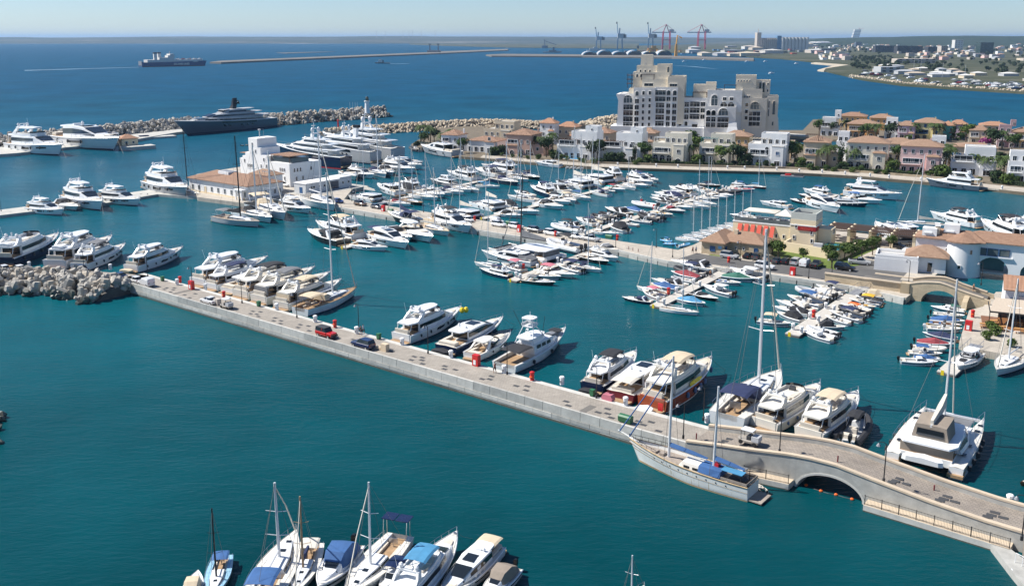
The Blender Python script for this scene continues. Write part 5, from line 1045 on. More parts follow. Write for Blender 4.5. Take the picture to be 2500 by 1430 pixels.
# ---------------------------------------------------------------- white arched building on the right
ab=thing('arched_building','large white building with rounded bay, archway and brown tiled roof','building',G(2324,668,.6),math.radians(-30))
AH=zat(G(2324,668,.6),590)-.6; LW=8.6
put('wall',MB().box(-LW/2+1,4.3,-.6,LW+2,6.4,AH+.6),'wall_white',ab)
put('round_bay',MB().lathe(1.6,3.2,[(4.2,-.6),(4.0,2),(3.9,AH-.2)],20),'wall_white',ab,smooth=True)
RWL=26; ax0,ar=8.2,3.4
xs=sorted(set([2.5,ax0-ar-.001,ax0+ar+.001]+[ax0+ar*math.sin(pi*(k/14-.5)) for k in range(15)]+[14.0,14.001]+[15.8+1.8*math.sin(pi*(k/8-.5)) for k in range(9)]+[17.601,RWL]))
def azb(x):
    if abs(x-ax0)<=ar: return 1.0+math.sqrt(max(0,ar*ar-(x-ax0)**2))
    if abs(x-15.8)<=1.8: return 1.6+math.sqrt(max(0,3.24-(x-15.8)**2))
    return -.8
put('wall',MB().loft([[(x,2.2,azb(x)),(x,3.0,azb(x)),(x,3.0,AH),(x,2.2,AH)] for x in xs]),'wall_white',ab)
put('wall',MB().box(RWL*.5+1.25,6.2,4.6,RWL-2.5,6.2,AH-4.6),'wall_white',ab); put('rear_pier',MB().box(RWL*.78,8,-.8,RWL*.43,9.4,5.4),'wall_white',ab); put('rear_pier',MB().box(3.4,8,-.8,2,9.4,5.4),'wall_white',ab)
put('archway_glass',MB().box(ax0-.4,4.6,.9,5.4,.1,3.6),'paleglass',ab); put('side_glass',MB().box(15.8,2.9,-.2,3.6,.08,4.2),'paleglass',ab); put('archway_floor',MB().box(8,7.5,.3,8,9,.4),'concrete2',ab)
put('roof',hip(-LW,6,1.1,7.5,AH+.2,1.9,.5),'tile3',ab); put('roof',hip(1,RWL+6,2.2,9.4,AH+.25,1.9,.5),'tile3',ab); put('bay_roof',MB().lathe(1.6,3.2,[(4.5,AH-.15),(4.5,AH+.15),(2.8,AH+.8),(.2,AH+1.9)],20),'tile3',ab)
for x,y,w_,d_,h_ in ((-LW+2.8,2.6,3.2,2.6,2.6),(-1.2,4.2,3.4,2.6,3.6)): put('roof_box',MB().box(x,y,AH-.2,w_,d_,h_),'wall_white',ab); put('vent_hood',MB().box(x-.3,y-d_/2-.15,AH+h_*.45,1.8,.4,.3),'white',ab)
for x,y in ((-4.2,2.6),(-4.6,5.4)): put('chimney',MB().box(x,y,AH,1.0,1.0,2.9),'wall_beige',ab); put('chimney_cap',MB().box(x,y,AH+2.9,1.2,1.2,.2),'wall_white',ab)
for x in (8,): put('ribbon_sill',MB().box(x,2.1,AH-3.3,8.4,.5,.25),'wall_white',ab)
for i in range(3): window(ab,5.6+2.4*i,2.2,AH-3.0,2.3,1.8,'rect',0,'bluepaint','paleglass')
window(ab,15.6,2.2,AH-3.4,1.1,1.6,'rect',0,'bluepaint','bluepaint'); window(ab,20,2.2,AH-3.4,1.1,1.6,'rect',0,'bluepaint','bluepaint')
for x,z in ((-LW+7.0,AH-2.9),(-LW+8.8,AH-2.9)): window(ab,x,1.1,z,.8,1.0)
window(ab,3.6,-.25,5.0,.7,1.2,rz=.5); window(ab,1.4,-.8,1.4,.8,1.0)
an=thing('white_annex','low flat-roofed white annex with tiled pavilion beside the arched building','annex',G(2240,668,1.35),math.radians(-25))
AN=(G(2140,652,1.35)-G(2240,668,1.35)).length
put('wall',MB().box(-AN/2,3.6,0,AN,7.2,3.0),'wall_white',an); flatroof(an,-AN,0,0,7.2,3.0,'wall_white',.8,.5); put('roof_partition',MB().box(-AN*.55,2.6,3.05,AN*.7,.3,.7),'wall_white',an); put('roof_slot',MB().box(-AN*.35,1.3,3.06,AN*.25,.18,.06),'charcoal',an); put('roof_slot',MB().box(-AN*.68,1.3,3.06,AN*.2,.18,.06),'charcoal',an)
put('pavilion_wall',MB().box(1.6,5.4,0,8.4,6.6,3.6),'wall_white',an); put('pavilion_roof',hip(-2.6,5.8,2.1,8.7,3.8,2.2,.6),'tile',an); window(an,2.4,2.1,.1,1.2,2.4,name='door'); window(an,-.0,3.2,.6,1.6,1.8,rz=pi/2)
# ---------------------------------------------------------------- stone bridge
b0,b1=G(2212,731),G(2352,751); bd=(b1-b0); BL=bd.length; brz=math.atan2(bd.y,bd.x)
sb=thing('stone_bridge','tan stone hump bridge with one arch on the right','bridge',b0,brz)
def bz(py,px):      # height of photo row py over the bridge face at column px
    t=(px-2212)/140; return zat(b0+bd*t,py)
top=[(-6,692),(0,692),(.2,688),(.4,687.5),(.56,689),(.72,696),(.9,707),(1.15,719),(1.45,733)]
TZ=[(t*BL,bz(y,2212+140*t)) for t,y in top[1:]]
bxs=(BL*.26,BL*.93); bc,brr=sum(bxs)/2,(bxs[1]-bxs[0])/2; bax=min(2.9,lerp(TZ,bc)-1.1)
def bso(x): q=(x-bc)/brr; return -1 if abs(q)>=1 else max(-.6,bax*math.sqrt(1-q*q))
bx=sorted(set([BL*i/14 for i in range(21)]+[bc+brr*math.sin(pi*(k/16-.5)) for k in range(17)]+[bxs[0]-.001,bxs[1]+.001]))
m=MB()
for y0,y1 in ((0,.5),(5.6,6.1)): m.loft([[(x,y0,bso(x)),(x,y1,bso(x)),(x,y1,lerp(TZ,x)-.2),(x,y0,lerp(TZ,x)-.2)] for x in bx])
put('spandrel_wall',m,'bridgestone',sb)
for y0,y1 in ((-.1,.6),(5.5,6.2)): put('parapet_coping',MB().loft([[(x,y0,lerp(TZ,x)-.2),(x,y1,lerp(TZ,x)-.2),(x,y1,lerp(TZ,x)),(x,y0,lerp(TZ,x))] for x in [-8+1.2*i for i in range(int((BL*1.5+8)/1.2))]]),'coping',sb)
put('roadway',MB().loft([[(x,.4,lerp(TZ,x)-.8),(x,5.8,lerp(TZ,x)-.8)] for x in [-10+1.2*i for i in range(int((BL*1.5+10)/1.2))]],closed=False,caps=(0,0)),'roadgrey',sb)
put('arch_soffit',MB().loft([[(x,.3,bso(x)),(x,5.9,bso(x))] for x in bx if bxs[0]<=x<=bxs[1]],closed=False,caps=(0,0)),'bridgestone',sb)
put('corner_pier',MB().box(-.4,.6,-1,1.8,1.8,lerp(TZ,0)+1.05),'limestone',sb); put('wing_wall',MB().loft([[(-x,.35,-.8),(-x,.8,-.8),(-x,.8,z),(-x,.35,z)] for x,z in ((1.3,lerp(TZ,0)-.2),(12,lerp(TZ,0)-.35),(17.5,lerp(TZ,0)-.4))]),'bridgestone',sb); put('wing_coping',MB().wall([(-1.3,.57),(-17.6,.57)],lerp(TZ,0)-.38,lerp(TZ,0)-.1,.75),'coping',sb)
put('buttress',MB().loft([[(BL+a,-b,z),(BL+1.0+a,-b,z),(BL+1.0+a,.2,z),(BL+a,.2,z)] for a,b,z in ((-.2,2.2,0),(-.2,1.4,1.5),(0,.1,2.6))]),'limestone',sb)
# ---------------------------------------------------------------- restaurant quay with terrace
land('restaurant_quay',[(2366,757),(2342,834),(2372,849),(2500,873),(2700,900),(2700,720),(2432,712),(2400,748)],1.35,'lightpaving')
wr=thing('terrace_restaurant','white restaurant with tiled roof and tan terrace awning at the right edge','restaurant',G(2412,795,1.35),math.radians(-24))
put('wall',MB().box(12,13,0,18,8,zat(G(2440,770,1.35),705)-1.3),'wall_white',wr); WZ=zat(G(2440,770,1.35),705)-1.3
put('roof',MB().loft([[(2.6,8.6,WZ-.2),(22,8.6,WZ-.2),(22,8.7,WZ-.35),(2.6,8.7,WZ-.35)],[(2.6,13,WZ+1.9),(22,13,WZ+1.9),(22,13.1,WZ+1.75),(2.6,13.1,WZ+1.75)]]),'tile2',wr); put('lower_roof',MB().loft([[(2.8,6.6,WZ-3.6),(20,6.6,WZ-3.6),(20,6.7,WZ-3.75),(2.8,6.7,WZ-3.75)],[(2.8,9,WZ-2.6),(20,9,WZ-2.6),(20,9.1,WZ-2.75),(2.8,9.1,WZ-2.75)]]),'tile2',wr)
put('sign_lettering',text_mesh('wagamama',1.35,.02),'lightgrey',wr,(8.3,8.9,WZ-1.75),rot=(pi/2,0,0)); put('sign_emblem',MB().lathe(4.3,0,[(.55,0),(.55,.1)],14),'charcoal',wr,(0,8.86,WZ-2.4),rot=(pi/2,0,0))
put('awning',MB().loft([[(0,0,2.9),(20,0,2.9),(20,0,3.0),(0,0,3.0)],[(1.2,6.8,3.9),(20,6.8,3.9),(20,6.8,4.0),(1.2,6.8,4.0)]]),'tan_roof',wr); put('awning_frame',MB().box(10,0,2.66,20,.15,.25).box(.05,3.4,2.9,.15,6.8,.2),'iron',wr)
for x in (0.1,4.6,9.2,14): put('awning_post',MB().box(x,.1,0,.14,.14,2.8),'iron',wr)
put('terrace_floor',MB().box(9,2.4,0,20,8.5,.12),'wood',wr); put('back_glass',MB().box(11,6.9,0,18,.1,3.2),'glass',wr)
for i,(x,y) in enumerate(((-.6,-1.8),(2.2,-2.4),(5.2,-2.6),(1.2,1.4),(5,1.4),(8.4,-2.2),(9,1.4))):
    tb=thing('picnic_table','wooden picnic table, %s on the restaurant terrace' % ordw(i),'table',wr.matrix_basis @ Vector((x,y,.05)) if False else G(2412,795,1.35)+Vector((x*math.cos(math.radians(-24))-y*math.sin(math.radians(-24)),x*math.sin(math.radians(-24))+y*math.cos(math.radians(-24)),.12)),math.radians(-24+30*(i % 2)),1,'picnic tables')
    put('table_top',cached('ptop',lambda: MB().box(0,0,.72,1.9,.8,.06)),'yellowwood',tb)
    for s in (1,-1): put('bench',cached('pben',lambda: MB().box(0,0,.42,1.9,.28,.05)),'yellowwood',tb,(0,s*.72,0)); put('trestle',cached('ptr',lambda: MB().box(0,0,0,.1,1.6,.1).box(0,.4,0,.1,.1,.72).box(0,-.4,0,.1,.1,.72)),'yellowwood',tb,(s*.7,0,0))
# ================================================================ breakwaters
def rockmesh(seed,sq=1.0):
    r=random.Random(seed); import bmesh
    bm=bmesh.new(); bmesh.ops.create_icosphere(bm,subdivisions=1,radius=1)
    for v in bm.verts: v.co *= r.uniform(.72,1.12); v.co.z *= .8*sq
    me=bpy.data.meshes.new('rock'); bm.to_mesh(me); bm.free(); me.materials.append(None); return me
ROCKS=[rockmesh(i) for i in range(6)]
def armour(seed):
    "concrete armour unit: a stout bar with two bevelled anvils and stub legs"
    r=random.Random(seed); m=MB()
    def bar(a,b,w,t):
        a,b=Vector(a),Vector(b); d=(b-a).normalized(); u=d.orthogonal().normalized(); v=d.cross(u)
        m.loft([[a+d*(b-a).length*q+(u*math.cos(pi/3*k)*w+v*math.sin(pi/3*k)*t)*e for k in range(6)] for q,e in ((0,.72),(.12,1),(.88,1),(1,.72))])
    bar((-1.2,0,0),(1.2,0,0),.62,.40); bar((.0,.0,-.2),(.12,.1,1.05),.46,.42); bar((-.5,-.75,0),(-.45,.7,-.1),.36,.3)
    return m.mesh('armour')
ARM=[armour(1)]
def mound_core(name,pts,hw,z,mat,par=None,kind='structure'):
    P=[Vector(p) for p in pts]; r=[]
    for i,p in enumerate(P):
        d=(P[min(i+1,len(P)-1)]-P[max(i-1,0)]).normalized(); nn=Vector((-d.y,d.x,0))
        r.append([tuple(p.xy+(nn*hw).xy)+(-1,),tuple(p.xy+(nn*hw*.3).xy)+(z,),tuple(p.xy-(nn*hw*.3).xy)+(z,),tuple(p.xy-(nn*hw).xy)+(-1,)])
    return put(name,MB().loft(r),mat,par,kind=None if par else kind)
def along(P,t):
    L=[(P[i+1]-P[i]).length for i in range(len(P)-1)]; q=t*sum(L)
    for i,l in enumerate(L):
        if q<=l or i==len(L)-1: return P[i]+(P[i+1]-P[i])*(q/l),(P[i+1]-P[i]).normalized()
        q -= l
def mound(label,pts,hw,z,n,size,mats,single,arm=False,name='breakwater',lo=-1,hi=1):
    P=[Vector(p) for p in pts]; t=thing(name,label,'breakwater'); mound_core('core',pts,hw*.9,z*.72,'rockdark',t); big=MB(); r=random.Random(len(label))
    for i in range(n):
        p,d=along(P,(i+r.random())/n); nn=Vector((-d.y,d.x,0)); o=r.uniform(lo,hi); a=abs(o); zz=z*(1-max(0,a-.28)/.72)*.92+r.uniform(-.34,.34)*size
        s=size*r.uniform(.75,1.25); q=Vector((p.x,p.y,0))+nn*o*hw; me=ARM[0] if arm else ROCKS[r.randrange(6)]; rot=(r.uniform(0,6.3),r.uniform(0,6.3),r.uniform(0,6.3)); wet=single and zz<.45
        if single: put('concrete_block' if arm else 'boulder',me,'wetstain' if wet else mats[r.randrange(len(mats))],t,(q.x,q.y,zz),sc=s,rot=rot)
        else:
            from mathutils import Euler
            mt=Euler(rot).to_matrix()*s; k=len(big.v); big.v+=[tuple(mt @ v.co+Vector((q.x,q.y,zz))) for v in me.vertices]; big.f+=[tuple(k+j for j in f.vertices) for f in me.polygons]
    if not single: put('boulders' if not arm else 'concrete_blocks',big,mats[0],t,kind='stuff')
    return t
mk('blocklight',(.42,.395,.35),.88,var=.2,vs=.6); mk('blockwarm',(.43,.38,.31),.88,var=.22,vs=.6)
mound('breakwater of interlocking concrete blocks at the left of the front pier',gp([(-60,672),(120,678),(235,688),(288,700)],2.2),7.2,2.9,170,1.4,('blockgrey','blocklight','blockwarm','blocklight'),True,True,lo=-1.02,hi=.62)
mound('end of the outer breakwater of pale concrete blocks below the lighthouse',gp([(668,292),(760,285),(850,279),(925,273),(940,273)],3.0),13,5.4,298,1.75,('blockgrey','blocklight','blockwarm'),True,True)
mound('outer breakwater armour running behind the grey superyacht',gp([(-80,348),(80,336),(200,325),(330,311),(430,301),(560,296),(668,290)],4.0),10,5.8,760,1.75,('blocklight',),False,True)
mound('beige boulder groyne right of the harbour entrance',gp([(797,325),(900,317),(1000,311),(1100,304),(1190,301),(1330,306)],2.0),9,4.2,1300,1.05,('rockbeige',),False)
mound('heap of pale boulders at the foot of the hotel',gp([(1425,320),(1460,308),(1500,300),(1520,300)],2.0),11,6.5,260,1.4,('rockbeige',),False)
mound('small rocks at the left edge above the bottom boats',gp([(-60,1002),(-34,1015),(-44,1090)],0.5),2.4,1.2,24,.7,('rockgrey','rockbeige'),True,name='rock_pile')
land('outer_quay',[(-80,382),(40,374),(160,360),(300,347),(345,338),(432,323),(560,311),(672,302),(672,298),(430,311),(200,338),(-80,366)],1.4,'concrete')
put('crown_wall',MB().wall(polyl([(-80,357),(200,333),(330,318),(430,307),(560,300),(672,293)],2),1.0,4.4,1.0),'concrete3',label='grey concrete crown wall along the outer breakwater',cat='wall')
lh=thing('lighthouse','small white lighthouse with dark green lantern on the outer breakwater','lighthouse',G(897,276,4.5)); LH=zat(G(897,276,4.5),235)-4.5
put('tower',MB().lathe(0,0,[(2.1,0),(1.8,LH*.1),(1.45,LH*.66)],14),'wall_white',lh,smooth=True); put('gallery',MB().lathe(0,0,[(1.9,LH*.66),(2.0,LH*.7),(1.9,LH*.72)],14),'wall_white',lh); put('lantern',MB().lathe(0,0,[(1.1,LH*.72),(1.1,LH*.86)],10),'darkgreen',lh); put('lantern_dome',MB().sph(0,0,LH*.88,1.2,1.2,LH*.11),'darkgreen',lh)
put('beacon',MB().lathe(0,0,[(.5,0),(.45,5.5),(.6,5.6),(.2,6.4)],8),'red',None,G(826,318,2),label='slim red beacon on the boulder groyne',cat='beacon')
for i,x in enumerate((855,862,868,873)): put('signal_mast',MB().tube([(0,0,0),(0,0,9)],.09,4),'lightgrey',None,G(x,282,3),label='thin white pole left of the lighthouse, %s from left' % ordw(i),cat='pole',group='poles by the lighthouse')
for i,(x,y,s) in enumerate(((262,352,1.0),(318,357,1.15))):
    t=thing('boathouse','small cream boathouse with orange roof, %s at the outer breakwater' % ('left','right')[i],'hut',G(x,y,1.4),math.radians(40),s); put('wall',MB().box(0,3,0,7,6,3.2),'wall_cream',t); put('roof',hip(-3.5,3.5,0,6,3.4,1.7,.5),'tile2',t); window(t,-1.5,0,.1,1.1,2.1,name='door'); window(t,1.5,0,1.1,1.0,1.0)
    if i: put('jetty',MB().box(2,-3,-1.6,14,6,1.9),'concrete2',t)
# ================================================================ far shores
def farmat(name,cols,sc,rough=.95):
    m=bpy.data.materials.new(name); m.use_nodes=True; nt=m.node_tree; N=nt.nodes; p=N['Principled BSDF']; p.inputs['Roughness'].default_value=rough; p.inputs['Specular IOR Level'].default_value=.1
    ge=N.new('ShaderNodeNewGeometry'); mp=N.new('ShaderNodeMapping'); mp.inputs['Scale'].default_value=sc; nt.links.new(ge.outputs['Position'],mp.inputs[0]); nz=N.new('ShaderNodeTexNoise'); nz.inputs['Scale'].default_value=1; nz.inputs['Detail'].default_value=9; nz.inputs['Roughness'].default_value=.7; nt.links.new(mp.outputs[0],nz.inputs['Vector'])
    rp=N.new('ShaderNodeValToRGB'); e=rp.color_ramp.elements; e[0].position=.36; e[0].color=cols[0]+(1,); e[1].position=.7; e[1].color=cols[-1]+(1,)
    for i,c in enumerate(cols[1:-1]): k=e.new(.36+.34*(i+1)/(len(cols)-1)); k.color=c+(1,)
    nt.links.new(nz.outputs['Fac'],rp.inputs['Fac']); nt.links.new(rp.outputs[0],p.inputs['Base Color']); MATS[name]=m
farmat('headland',((.03,.05,.045),(.05,.065,.055),(.085,.09,.08),(.24,.23,.2)),(.0012,.0035,.02)); farmat('forest',((.018,.03,.016),(.03,.045,.022),(.05,.06,.03)),(.01,.01,.05)); farmat('townland',((.045,.055,.03),(.075,.08,.05),(.15,.14,.105)),(.008,.008,.01)); mk('moledark',(.16,.145,.125),.9,var=.3,vs=.02); mk('saltflat',(.55,.52,.49),.9,var=.08,vs=.001)
from mathutils import noise as mnoise
def ridge(name,x0,x1,d0,d1,zf,mat,nx=70,ny=7):
    r=[]
    for j in range(ny):
        q=j/(ny-1); D=d0+(d1-d0)*q; row_=[]
        for i in range(nx):
            px=x0+(x1-x0)*i/(nx-1); x=(px-1250)/F*D*1.02; prof=math.sin(min(1,q*1.7)*pi/2)
            row_.append((x,D,-2+(zf(px)+2)*prof*(1+.25*(mnoise.noise(Vector((x*.0009,D*.0012,3))) if q<1 else 0))+(mnoise.noise(Vector((x*.004,D*.004,7)))*5*q)))
        r.append(row_)
    return put(name,MB().loft(r,closed=False,caps=(0,0)),mat,kind='structure',smooth=True)
ridge('far_headland',-900,2100,8600,13500,lambda x: lerp([(-900,40),(0,50),(350,56),(700,62),(1100,66),(1400,62),(1700,48),(2100,40)],x),'headland',120,9)
land('salt_lake',[(1165,104.4),(1870,105.2),(1860,98.2),(1180,99.6)],6,'saltflat',-2)
ridge('wooded_ridge',1880,3300,5600,9000,lambda x: lerp([(1880,15),(1990,48),(2200,62),(2500,66),(3300,66)],x),'forest',80,6)
land('coastal_plain',[(1555,127),(1760,131),(1830,139),(1905,143),(1995,152),(2072,158),(2016,167),(2012,172),(2075,186),(2100,192),(2200,206),(2330,215),(2500,225),(2900,255),(3600,120),(2600,101),(1900,102),(1555,112)],2.2,'townland',-2)
land('far_shore',[(1000,109),(1090,112),(1240,116),(1560,119),(1560,107),(1000,107)],2.2,'townland',-2)
land('beach',[(1990,152.5),(2072,158.5),(2016,167.5),(2012,172.5),(1996,171),(2040,159),(1980,154)],2.4,'sand',-2)
put('outer_mole',MB().prism(polyl([(512,152.2),(540,149),(1040,128.6),(1078,126),(1240,120),(1240,123),(1078,130.5),(1040,132),(700,146),(540,153)],3),-2,3.5),'moledark',label='long low mole stretching toward the commercial port',cat='breakwater'); put('port_mole',MB().prism(polyl([(1186,134.5),(1230,132.5),(1420,134),(1640,137),(1840,143),(1840,147),(1640,141.5),(1420,138.5),(1200,137)],3),-2,3.8),'moledark',label='rocky mole in front of the port cranes',cat='breakwater'); put('reef',MB().prism(polyl([(675,129.5),(780,127.3),(820,126.6),(790,128),(700,131)],.5),-1,1),'rockdark',label='low dark reef beyond the long mole',cat='reef')
mound('pale boulder shore of the boatyard on the far right',gp([(2078,187),(2130,194),(2200,204),(2330,214),(2430,220),(2560,229)],1.5),6,3.2,420,1.5,('rockbeige',),False,name='boulder_shore')
# --- port
def fp(x,y,z=2.2): return G(x,y,z)
mk('craneblue',(.10,.22,.36),.5,var=.1); mk('cranered',(.42,.05,.09),.5,var=.1); mk('craneyellow',(.60,.30,.03),.5,var=.1); mk('silo',(.50,.44,.38),.9,var=.1); mk('silowhite',(.62,.61,.58),.9,var=.08); mk('dustyred',(.42,.09,.06),.6,var=.2)
def bx2(m,a,b,w): m.tube([a,b],w,4); return m
for i,(x,yb,yt) in enumerate(((1461,121,67),(1513,122,54),(1588,121,55))):
    p=fp(x,yb); t=thing('harbour_crane','blue mobile harbour crane with raised jib, %s from left' % ordw(i),'crane',p,0,1,'blue harbour cranes'); Hc=zat(p,yt)-2.2; W_=16
    for a in (-1,1):
        for b in (-1,1): put('leg',MB().tube([(a*W_*.7,b*W_*.7,0),(a*W_*.55,b*W_*.55,Hc*.42)],1.6,4),'craneblue',t)
    put('cabin',MB().box(W_*.3,0,Hc*.42,W_*2.0,W_,Hc*.16),'lightgrey',t); put('counterweight',MB().box(W_*1.3,0,Hc*.42,W_*.8,W_,Hc*.13),'grey',t); put('tower',MB().tube([(-W_*.2,0,Hc*.5),(-W_*.1,0,Hc*.78)],2.4,4),'craneblue',t); put('jib',MB().tube([(-W_*.5,0,Hc*.5),(-W_*.9,0,Hc*.98)],2.2,4,1.2),'craneblue',t); put('jib_tip',MB().box(-W_*.95,0,Hc*.93,5,4,Hc*.07),'charcoal',t)
for i,x in enumerate((1626,1712)):
    p=fp(x,121); t=thing('gantry_crane','crimson ship-to-shore gantry crane, %s one' % ('left','right')[i],'crane',p,0,1,'red gantry cranes'); Hc=zat(p,60)-2.2
    for a in (-1,1):
        for b in (-12,12): put('leg',MB().tube([(a*17,b,0),(a*15,b,Hc*.72)],2.0,4),'cranered',t)
    put('cross_beam',MB().box(0,-12,Hc*.36,36,3,3.2),'cranered',t); put('boom',MB().box(-12,0,Hc*.66,110,5,4),'craneblue',t)
    for a in (-1,1): put('apex_leg',MB().tube([(a*12-2,0,Hc*.7),(-2,0,Hc)],1.8,4),'cranered',t); put('stay',MB().tube([(-2,0,Hc),(-12+a*52,0,Hc*.7)],.8,4),'cranered',t)
    put('machine_house',MB().box(22,0,Hc*.7,20,9,11),'lightgrey',t)
def fbox(name,label,cat,x0,x1,yb,yt,d,mat,group=None,top=1,win=0):
    a=fp(x0,yb); b=fp(x1,yb); w=(b-a).length; t=thing(name,label,cat,(a+b)/2,0,1,group); h_=max(2,zat(a,yt)-2.2); put('wall',MB().box(0,d/2,0,w,d,h_,top=top),mat,t)
    return t,w,h_
t,w,h_=fbox('grain_silo','tall brown grain silo block with tower','silo',1857,1898,122,93,60,'silo')
for i in range(9): put('silo_cell',MB().lathe(-w/2+w*(i+.5)/9,0,[(w/20,0),(w/20,h_*.94)],8),'silo',t)
put('stair_tower',MB().box(-w/2-9,20,0,18,40,h_*1.45),'silo',t); put('antenna',MB().tube([(-w/2-9,20,h_*1.45),(-w/2-9,20,h_*1.75)],1.5,4),'silo',t)
t,w,h_=fbox('white_silo','row of tall white cylindrical silos','silo',1905,1973,122,91,50,'silowhite')
for i in range(8): put('silo_cell',MB().lathe(-w/2+w*(i+.5)/8,-3,[(w/17,0),(w/17,h_*.96)],10),'silowhite',t)
put('blue_tower',MB().box(-w/2-8,10,0,18,30,h_*1.1),'craneblue',t)
p=fp(2086,106); t=thing('leaning_tower','pale leaning tower block on the skyline','tower',p); Hc=zat(p,72)-2.2; sx=mpp(p)
for i in range(9): put('storey',MB().loft([[(-9*sx+i*.85*sx+a*sx,-10,Hc*i/9+z),(6*sx+i*.9*sx-a*sx,-10,Hc*i/9+z),(6*sx+i*.9*sx-a*sx,30,Hc*i/9+z),(-9*sx+i*.85*sx+a*sx,30,Hc*i/9+z)] for a,z in ((0,0),(0,Hc*.075),(.6,Hc*.085))]),'silowhite' if i % 2==0 else 'lightgrey',t)
put('site_crane',MB().tube([(9*sx,0,0),(9*sx,0,Hc*1.1)],1.2,4).tube([(7*sx,0,Hc*1.06),(20*sx,0,Hc*1.06)],1,4),'cranered',t)
t=thing('arched_terminal','low terminal roofed by a row of grey arched vaults','terminal',fp(1422,136.5)); w=(fp(1640,138)-fp(1422,136.5)).length
for i in range(6): put('vault',MB().loft([[(w*(i+.5+.5*math.cos(a))/6,y,(13+3*(i % 2))*math.sin(a)) for a in [pi*k/10 for k in range(11)]] for y in (0,60)],closed=False,caps=(0,0)),'lightgrey',t); put('vault_glazing',MB().poly([(w*(i+.5+.42*math.cos(a))/6,3,(10.5+2.4*(i % 2))*math.sin(a)) for a in [pi*k/10 for k in range(11)]]),'charcoal',t)
def fship(label,x0,x1,yb,hull,sup,blocks,name='cargo_ship',cat='ship'):
    a,b=G(x0,yb),G(x1,yb); L=(b-a).length; t=thing(name,label,cat,(a+b)/2,math.atan2((b-a).y,(b-a).x)); k=mpp(a)
    hb=Hull(.16,.05,.075,d=.02,rake=.06,p=2.4,tw=.9); me=hb.hull(); me.v=[(x*L,y*L,z*L) for x,y,z in me.v]; put('hull',me,hull,t); dk=hb.deck(); dk.v=[(x*L,y*L,z*L) for x,y,z in dk.v]; put('deck',dk,'grey',t)
    for (u,wd,z0,hh,mt) in blocks: put('superstructure',MB().box(u*L,0,z0*L,wd*L,.11*L,hh*L),mt,t)
    return t,L
fship('white naval vessel below the leftmost blue crane',1432,1480,125,'silowhite','',((-.1,.5,.06,.08,'silowhite'),(-.05,.2,.14,.06,'silowhite')),'naval_vessel'); fship('orange offshore ship below the gantry cranes',1560,1612,126,'dustyred','',((.15,.45,.06,.1,'craneyellow'),(.2,.2,.16,.1,'craneyellow')),'offshore_ship'); fship('dark tugboat crossing the open sea',952,915,155.5,'charcoal','',((.12,.3,.07,.1,'silowhite'),(.15,.16,.17,.09,'silowhite'),(-.05,.07,.07,.14,'charcoal')),'tugboat','tugboat'); fship('grey patrol ship beside the arched terminal',1326,1372,129,'grey','',((0,.4,.06,.08,'grey'),(.05,.1,.14,.16,'grey')),'patrol_ship')
t=thing('floating_crane','dark twin-tower work barge at the end of the long mole','barge',G(1060,130.5)); k=mpp(G(1060,130.5)); put('pontoon',MB().box(0,0,0,32*k,30,7*k),'grey',t)
for s in (-1,1): put('lattice_tower',MB().box(s*10*k,0,7*k,3*k,12,14*k,top=.6),'bluegrey',t); put('tower_head',MB().box(s*10*k,0,20*k,6*k,10,2.2*k),'bluegrey',t)
t=thing('deck_crane','yellow orange crane standing on the port mole','crane',fp(1650,139)); k=mpp(fp(1650,139)); put('pedestal',MB().box(0,0,0,7*k,10,30*k,top=.6),'craneyellow',t); put('jib',MB().tube([(0,0,28*k),(2*k,0,50*k),(13*k,0,44*k)],1.8*k,4),'craneyellow',t)
t=thing('lattice_crane','black derrick crane on the far shore','crane',fp(1330,118)); k=mpp(fp(1330,118)); put('mast',MB().tube([(0,0,0),(-1*k,0,20*k)],1.3*k,4),'bluegrey',t); put('jib',MB().tube([(0,0,17*k),(28*k,0,8*k)],.7*k,4),'bluegrey',t); put('base',MB().box(0,0,0,14*k,20,6*k),'bluegrey',t)
r9=random.Random(5)
SHED=['silowhite','lightgrey','silo','wall_beige','grey','roofdeck']
for i in range(26):
    x=r9.uniform(1650,2000); y=r9.uniform(112,138); t,w,h_=fbox('warehouse','low port warehouse among the quayside sheds','warehouse',x,x+r9.uniform(18,52),y,y-r9.uniform(3,8),70,r9.choice(SHED),'port warehouses'); put('roof',hip(-w/2,w/2,0,70,h_+.5,h_*.35,1),r9.choice(SHED),t)
CC=dict(dustyred='rusty red',craneblue='blue',grey='grey',charcoal='dark',craneyellow='orange')
for i in range(44): x=r9.uniform(1520,1990); y=r9.uniform(120,134); cm=r9.choice(list(CC)); fbox('container_stack','stack of %s containers in the commercial port' % CC[cm],'containers',x,x+r9.uniform(4,14),y,y-r9.uniform(2,5),25,cm,'container stacks')
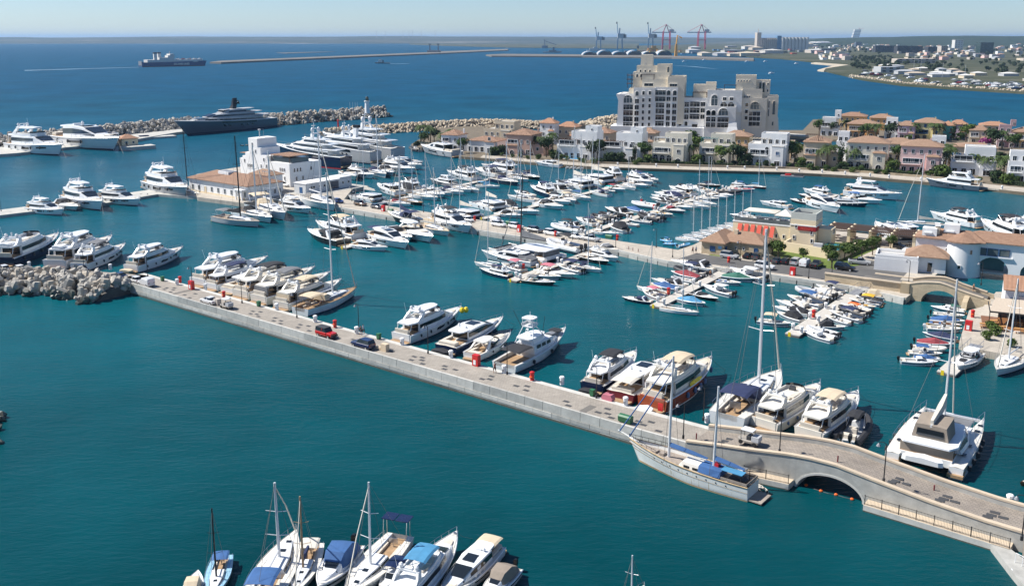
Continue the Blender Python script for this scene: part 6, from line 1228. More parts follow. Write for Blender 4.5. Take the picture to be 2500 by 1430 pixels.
for lab,x0,x1,yb,yt,mt in (('dark modern block left in the far town',2137,2215,128,112,'charcoal'),('long dark modern block in the far town',2190,2252,131,113,'charcoal'),('dark modern block right in the far town',2265,2300,130,114,'charcoal'),('green-netted tower block in the far town',2392,2424,134,104,'darkgreen'),('white tower with dome left of the green-netted block',2330,2350,122,98,'silowhite'),('tan apartment tower in the far town',2297,2313,132,113,'silo'),('long building with blue roof edge in the far town',2235,2350,106,100,'craneblue'),('long low pale factory wall before the trees',2190,2287,155,144,'silo'),('large pale warehouse behind the boatyard',2150,2200,178,164,'lightgrey'),('blue glass block in the far town',2089,2103,118,103,'bluegrey'),('grey block behind the cove',2005,2040,130,119,'bluegrey')):
    t,w,h_=fbox('town_building',lab,'building',x0,x1,yb,yt,30,mt)
    k=max(3,int(w/12)); rws=max(2,int(h_/5))
    for a in range(min(k,9)):
        for b in range(min(rws,5)): put('window',cached('fwin',lambda: MB().box(0,0,0,5,.6,2.2)),'glass',t,(-w/2+w*(a+.5)/min(k,9),-.1,h_*(b+.35)/min(rws,5)))
TC=dict(silowhite='off-white',wall_white='white',wall_pale='cream',wall_beige='beige',lightgrey='grey',wall_lightpink='pinkish',silo='brownish')
for i in range(290):
    x=r9.uniform(1985,2620); y=101+48*r9.random()**1.2
    if 2070<x<2190 and 128<y<165: y=r9.uniform(102,124)
    s=(y-88)/40; mt=r9.choice(list(TC)); rf=r9.random()<.35; t,w,h_=fbox('town_house','small %s building %sin the far town below the wooded ridge' % (TC[mt],'with pitched roof ' if rf else ''),'building',x,x+r9.uniform(5,16)*(.5+s*.5),y,y-r9.uniform(3,8)*(.4+s*.6),r9.uniform(12,25),mt,'far town buildings')
    if rf: put('roof',hip(-w/2,w/2,0,14,h_,h_*.3,.5),r9.choice(['tile','tile3','lightgrey']),t)
for i in range(20):
    x=r9.uniform(2080,2560); y=lerp([(2080,178),(2200,190),(2560,208)],x)-r9.uniform(4,24); t,w,h_=fbox('boatyard_shed','low shed roof in the far boatyard','shed',x,x+r9.uniform(16,44),y,y-r9.uniform(4,8),16,r9.choice(['silowhite','lightgrey','wall_beige','silo']),'boatyard sheds'); put('roof',hip(-w/2,w/2,0,16,h_+.2,1.8,.5),r9.choice(['lightgrey','silowhite','tan_roof']),t)
def yardboat():
    h=Hull(.3,.1,.14); m=h.hull(); m.add(h.deck()); m.add(cab([(-.3,.1,.1,.09,.2),(.05,.11,.11,.09,.2),(.2,.06,.12,.05,.15)])); return m
for i in range(90):
    x=r9.uniform(2095,2560); y=lerp([(2080,184),(2200,200),(2330,209),(2560,224)],x)-r9.uniform(1,16); bc=r9.choice(['white','offwhite','white','lightgrey','navy','maroon','white','grey']); put('stored_boat',cached('yardboat',yardboat),bc,None,G(x,y,3.4),r9.uniform(-1,.4),r9.uniform(7,13),label='small %s boat stored ashore in the far boatyard' % {'offwhite': 'cream','lightgrey': 'light grey','maroon': 'dark red','navy': 'navy blue'}.get(bc,bc),cat='boat',group='boats stored ashore')
for i,(x,y) in enumerate(((1671,151),(1884,180),(1720,147),(1824,151),(1869,151),(1945,156))): put('anchored_boat',cached('yardboat',yardboat),'white',None,G(x,y,.1),.4,11,label='small white boat anchored in the bay, %s from the hotel tower' % ordw(i),cat='boat',group='boats anchored in the bay')
for i,(x,y,yt) in enumerate(((2230,176,130),(2247,178,133),(2353,212,158),(2300,190,152))): p=G(x,y,3); put('yard_mast',MB().tube([(0,0,0),(0,0,zat(p,yt)-3)],.22,5,.12),'mast',None,p,label='tall bare mast in the far boatyard, %s from left' % ordw((0,1,3,2)[i]),cat='mast',group='boatyard masts')
for i,x in enumerate((927,948,990,1004,1013,1034,1067)): p=Vector(((x-1250)/F*10500,10500,40)); put('radio_mast',MB().tube([(0,0,0),(0,0,(92-72)/F*10500)],2.0,4),'lightgrey',None,p,label='hair-thin radio mast on the far headland, %s from left' % ordw(i),cat='mast',group='radio masts')
# --- ro-ro ship
a,b=G(343,164),G(505,160.5); L=(b-a).length
t=thing('cargo_ferry','blue and white roll-on cargo ferry with two funnels on the open sea','ferry',(a+b)/2,math.atan2((b-a).y,(b-a).x)); k=mpp(G(425,162)) 
def sc3(m,s): m.v=[(x*s,y*s,z*s) for x,y,z in m.v]; return m
hb=Hull(.135,.062,.075,d=.02,rake=.03,p=3.2,tw=.97,n=16,full=.62); hz1=11.5*k
mk('ferryblue',(.02,.07,.19),.4,var=.08); put('hull',sc3(hb.hull(),L),'ferryblue',t)
ub=Hull(.133,.095,.1,d=-.06,rake=.02,p=3.4,tw=.95,n=16,full=.62); put('upper_hull',MB().prism([(x*L,y*L) for x,y in ((-.42,.064),(.3,.064),(.43,.03),(.44,0),(.43,-.03),(.3,-.064),(-.42,-.064))],.06*L,.098*L),'silowhite',t); put('boot_stripe',sc3(hb.boot(.0,.12),L),'maroon',t)
put('superstructure',MB().box(-.13*L,0,.098*L,.22*L,.115*L,.03*L).box(-.06*L,0,.128*L,.1*L,.1*L,.03*L).box(-.05*L,0,.158*L,.06*L,.12*L,.02*L),'silowhite',t); put('bridge_window',MB().box(-.02*L,0,.166*L,.004*L,.11*L,.006*L),'glass',t); put('mast',MB().tube([(-.06*L,0,.17*L),(-.06*L,0,.215*L)],1.2,4),'lightgrey',t)
for s,y in ((-.29,-.03),(-.205,.03)): fu=put('funnel',MB().box(s*L,y*L,.098*L,.045*L,.03*L,.085*L),'silowhite',t); put('funnel_cap',MB().box(s*L,y*L,.183*L,.05*L,.034*L,.018*L),'charcoal',fu)
put('stern_ramp',MB().box(-.497*L,0,.02*L,.012*L,.11*L,.06*L),'grey',t)
for i in range(14): put('deck_cargo',MB().box((.02+.03*i)*L,(-.03,.01,.03)[i % 3]*L,.098*L,.02*L,.02*L,r9.uniform(.008,.016)*L),r9.choice(['silowhite','lightgrey','maroon','grey']),t)
put('hull_lettering',text_mesh('SALAMIS LINES',.036*L,.25,.3),'silowhite',t,(.08*L,-.069*L,.022*L),rot=(pi/2,0,0))
mk('foam',(.13,.23,.32),.8,var=.5,vs=.02)
put('wake',MB().poly([G(343,164.2,.06),G(338,164.8,.06),G(60,173.2,.06),G(60,171.6,.06)]),'foam',kind='stuff'); put('wake',MB().poly([G(952,155.6,.06),G(952,156.2,.06),G(1000,156.4,.06),G(1000,156.0,.06)]),'foam',kind='stuff'); put('wake',MB().poly([G(1630,159.5,.06),G(1700,163,.06),G(1760,170,.06),G(1695,163.8,.06)]),'foam',kind='stuff')
# ================================================================ vegetation
def leafmat(name,c,tr=.25):
    mk(name,c,.7,var=.45,vs=.9,coord='Object'); nt=M(name).node_tree; p=nt.nodes['Principled BSDF']; p.inputs['Subsurface Weight'].default_value=0; p.inputs['Specular IOR Level'].default_value=.25
for n_,c_ in dict(leaf=(.045,.085,.018),leafdark=(.022,.045,.014),leafbright=(.075,.12,.022),palmleaf=(.06,.095,.025),pine=(.05,.085,.014),farleaf=(.035,.055,.022)).items(): leafmat(n_,c_)
mk('bark',(.13,.09,.06),.9,var=.3,vs=4); mk('palmtrunk',(.23,.17,.11),.9,var=.3,vs=4); mk('purpleflower',(.25,.02,.16),.7,var=.3,vs=3); mk('hedgecore',(.02,.035,.01),.9,var=.3)
def leaves(seed,n,rx,ry,rz,cz,s,lobes=7,flat=False):
    r=random.Random(seed); m=MB(); L=[(0,0,cz,1)]+[(r.uniform(-.55,.55)*rx,r.uniform(-.55,.55)*ry,cz+r.uniform(-.45,.5)*rz,r.uniform(.42,.62)) for _ in range(lobes)]
    for i in range(n):
        cx,cy,c,k=L[r.randrange(len(L))] if r.random()<.8 else L[0]; u=Vector((r.gauss(0,1),r.gauss(0,1),r.gauss(0,1))).normalized(); q=r.uniform(.55,1.02)
        p=Vector((cx+u.x*rx*k*q,cy+u.y*ry*k*q,c+u.z*rz*k*q)); nrm=(u+Vector((r.uniform(-.7,.7),r.uniform(-.7,.7),r.uniform(-.3,.9)))).normalized(); a=nrm.orthogonal().normalized(); b=nrm.cross(a); an=r.uniform(0,6.3); a,b=a*math.cos(an)+b*math.sin(an),b*math.cos(an)-a*math.sin(an); w=s*r.uniform(.6,1.3)
        m.poly([p-a*w,p+b*w*.55,p+a*w,p-b*w*.6+nrm*w*.2])
    return m
def trunk(h,r,limbs,seed):
    q=random.Random(seed); m=MB().tube([(0,0,-.1),(.03*h,0,h*.35),(0,.02*h,h*.7)],r,7,r*.6)
    for i in range(limbs): a=6.28*i/limbs+q.uniform(-.4,.4); m.tube([(.02*h,.01*h,h*.45),(math.cos(a)*h*.16,math.sin(a)*h*.16,h*.68),(math.cos(a)*h*.3,math.sin(a)*h*.3,h*.82)],r*.5,5,r*.2)
    return m
def palm_crown(seed):
    r=random.Random(seed); m=MB()
    for i in range(18):
        a=6.283*i/18+r.uniform(-.2,.2); up=r.uniform(-.2,1.0); ln=r.uniform(1.9,2.5); P=[]
        for k in range(7):
            t=k/6; P.append(Vector((math.cos(a)*ln*t*(.9 if up<.6 else .75),math.sin(a)*ln*t*(.9 if up<.6 else .75),up*t*1.5-1.7*t*t)))
        sd=Vector((-math.sin(a),math.cos(a),0))
        for k in range(6):
            for s in (1,-1):
                w=.52*math.sin(pi*(.15+.8*(k+.5)/6)); a0,b0=P[k],P[k+1]; c=(a0+b0)/2+sd*s*w+(b0-a0)*.55-Vector((0,0,w*.55))
                m.poly([a0,b0,c] if s>0 else [b0,a0,c])
    return m
TREE={'round': lambda v: (trunk(3.2,.16,4,v),leaves(v,620,1.9,1.9,1.35,3.3,.27)),'shrub': lambda v: (trunk(1.2,.08,3,v),leaves(v+20,420,1.2,1.2,1.0,1.0,.22)),'cypress': lambda v: (trunk(2.5,.12,3,v),leaves(v+40,420,.7,.7,3.1,3.2,.24,10)),'palm': lambda v: (MB().tube([(0,0,-.1),(.12,.05,2),(.05,0,4.2)],.2,7,.14),palm_crown(v).xf((.05,0,4.2))),'far': lambda v: (trunk(5,.4,3,v),leaves(v+60,260,4.2,4.2,3.0,5.0,1.1,6))}
def tree(kind,x,y,z,sc,label,group,v=0,leaf=None,sz=1):
    t=thing({'palm': 'palm_tree','round': 'broadleaf_tree','shrub': 'shrub','cypress': 'cypress_tree','far': 'distant_tree'}[kind],label,{'palm': 'palm','shrub': 'shrub'}.get(kind,'tree'),G(x,y,z),rnd.uniform(0,6.2),(sc,sc,sc*sz),group)
    for i,n_ in enumerate(('trunk','crown')): put(n_,cached((kind,v,i),lambda: TREE[kind](v)[i]),('palmtrunk' if kind=='palm' else 'bark') if i==0 else leaf or {'palm': 'palmleaf','far': 'farleaf','round': 'leaf','shrub': 'leaf','cypress': 'leafdark'}[kind],t)
PALMS=[(1028,349),(1046,343),(1050,355),(1078,362),(1104,364),(1298,377),(1318,378),(1338,379),(1350,374),(1428,384),(1442,380),(1552,387),(1566,391),(1664,392),(1684,397),(1694,392),(1778,396),(1790,401),(1998,407),(2018,409),(2030,406),(2068,410),(2086,412),(2078,405),(2008,322),(2016,316),(2024,322),(2066,330),(2118,338),(2136,341),(2144,338),(2232,341),(2278,344),(2290,346),(2306,412),(2318,417),(2300,420),(2404,430),(2440,440),(2448,436),(2422,362),(2446,366),(2314,404),(2378,426)]
PN=['by the leftmost villas','before the left white villas','before the hotel-side villas','around the tan promenade villa','in the back villa row','around the right-hand villas']
cnt={}
for i,(x,y) in enumerate(PALMS):
    g=PN[0 if x<1200 else 1 if x<1500 else 2 if x<1900 else 4 if y<370 else 3 if x<2200 else 5]; cnt[g]=cnt.get(g,-1)+1
    tree('palm',x,y,1.1,rnd.uniform(1.6,2.2),'slender green palm tree, %s listed from left %s' % (ordw(cnt[g]),g) if 0 else 'green palm tree, %s of those %s' % (ordw(cnt[g]),g),'palms among the villas',i % 3)
BUSH=[('round',1035,358,1.2,'leaf'),('round',1060,349,1.3,'leafdark'),('shrub',1090,367,1.6,'leafbright'),('round',1128,374,1.2,'leaf'),('shrub',1208,378,1.5,'leaf'),('shrub',1222,377,1.7,'leafdark'),('round',1334,384,1.5,'leafdark'),('shrub',1352,386,1.5,'leafbright'),('round',1448,391,1.4,'leafdark'),('round',1458,394,1.6,'leafdark'),('shrub',1488,398,1.9,'leafdark'),('shrub',1510,399,1.9,'leafdark'),('cypress',1548,397,1.1,''),('round',1574,394,1.4,'leaf'),('shrub',1584,399,1.6,'leafbright'),('round',1682,378,1.9,'leaf'),('round',1694,384,1.6,'leafbright'),('shrub',1700,402,1.7,'leafbright'),('round',1760,404,1.4,'leafbright'),('round',1800,404,1.5,'leafdark'),('shrub',1816,405,2.2,'leafdark'),('round',1938,402,1.6,'leafbright'),('round',1930,392,1.5,'leaf'),('shrub',1952,408,1.6,'leafbright'),('cypress',2050,412,1.4,''),('shrub',2060,413,1.3,'leaf'),('round',2108,340,1.3,'leaf'),('round',2172,345,1.6,'leafdark'),('shrub',2214,347,1.5,'leafbright'),('round',2000,330,1.5,'leaf'),('round',2034,332,1.3,'leafdark'),('round',2358,350,1.7,'leafbright'),('shrub',2346,342,1.6,'leaf'),('cypress',2326,344,1.2,''),('cypress',2412,352,1.2,''),('shrub',2404,362,2.0,'purpleflower'),('round',2424,366,1.7,'leafdark'),('round',2470,372,1.5,'leaf'),('shrub',2178,420,2.0,'leafbright'),('shrub',2166,412,1.8,'leaf'),('shrub',2290,430,1.8,'leafdark'),('shrub',2300,434,1.9,'leafbright'),('round',2190,398,1.3,'leaf'),('shrub',2432,446,1.9,'leafdark'),('shrub',2455,450,1.6,'leafbright'),('shrub',2444,402,2.1,'leafdark'),('round',1440,345,1.3,'leaf'),('round',1240,350,1.3,'leaf')]
LN={'leaf': 'mid green','leafdark': 'dark green','leafbright': 'light green','purpleflower': 'purple flowering','': 'narrow dark'}
for i,(k,x,y,s,lf) in enumerate(BUSH):
    g='left' if x<1460 else 'hotel-side' if x<1900 else 'back row' if y<374 else 'right-hand'; key=k+lf+g; cnt[key]=cnt.get(key,-1)+1
    tree(k,x,y,1.1,s*1.35,'%s %s among the %s villas, %s from left' % (LN[lf],{'round': 'tree','shrub': 'bush','cypress': 'cypress'}[k],g,ordw(cnt[key])),'villa garden plants',i % 3,lf or None)
r7=random.Random(3); GX=[(1180,383),(1310,393),(1450,404),(1900,413),(2250,434),(2480,455)]
for i in range(64):
    x=1195+1290*(i+r7.random())/64; y=lerp(GX,x)-r7.uniform(1.5,9); lf=r7.choice(['leaf','leafdark','leafbright']); g=('leftmost','pointed-arch','cream','blue-windowed','tan','pink','navy-awning','last')[min(7,i // 8)]; key='x'+lf+g; cnt[key]=cnt.get(key,-1)+1
    tree('shrub',x,y,1.1,r7.uniform(.8,1.5),'low %s garden bush at the promenade front, %s by the %s villas' % (LN[lf],ordw(cnt[key]),g),'promenade bushes',i % 3,lf)
# clipped trees round the awning restaurant
for i,(x,y,s,sz) in enumerate(((1825,606,1.35,.9),(1886,624,1.25,.9),(1900,632,1.25,1),(1874,618,1.1,1),(1961,640,.85,1.15),(2022,634,1.2,.95),(2030,655,1.2,1),(2062,634,1.3,.95),(2078,640,1.25,1),(2104,628,1.3,.95),(2130,622,1.3,1),(2174,610,1.1,1))): tree('round',x,y,1.38,s*.8,'clipped round tree, %s from left around the awning restaurant' % ordw(i),'trees round the awning restaurant',i % 3,'pine',sz)
def hedge(label,pts,w,h,z=1.1,leaf='leafdark',name='hedge'):
    P=gp(pts,z); t=thing(name,label,'hedge'); put('hedge_core',MB().wall([p[:2] for p in P],z,z+h*.9,w*.8),'hedgecore',t); m=MB(); r=random.Random(len(label)); tot=sum((P[i+1]-P[i]).length for i in range(len(P)-1))
    for i in range(int(tot*16)):
        p,d=along(P,r.random()); nn=Vector((-d.y,d.x,0)); f=r.random(); o,zz=(r.uniform(-.5,.5)*w,h) if f<.5 else ((-.5 if nn.y>0 else .5)*w,r.uniform(.1,1)*h)
        q=Vector((p.x,p.y,z+zz+r.uniform(-.12,.12)))+nn*o; a=Vector((r.gauss(0,1),r.gauss(0,1),r.gauss(0,1))).normalized(); b=a.orthogonal().normalized(); s=r.uniform(.14,.3); m.poly([q-a*s,q+b*s,q+a*s,q-b*s])
    put('leaves',m,leaf,t,kind='stuff')
for a in (('low dark hedge before the left white villas',[(1455,397),(1560,401),(1580,402)],1.2,1.6),('dark hedge before the cream and pale villas',[(1590,401),(1700,405),(1790,408)],1.4,1.6),('hedge before the tan promenade villa',[(1950,413),(2030,417),(2044,418)],1.3,1.3),('long hedge before the pink and yellow villas',[(2056,417),(2150,424),(2250,432)],1.4,1.6),('hedge at the far right of the promenade',[(2425,447),(2500,455),(2560,462)],1.6,1.6),('hedge round the leftmost villa garden',[(1012,357),(1020,352),(1050,356),(1095,364)],1.5,1.5),('hedge right of the white annex',[(1196,380),(1232,376)],2.0,2.4)): hedge(*a)
for i,x in enumerate((2034,2044,2054)): t=thing('planter','dark planter box with green shrub, %s of three on the quay' % ordw(i),'planter',G(x,683+i,1.35),PD,1,'quay planters'); put('box',MB().box(0,0,0,.8,.8,.7),'charcoal',t); put('shrub',cached('plsh',lambda: leaves(3,90,.5,.5,.4,.95,.14)),'leaf',t)
for i,(x,y,s) in enumerate(((2408,828,.9),(2432,818,1.0),(2420,806,.9),(2470,846,.8))): tree('shrub',x,y,1.4,s,'bushy potted plant, %s from left on the restaurant terrace' % ordw(i),'terrace plants',i % 3,'leafbright')
# far trees
r8=random.Random(21); FT=[]
for i in range(95): FT.append((r8.uniform(2078,2192),r8.uniform(140,171),r8.uniform(.7,1.15)))
for i in range(120): x=r8.uniform(2200,2620); FT.append((x,r8.uniform(140,lerp([(2200,168),(2330,184),(2620,200)],x)),r8.uniform(.7,1.15)))
for i in range(170): FT.append((r8.uniform(1980,2620),r8.uniform(104,136),r8.uniform(.8,1.4)))
for i,(x,y,s) in enumerate(FT): tree('far',x,y,2.0,s*(1.0 if y>136 else 1.3),'dark green tree in the grove left of the boatyard' if i<95 else 'dark green tree behind the boatyard sheds' if i<215 else 'dark tree dotted through the far town',('grove by the boatyard','trees behind the boatyard','trees in the far town')[0 if i<95 else 1 if i<215 else 2],i % 3)
# ================================================================ street furniture
LAMPD=cached('lamp_pole',lambda: MB().lathe(0,0,[(.16,0),(.16,.5),(.075,.6),(.06,4.9)],7)); LAMPA=cached('lamp_arm',lambda: MB().tube([(0,0,4.8),(-.35,0,5.05),(-.8,0,4.95),(-.9,0,4.75)],.045,5)); LAMPH=cached('lamp_head',lambda: MB().lathe(-.9,0,[(.06,4.78),(.16,4.66),(.3,4.42),(.26,4.4)],8))
def lamp(x,y,z,label,rz,s=1.0):
    t=thing('street_lamp',label,'lamp',G(x,y,z),rz,s,'harbour street lamps'); put('pole',LAMPD,'iron',t); put('arm',LAMPA,'iron',t); put('lantern',LAMPH,'grey',t)
for where,z,L in (('on the front pier',1.65,[(206,662),(361,676),(470,706),(591,740),(725,776),(876,806),(1045,863),(1238,914),(1456,972),(1717,1026)]),('on the humped bridge',3.2,[(1668,1070),(1903,1105),(2157,1177),(2494,1318)]),('on the middle quay',1.35,[(859,491),(870,502),(1034,518),(1054,534),(1262,552),(1398,584),(1503,606),(1602,604),(1642,628),(1807,637),(1974,680),(2030,683)]),('on the left quay arm',.9,[(3,516),(150,498),(461,462)]),('by the stone bridge',3.2,[(2218,691),(2395,696)])):
    for i,(x,y) in enumerate(L): lamp(x,y,z if not (where[7:]=='humped bridge' and i==0) else 2.2,'black street lamp with curved arm, %s from left %s' % (ordw(i),where),PD+rnd.uniform(-.3,.3),1.0 if z != .9 else .9)
def prop(name,parts,x,y,z,label,cat,group,rz=PD):
    t=thing(name,label,cat,G(x,y,z),rz,1,group)
    for n_,me,mt in parts: put(n_,me,mt,t)
BOXB=cached('fboxb',lambda: MB().box(0,0,0,1.2,.8,1.9)); BOXD=cached('fboxd',lambda: MB().box(-.05,-.42,.25,.5,.05,.8)); COLB=cached('fcol',lambda: MB().lathe(0,0,[(.34,0),(.34,1.15),(.4,1.2),(.4,1.4),(.2,1.5)],10)); RING=cached('fring',lambda: MB().lathe(0,-.34,[(.2,.6),(.28,.62),(.28,.7),(.2,.72)],8))
for i,(x,y,z) in enumerate(((468,706,1.65),(1163,892,1.65),(1935,672,1.35),(1268,566,1.35),(936,516,1.35),(2364,806,1.35))): prop('fire_cabinet',(('cabinet',BOXB,'red'),('door_notice',BOXD,'white')),x,y,z,'tall red fire cabinet '+('at the packed yacht group','beside the fishing yacht','on the car park quay','by the dark suv on the middle quay','next to the green skip on the middle quay','on the restaurant quay')[i],'cabinet','red fire cabinets')
for i,(x,y,z) in enumerate(((547,727,1.65),(818,799,1.65),(1299,928,1.65),(884,502,1.35),(1159,539,1.35),(1356,577,1.35),(1507,586,1.35),(1779,641,1.35),(2374,774,1.35),(1632,718,.55),(1986,774,.55),(1278,658,.55),(1596,510,.55),(1566,497,.55),(440,690,1.65))): prop('lifebuoy_post',(('post',COLB,'red'),('ring',RING,'orange')),x,y,z,'short red lifebuoy post '+('below the packed yachts','near the red jeep','right of the fishing yacht','by the brown car','by the red car','by the white saloon','right of the white pickup','at the car park gangway','on the restaurant quay','on the cottage pontoon','on the stone-bridge pontoon','on the catamaran pontoon','midway on the long diagonal pontoon','farther on the long diagonal pontoon','at the lone hardtop yacht')[i],'lifebuoy post','red lifebuoy posts')
PED=cached('ped',lambda: MB().lathe(0,0,[(.36,0),(.34,.9),(.34,.95),(.42,1.0),(.42,1.25),(.3,1.35)],8)); PEDP=cached('pedp',lambda: MB().box(0,-.35,.3,.3,.06,.45))
pedn={}
def ped(x,y,z,where): pedn[where]=pedn.get(where,-1)+1; prop('service_pedestal',(('column',PED,'wall_white'),('socket_panel',PEDP,'grey')),x,y,z,'white service pedestal, %s %s' % (ordw(min(19,pedn[where])),where),'pedestal','service pedestals')
for x,y in ((72,652),(205,659),(270,658),(433,695),(502,707),(676,756),(770,786),(871,814),(982,842),(1101,873),(1231,910),(1372,938),(1527,989),(1726,1031)): ped(x,y,1.65,'from left on the front pier')
ped(2464,1232,1.6,'at the right end of the humped bridge')
for pn,(t_,A_,d_,n_,L_,w_),lab in zip(range(4),[PONT[i] for i in (0,1,2,8)],('catamaran','cottage','stone-bridge','long diagonal')):
    for j in range(int(L_/9)):
        for s in (1,-1):
            q=A_+d_*(2+9*j+(1 if s>0 else 0))+n_*s*w_*.36; wh='from the tip of the %s pontoon' % lab; pedn[wh]=pedn.get(wh,-1)+1; t=thing('service_pedestal','white service pedestal, %s %s' % (ordw(min(19,pedn[wh])),wh),'pedestal',q,PD,.95,'service pedestals'); put('column',PED,'wall_white',t); put('socket_panel',PEDP,'grey',t)
for i,(x,y) in enumerate(((1508,404),(1602,407),(1655,409),(1776,412),(1818,413),(1896,416),(1951,420),(2007,422),(2063,426),(2124,431),(2170,435),(2248,441),(2446,462))): ped(x,y,1.16,'from left on the villa promenade')
BIN=cached('bin',lambda: MB().box(0,0,.15,.6,.6,.85,top=1.12).box(0,0,1.02,.72,.72,.1)); SKIP=cached('skip',lambda: MB().loft([[(-1.0,-.5*k,z),(1.0,-.5*k,z),(1.0,.5*k,z),(-1.0,.5*k,z)] for k,z in ((.8,.15),(1,.85),(1,.95),(.55,1.15))])); WH=cached('binwheel',lambda: MB().box(-.7,-.3,0,.2,.1,.2).box(.7,-.3,0,.2,.1,.2))
for i,(x,y) in enumerate(((397,686),(632,748),(925,828),(1446,967))): prop('litter_bin',(('body',BIN,'green'),('base',cached('binb',lambda: MB().box(0,0,0,.5,.5,.15)),'charcoal')),x,y,1.65,'green litter bin, %s from left on the front pier' % ordw(i),'bin','green litter bins')
for i,(x,y,z) in enumerate(((953,517,1.35),(1243,548,1.35),(1487,582,1.35),(1527,1030,1.65))): prop('waste_skip',(('body',SKIP,'green'),('wheel',WH,'charcoal')),x,y+1,z-.0,'green wheeled waste container '+('by the red cabinet on the middle quay','beside the white van','right of the white pickup','on the front pier near the schooner bow')[i],'waste container','green waste containers')
for i,(x,y,z) in enumerate(((1700,1071,2.2),(2045,1127,3.3),(2280,1199,1.9),(1545,612,1.35),(1558,615,1.35),(1535,609,1.35))): put('bollard',cached('bollard',lambda: MB().lathe(0,0,[(.09,0),(.09,.8),(.05,.85)],7)),'maroon',None,G(x,y,z),label='thin rust-red bollard, %s of those on the roadway' % ordw(i),cat='bollard',group='rust-red bollards')
put('covered_bundle',MB().loft([[(-.9*k,-.5,z),(.9*k,-.5,z),(.9*k,.5,z),(-.9*k,.5,z)] for k,z in ((1,0),(1,.5),(.75,.9))]),'pinkcloth',None,G(1485,975,1.65),PD,label='bundle under a faded red cover by the sport yacht',cat='bundle'); put('gangway_stand',MB().wall([(-.4,0),(.4,0)],0,1.2,.1),'red',None,G(1612,1003,1.65),PD,label='red upright gangway stand beside the red-hulled yacht',cat='stand')
for i,(x,y) in enumerate(((940,856),(531,744))): put('machine_cover',MB().box(0,0,0,1.3,.9,1.3).box(-1.4,0,0,1.2,.8,.5),('wall_tan','silo')[i],None,G(x,y,1.65),PD,label=('covered machine behind the dark blue car','beige box behind the white coupe')[i],cat='box')
# gangways from the quays to the pontoons
for i,(a,b,za,zb) in enumerate((((2082,719),(2112,700),.6,1.4),((1765,664),(1790,652),.6,1.4),((1440,617),(1470,606),.6,1.4),((2352,872),(2385,842),.6,1.4),((938,494),(926,498),.6,1.4),((1412,575),(1400,580),.6,1.4))):
    A,B=G(*a,za),G(*b,zb); d=(B-A).normalized(); n_=Vector((-d.y,d.x,0)); t=thing('gangway','grey metal gangway down to the '+('stone-bridge pontoon','cottage pontoon','catamaran pontoon','restaurant pontoon','tower pontoon','long diagonal pontoon')[i],'gangway'); put('ramp',MB().loft([[p+n_*1.1*s+Vector((0,0,h)) for s,h in ((-1,0),(1,0),(1,.1),(-1,.1))] for p in (A,B)]),'grey',t)
    for s in (-1,1):
        m=MB().tube([A+n_*s*1.1+Vector((0,0,1.1)),B+n_*s*1.1+Vector((0,0,1.1))],.04,4)
        for k in range(5): q=A+(B-A)*k/4+n_*s*1.1; m.tube([q,q+Vector((0,0,1.1))],.03,4)
        put('handrail',m,'metal',t)
# ================================================================ cars
def cbody(st): return MB().loft([[(x,-w*.92,z0),(x,-w,z0+.22),(x,-w,z1-.14),(x,-w*.86,z1),(x,w*.86,z1),(x,w,z1-.14),(x,w,z0+.22),(x,w*.92,z0)] for x,w,z0,z1 in st])
def ccab(st): return MB().loft([[(x,-wb,zb),(x,-wt,zt),(x,wt,zt),(x,wb,zb)] for x,wb,zb,wt,zt in st])
CAR={  # length, body stations, glasshouse stations, roof (x0, x1, w, z)
 'hatch': ([(-2.0,.78,.35,.9),(-1.85,.86,.24,.98),(.6,.88,.22,.98),(1.3,.86,.24,.9),(1.95,.74,.34,.72)],[(-1.9,.74,.95,.6,1.0),(-1.5,.78,.96,.62,1.42),(.2,.8,.97,.64,1.46),(1.05,.76,.94,.66,1.0)],(-1.45,.2,.6,1.44)),
 'sedan': ([(-2.25,.76,.36,.9),(-2.1,.86,.24,.98),(.7,.9,.22,.98),(1.6,.86,.24,.9),(2.25,.72,.36,.72)],[(-1.75,.74,.96,.6,1.0),(-1.1,.78,.97,.62,1.36),(.2,.8,.97,.64,1.4),(1.1,.76,.94,.66,.99)],(-1.05,.2,.58,1.39)),
 'suv': ([(-2.3,.84,.42,1.1),(-2.2,.94,.3,1.12),(.8,.96,.28,1.1),(1.6,.94,.3,1.05),(2.3,.84,.42,.9)],[(-2.25,.84,1.08,.72,1.15),(-2.0,.86,1.09,.72,1.68),(.2,.88,1.08,.74,1.74),(1.05,.84,1.06,.74,1.12)],(-1.98,.2,.7,1.72)),
 'van': ([(-2.2,.86,.36,1.1),(-2.1,.92,.26,1.8),(.3,.92,.26,1.84),(1.1,.9,.26,1.15),(2.1,.82,.36,.85)],[(.1,.9,1.1,.78,1.78),(.35,.89,1.12,.76,1.76),(1.15,.84,1.12,.7,1.16)],(-2.0,.25,.8,1.83)),
 'pickup': ([(-2.6,.88,.45,1.1),(-2.5,.94,.32,1.12),(1.0,.95,.3,1.1),(1.8,.93,.32,1.06),(2.55,.84,.44,.9)],[(-.7,.84,1.08,.72,1.14),(-.45,.86,1.09,.72,1.66),(.5,.87,1.08,.74,1.72),(1.3,.84,1.06,.74,1.12)],(-.42,.5,.7,1.71)),
 'jeep': ([(-2.1,.86,.5,1.15),(-2.05,.88,.42,1.16),(.75,.88,.4,1.16),(.8,.8,.4,1.12),(2.0,.76,.45,1.08),(2.1,.74,.5,1.04)],[(-2.05,.84,1.14,.76,1.2),(-2.0,.84,1.15,.76,1.82),(.35,.84,1.15,.76,1.84),(.8,.82,1.14,.78,1.18)],(-2.0,.4,.78,1.84))}
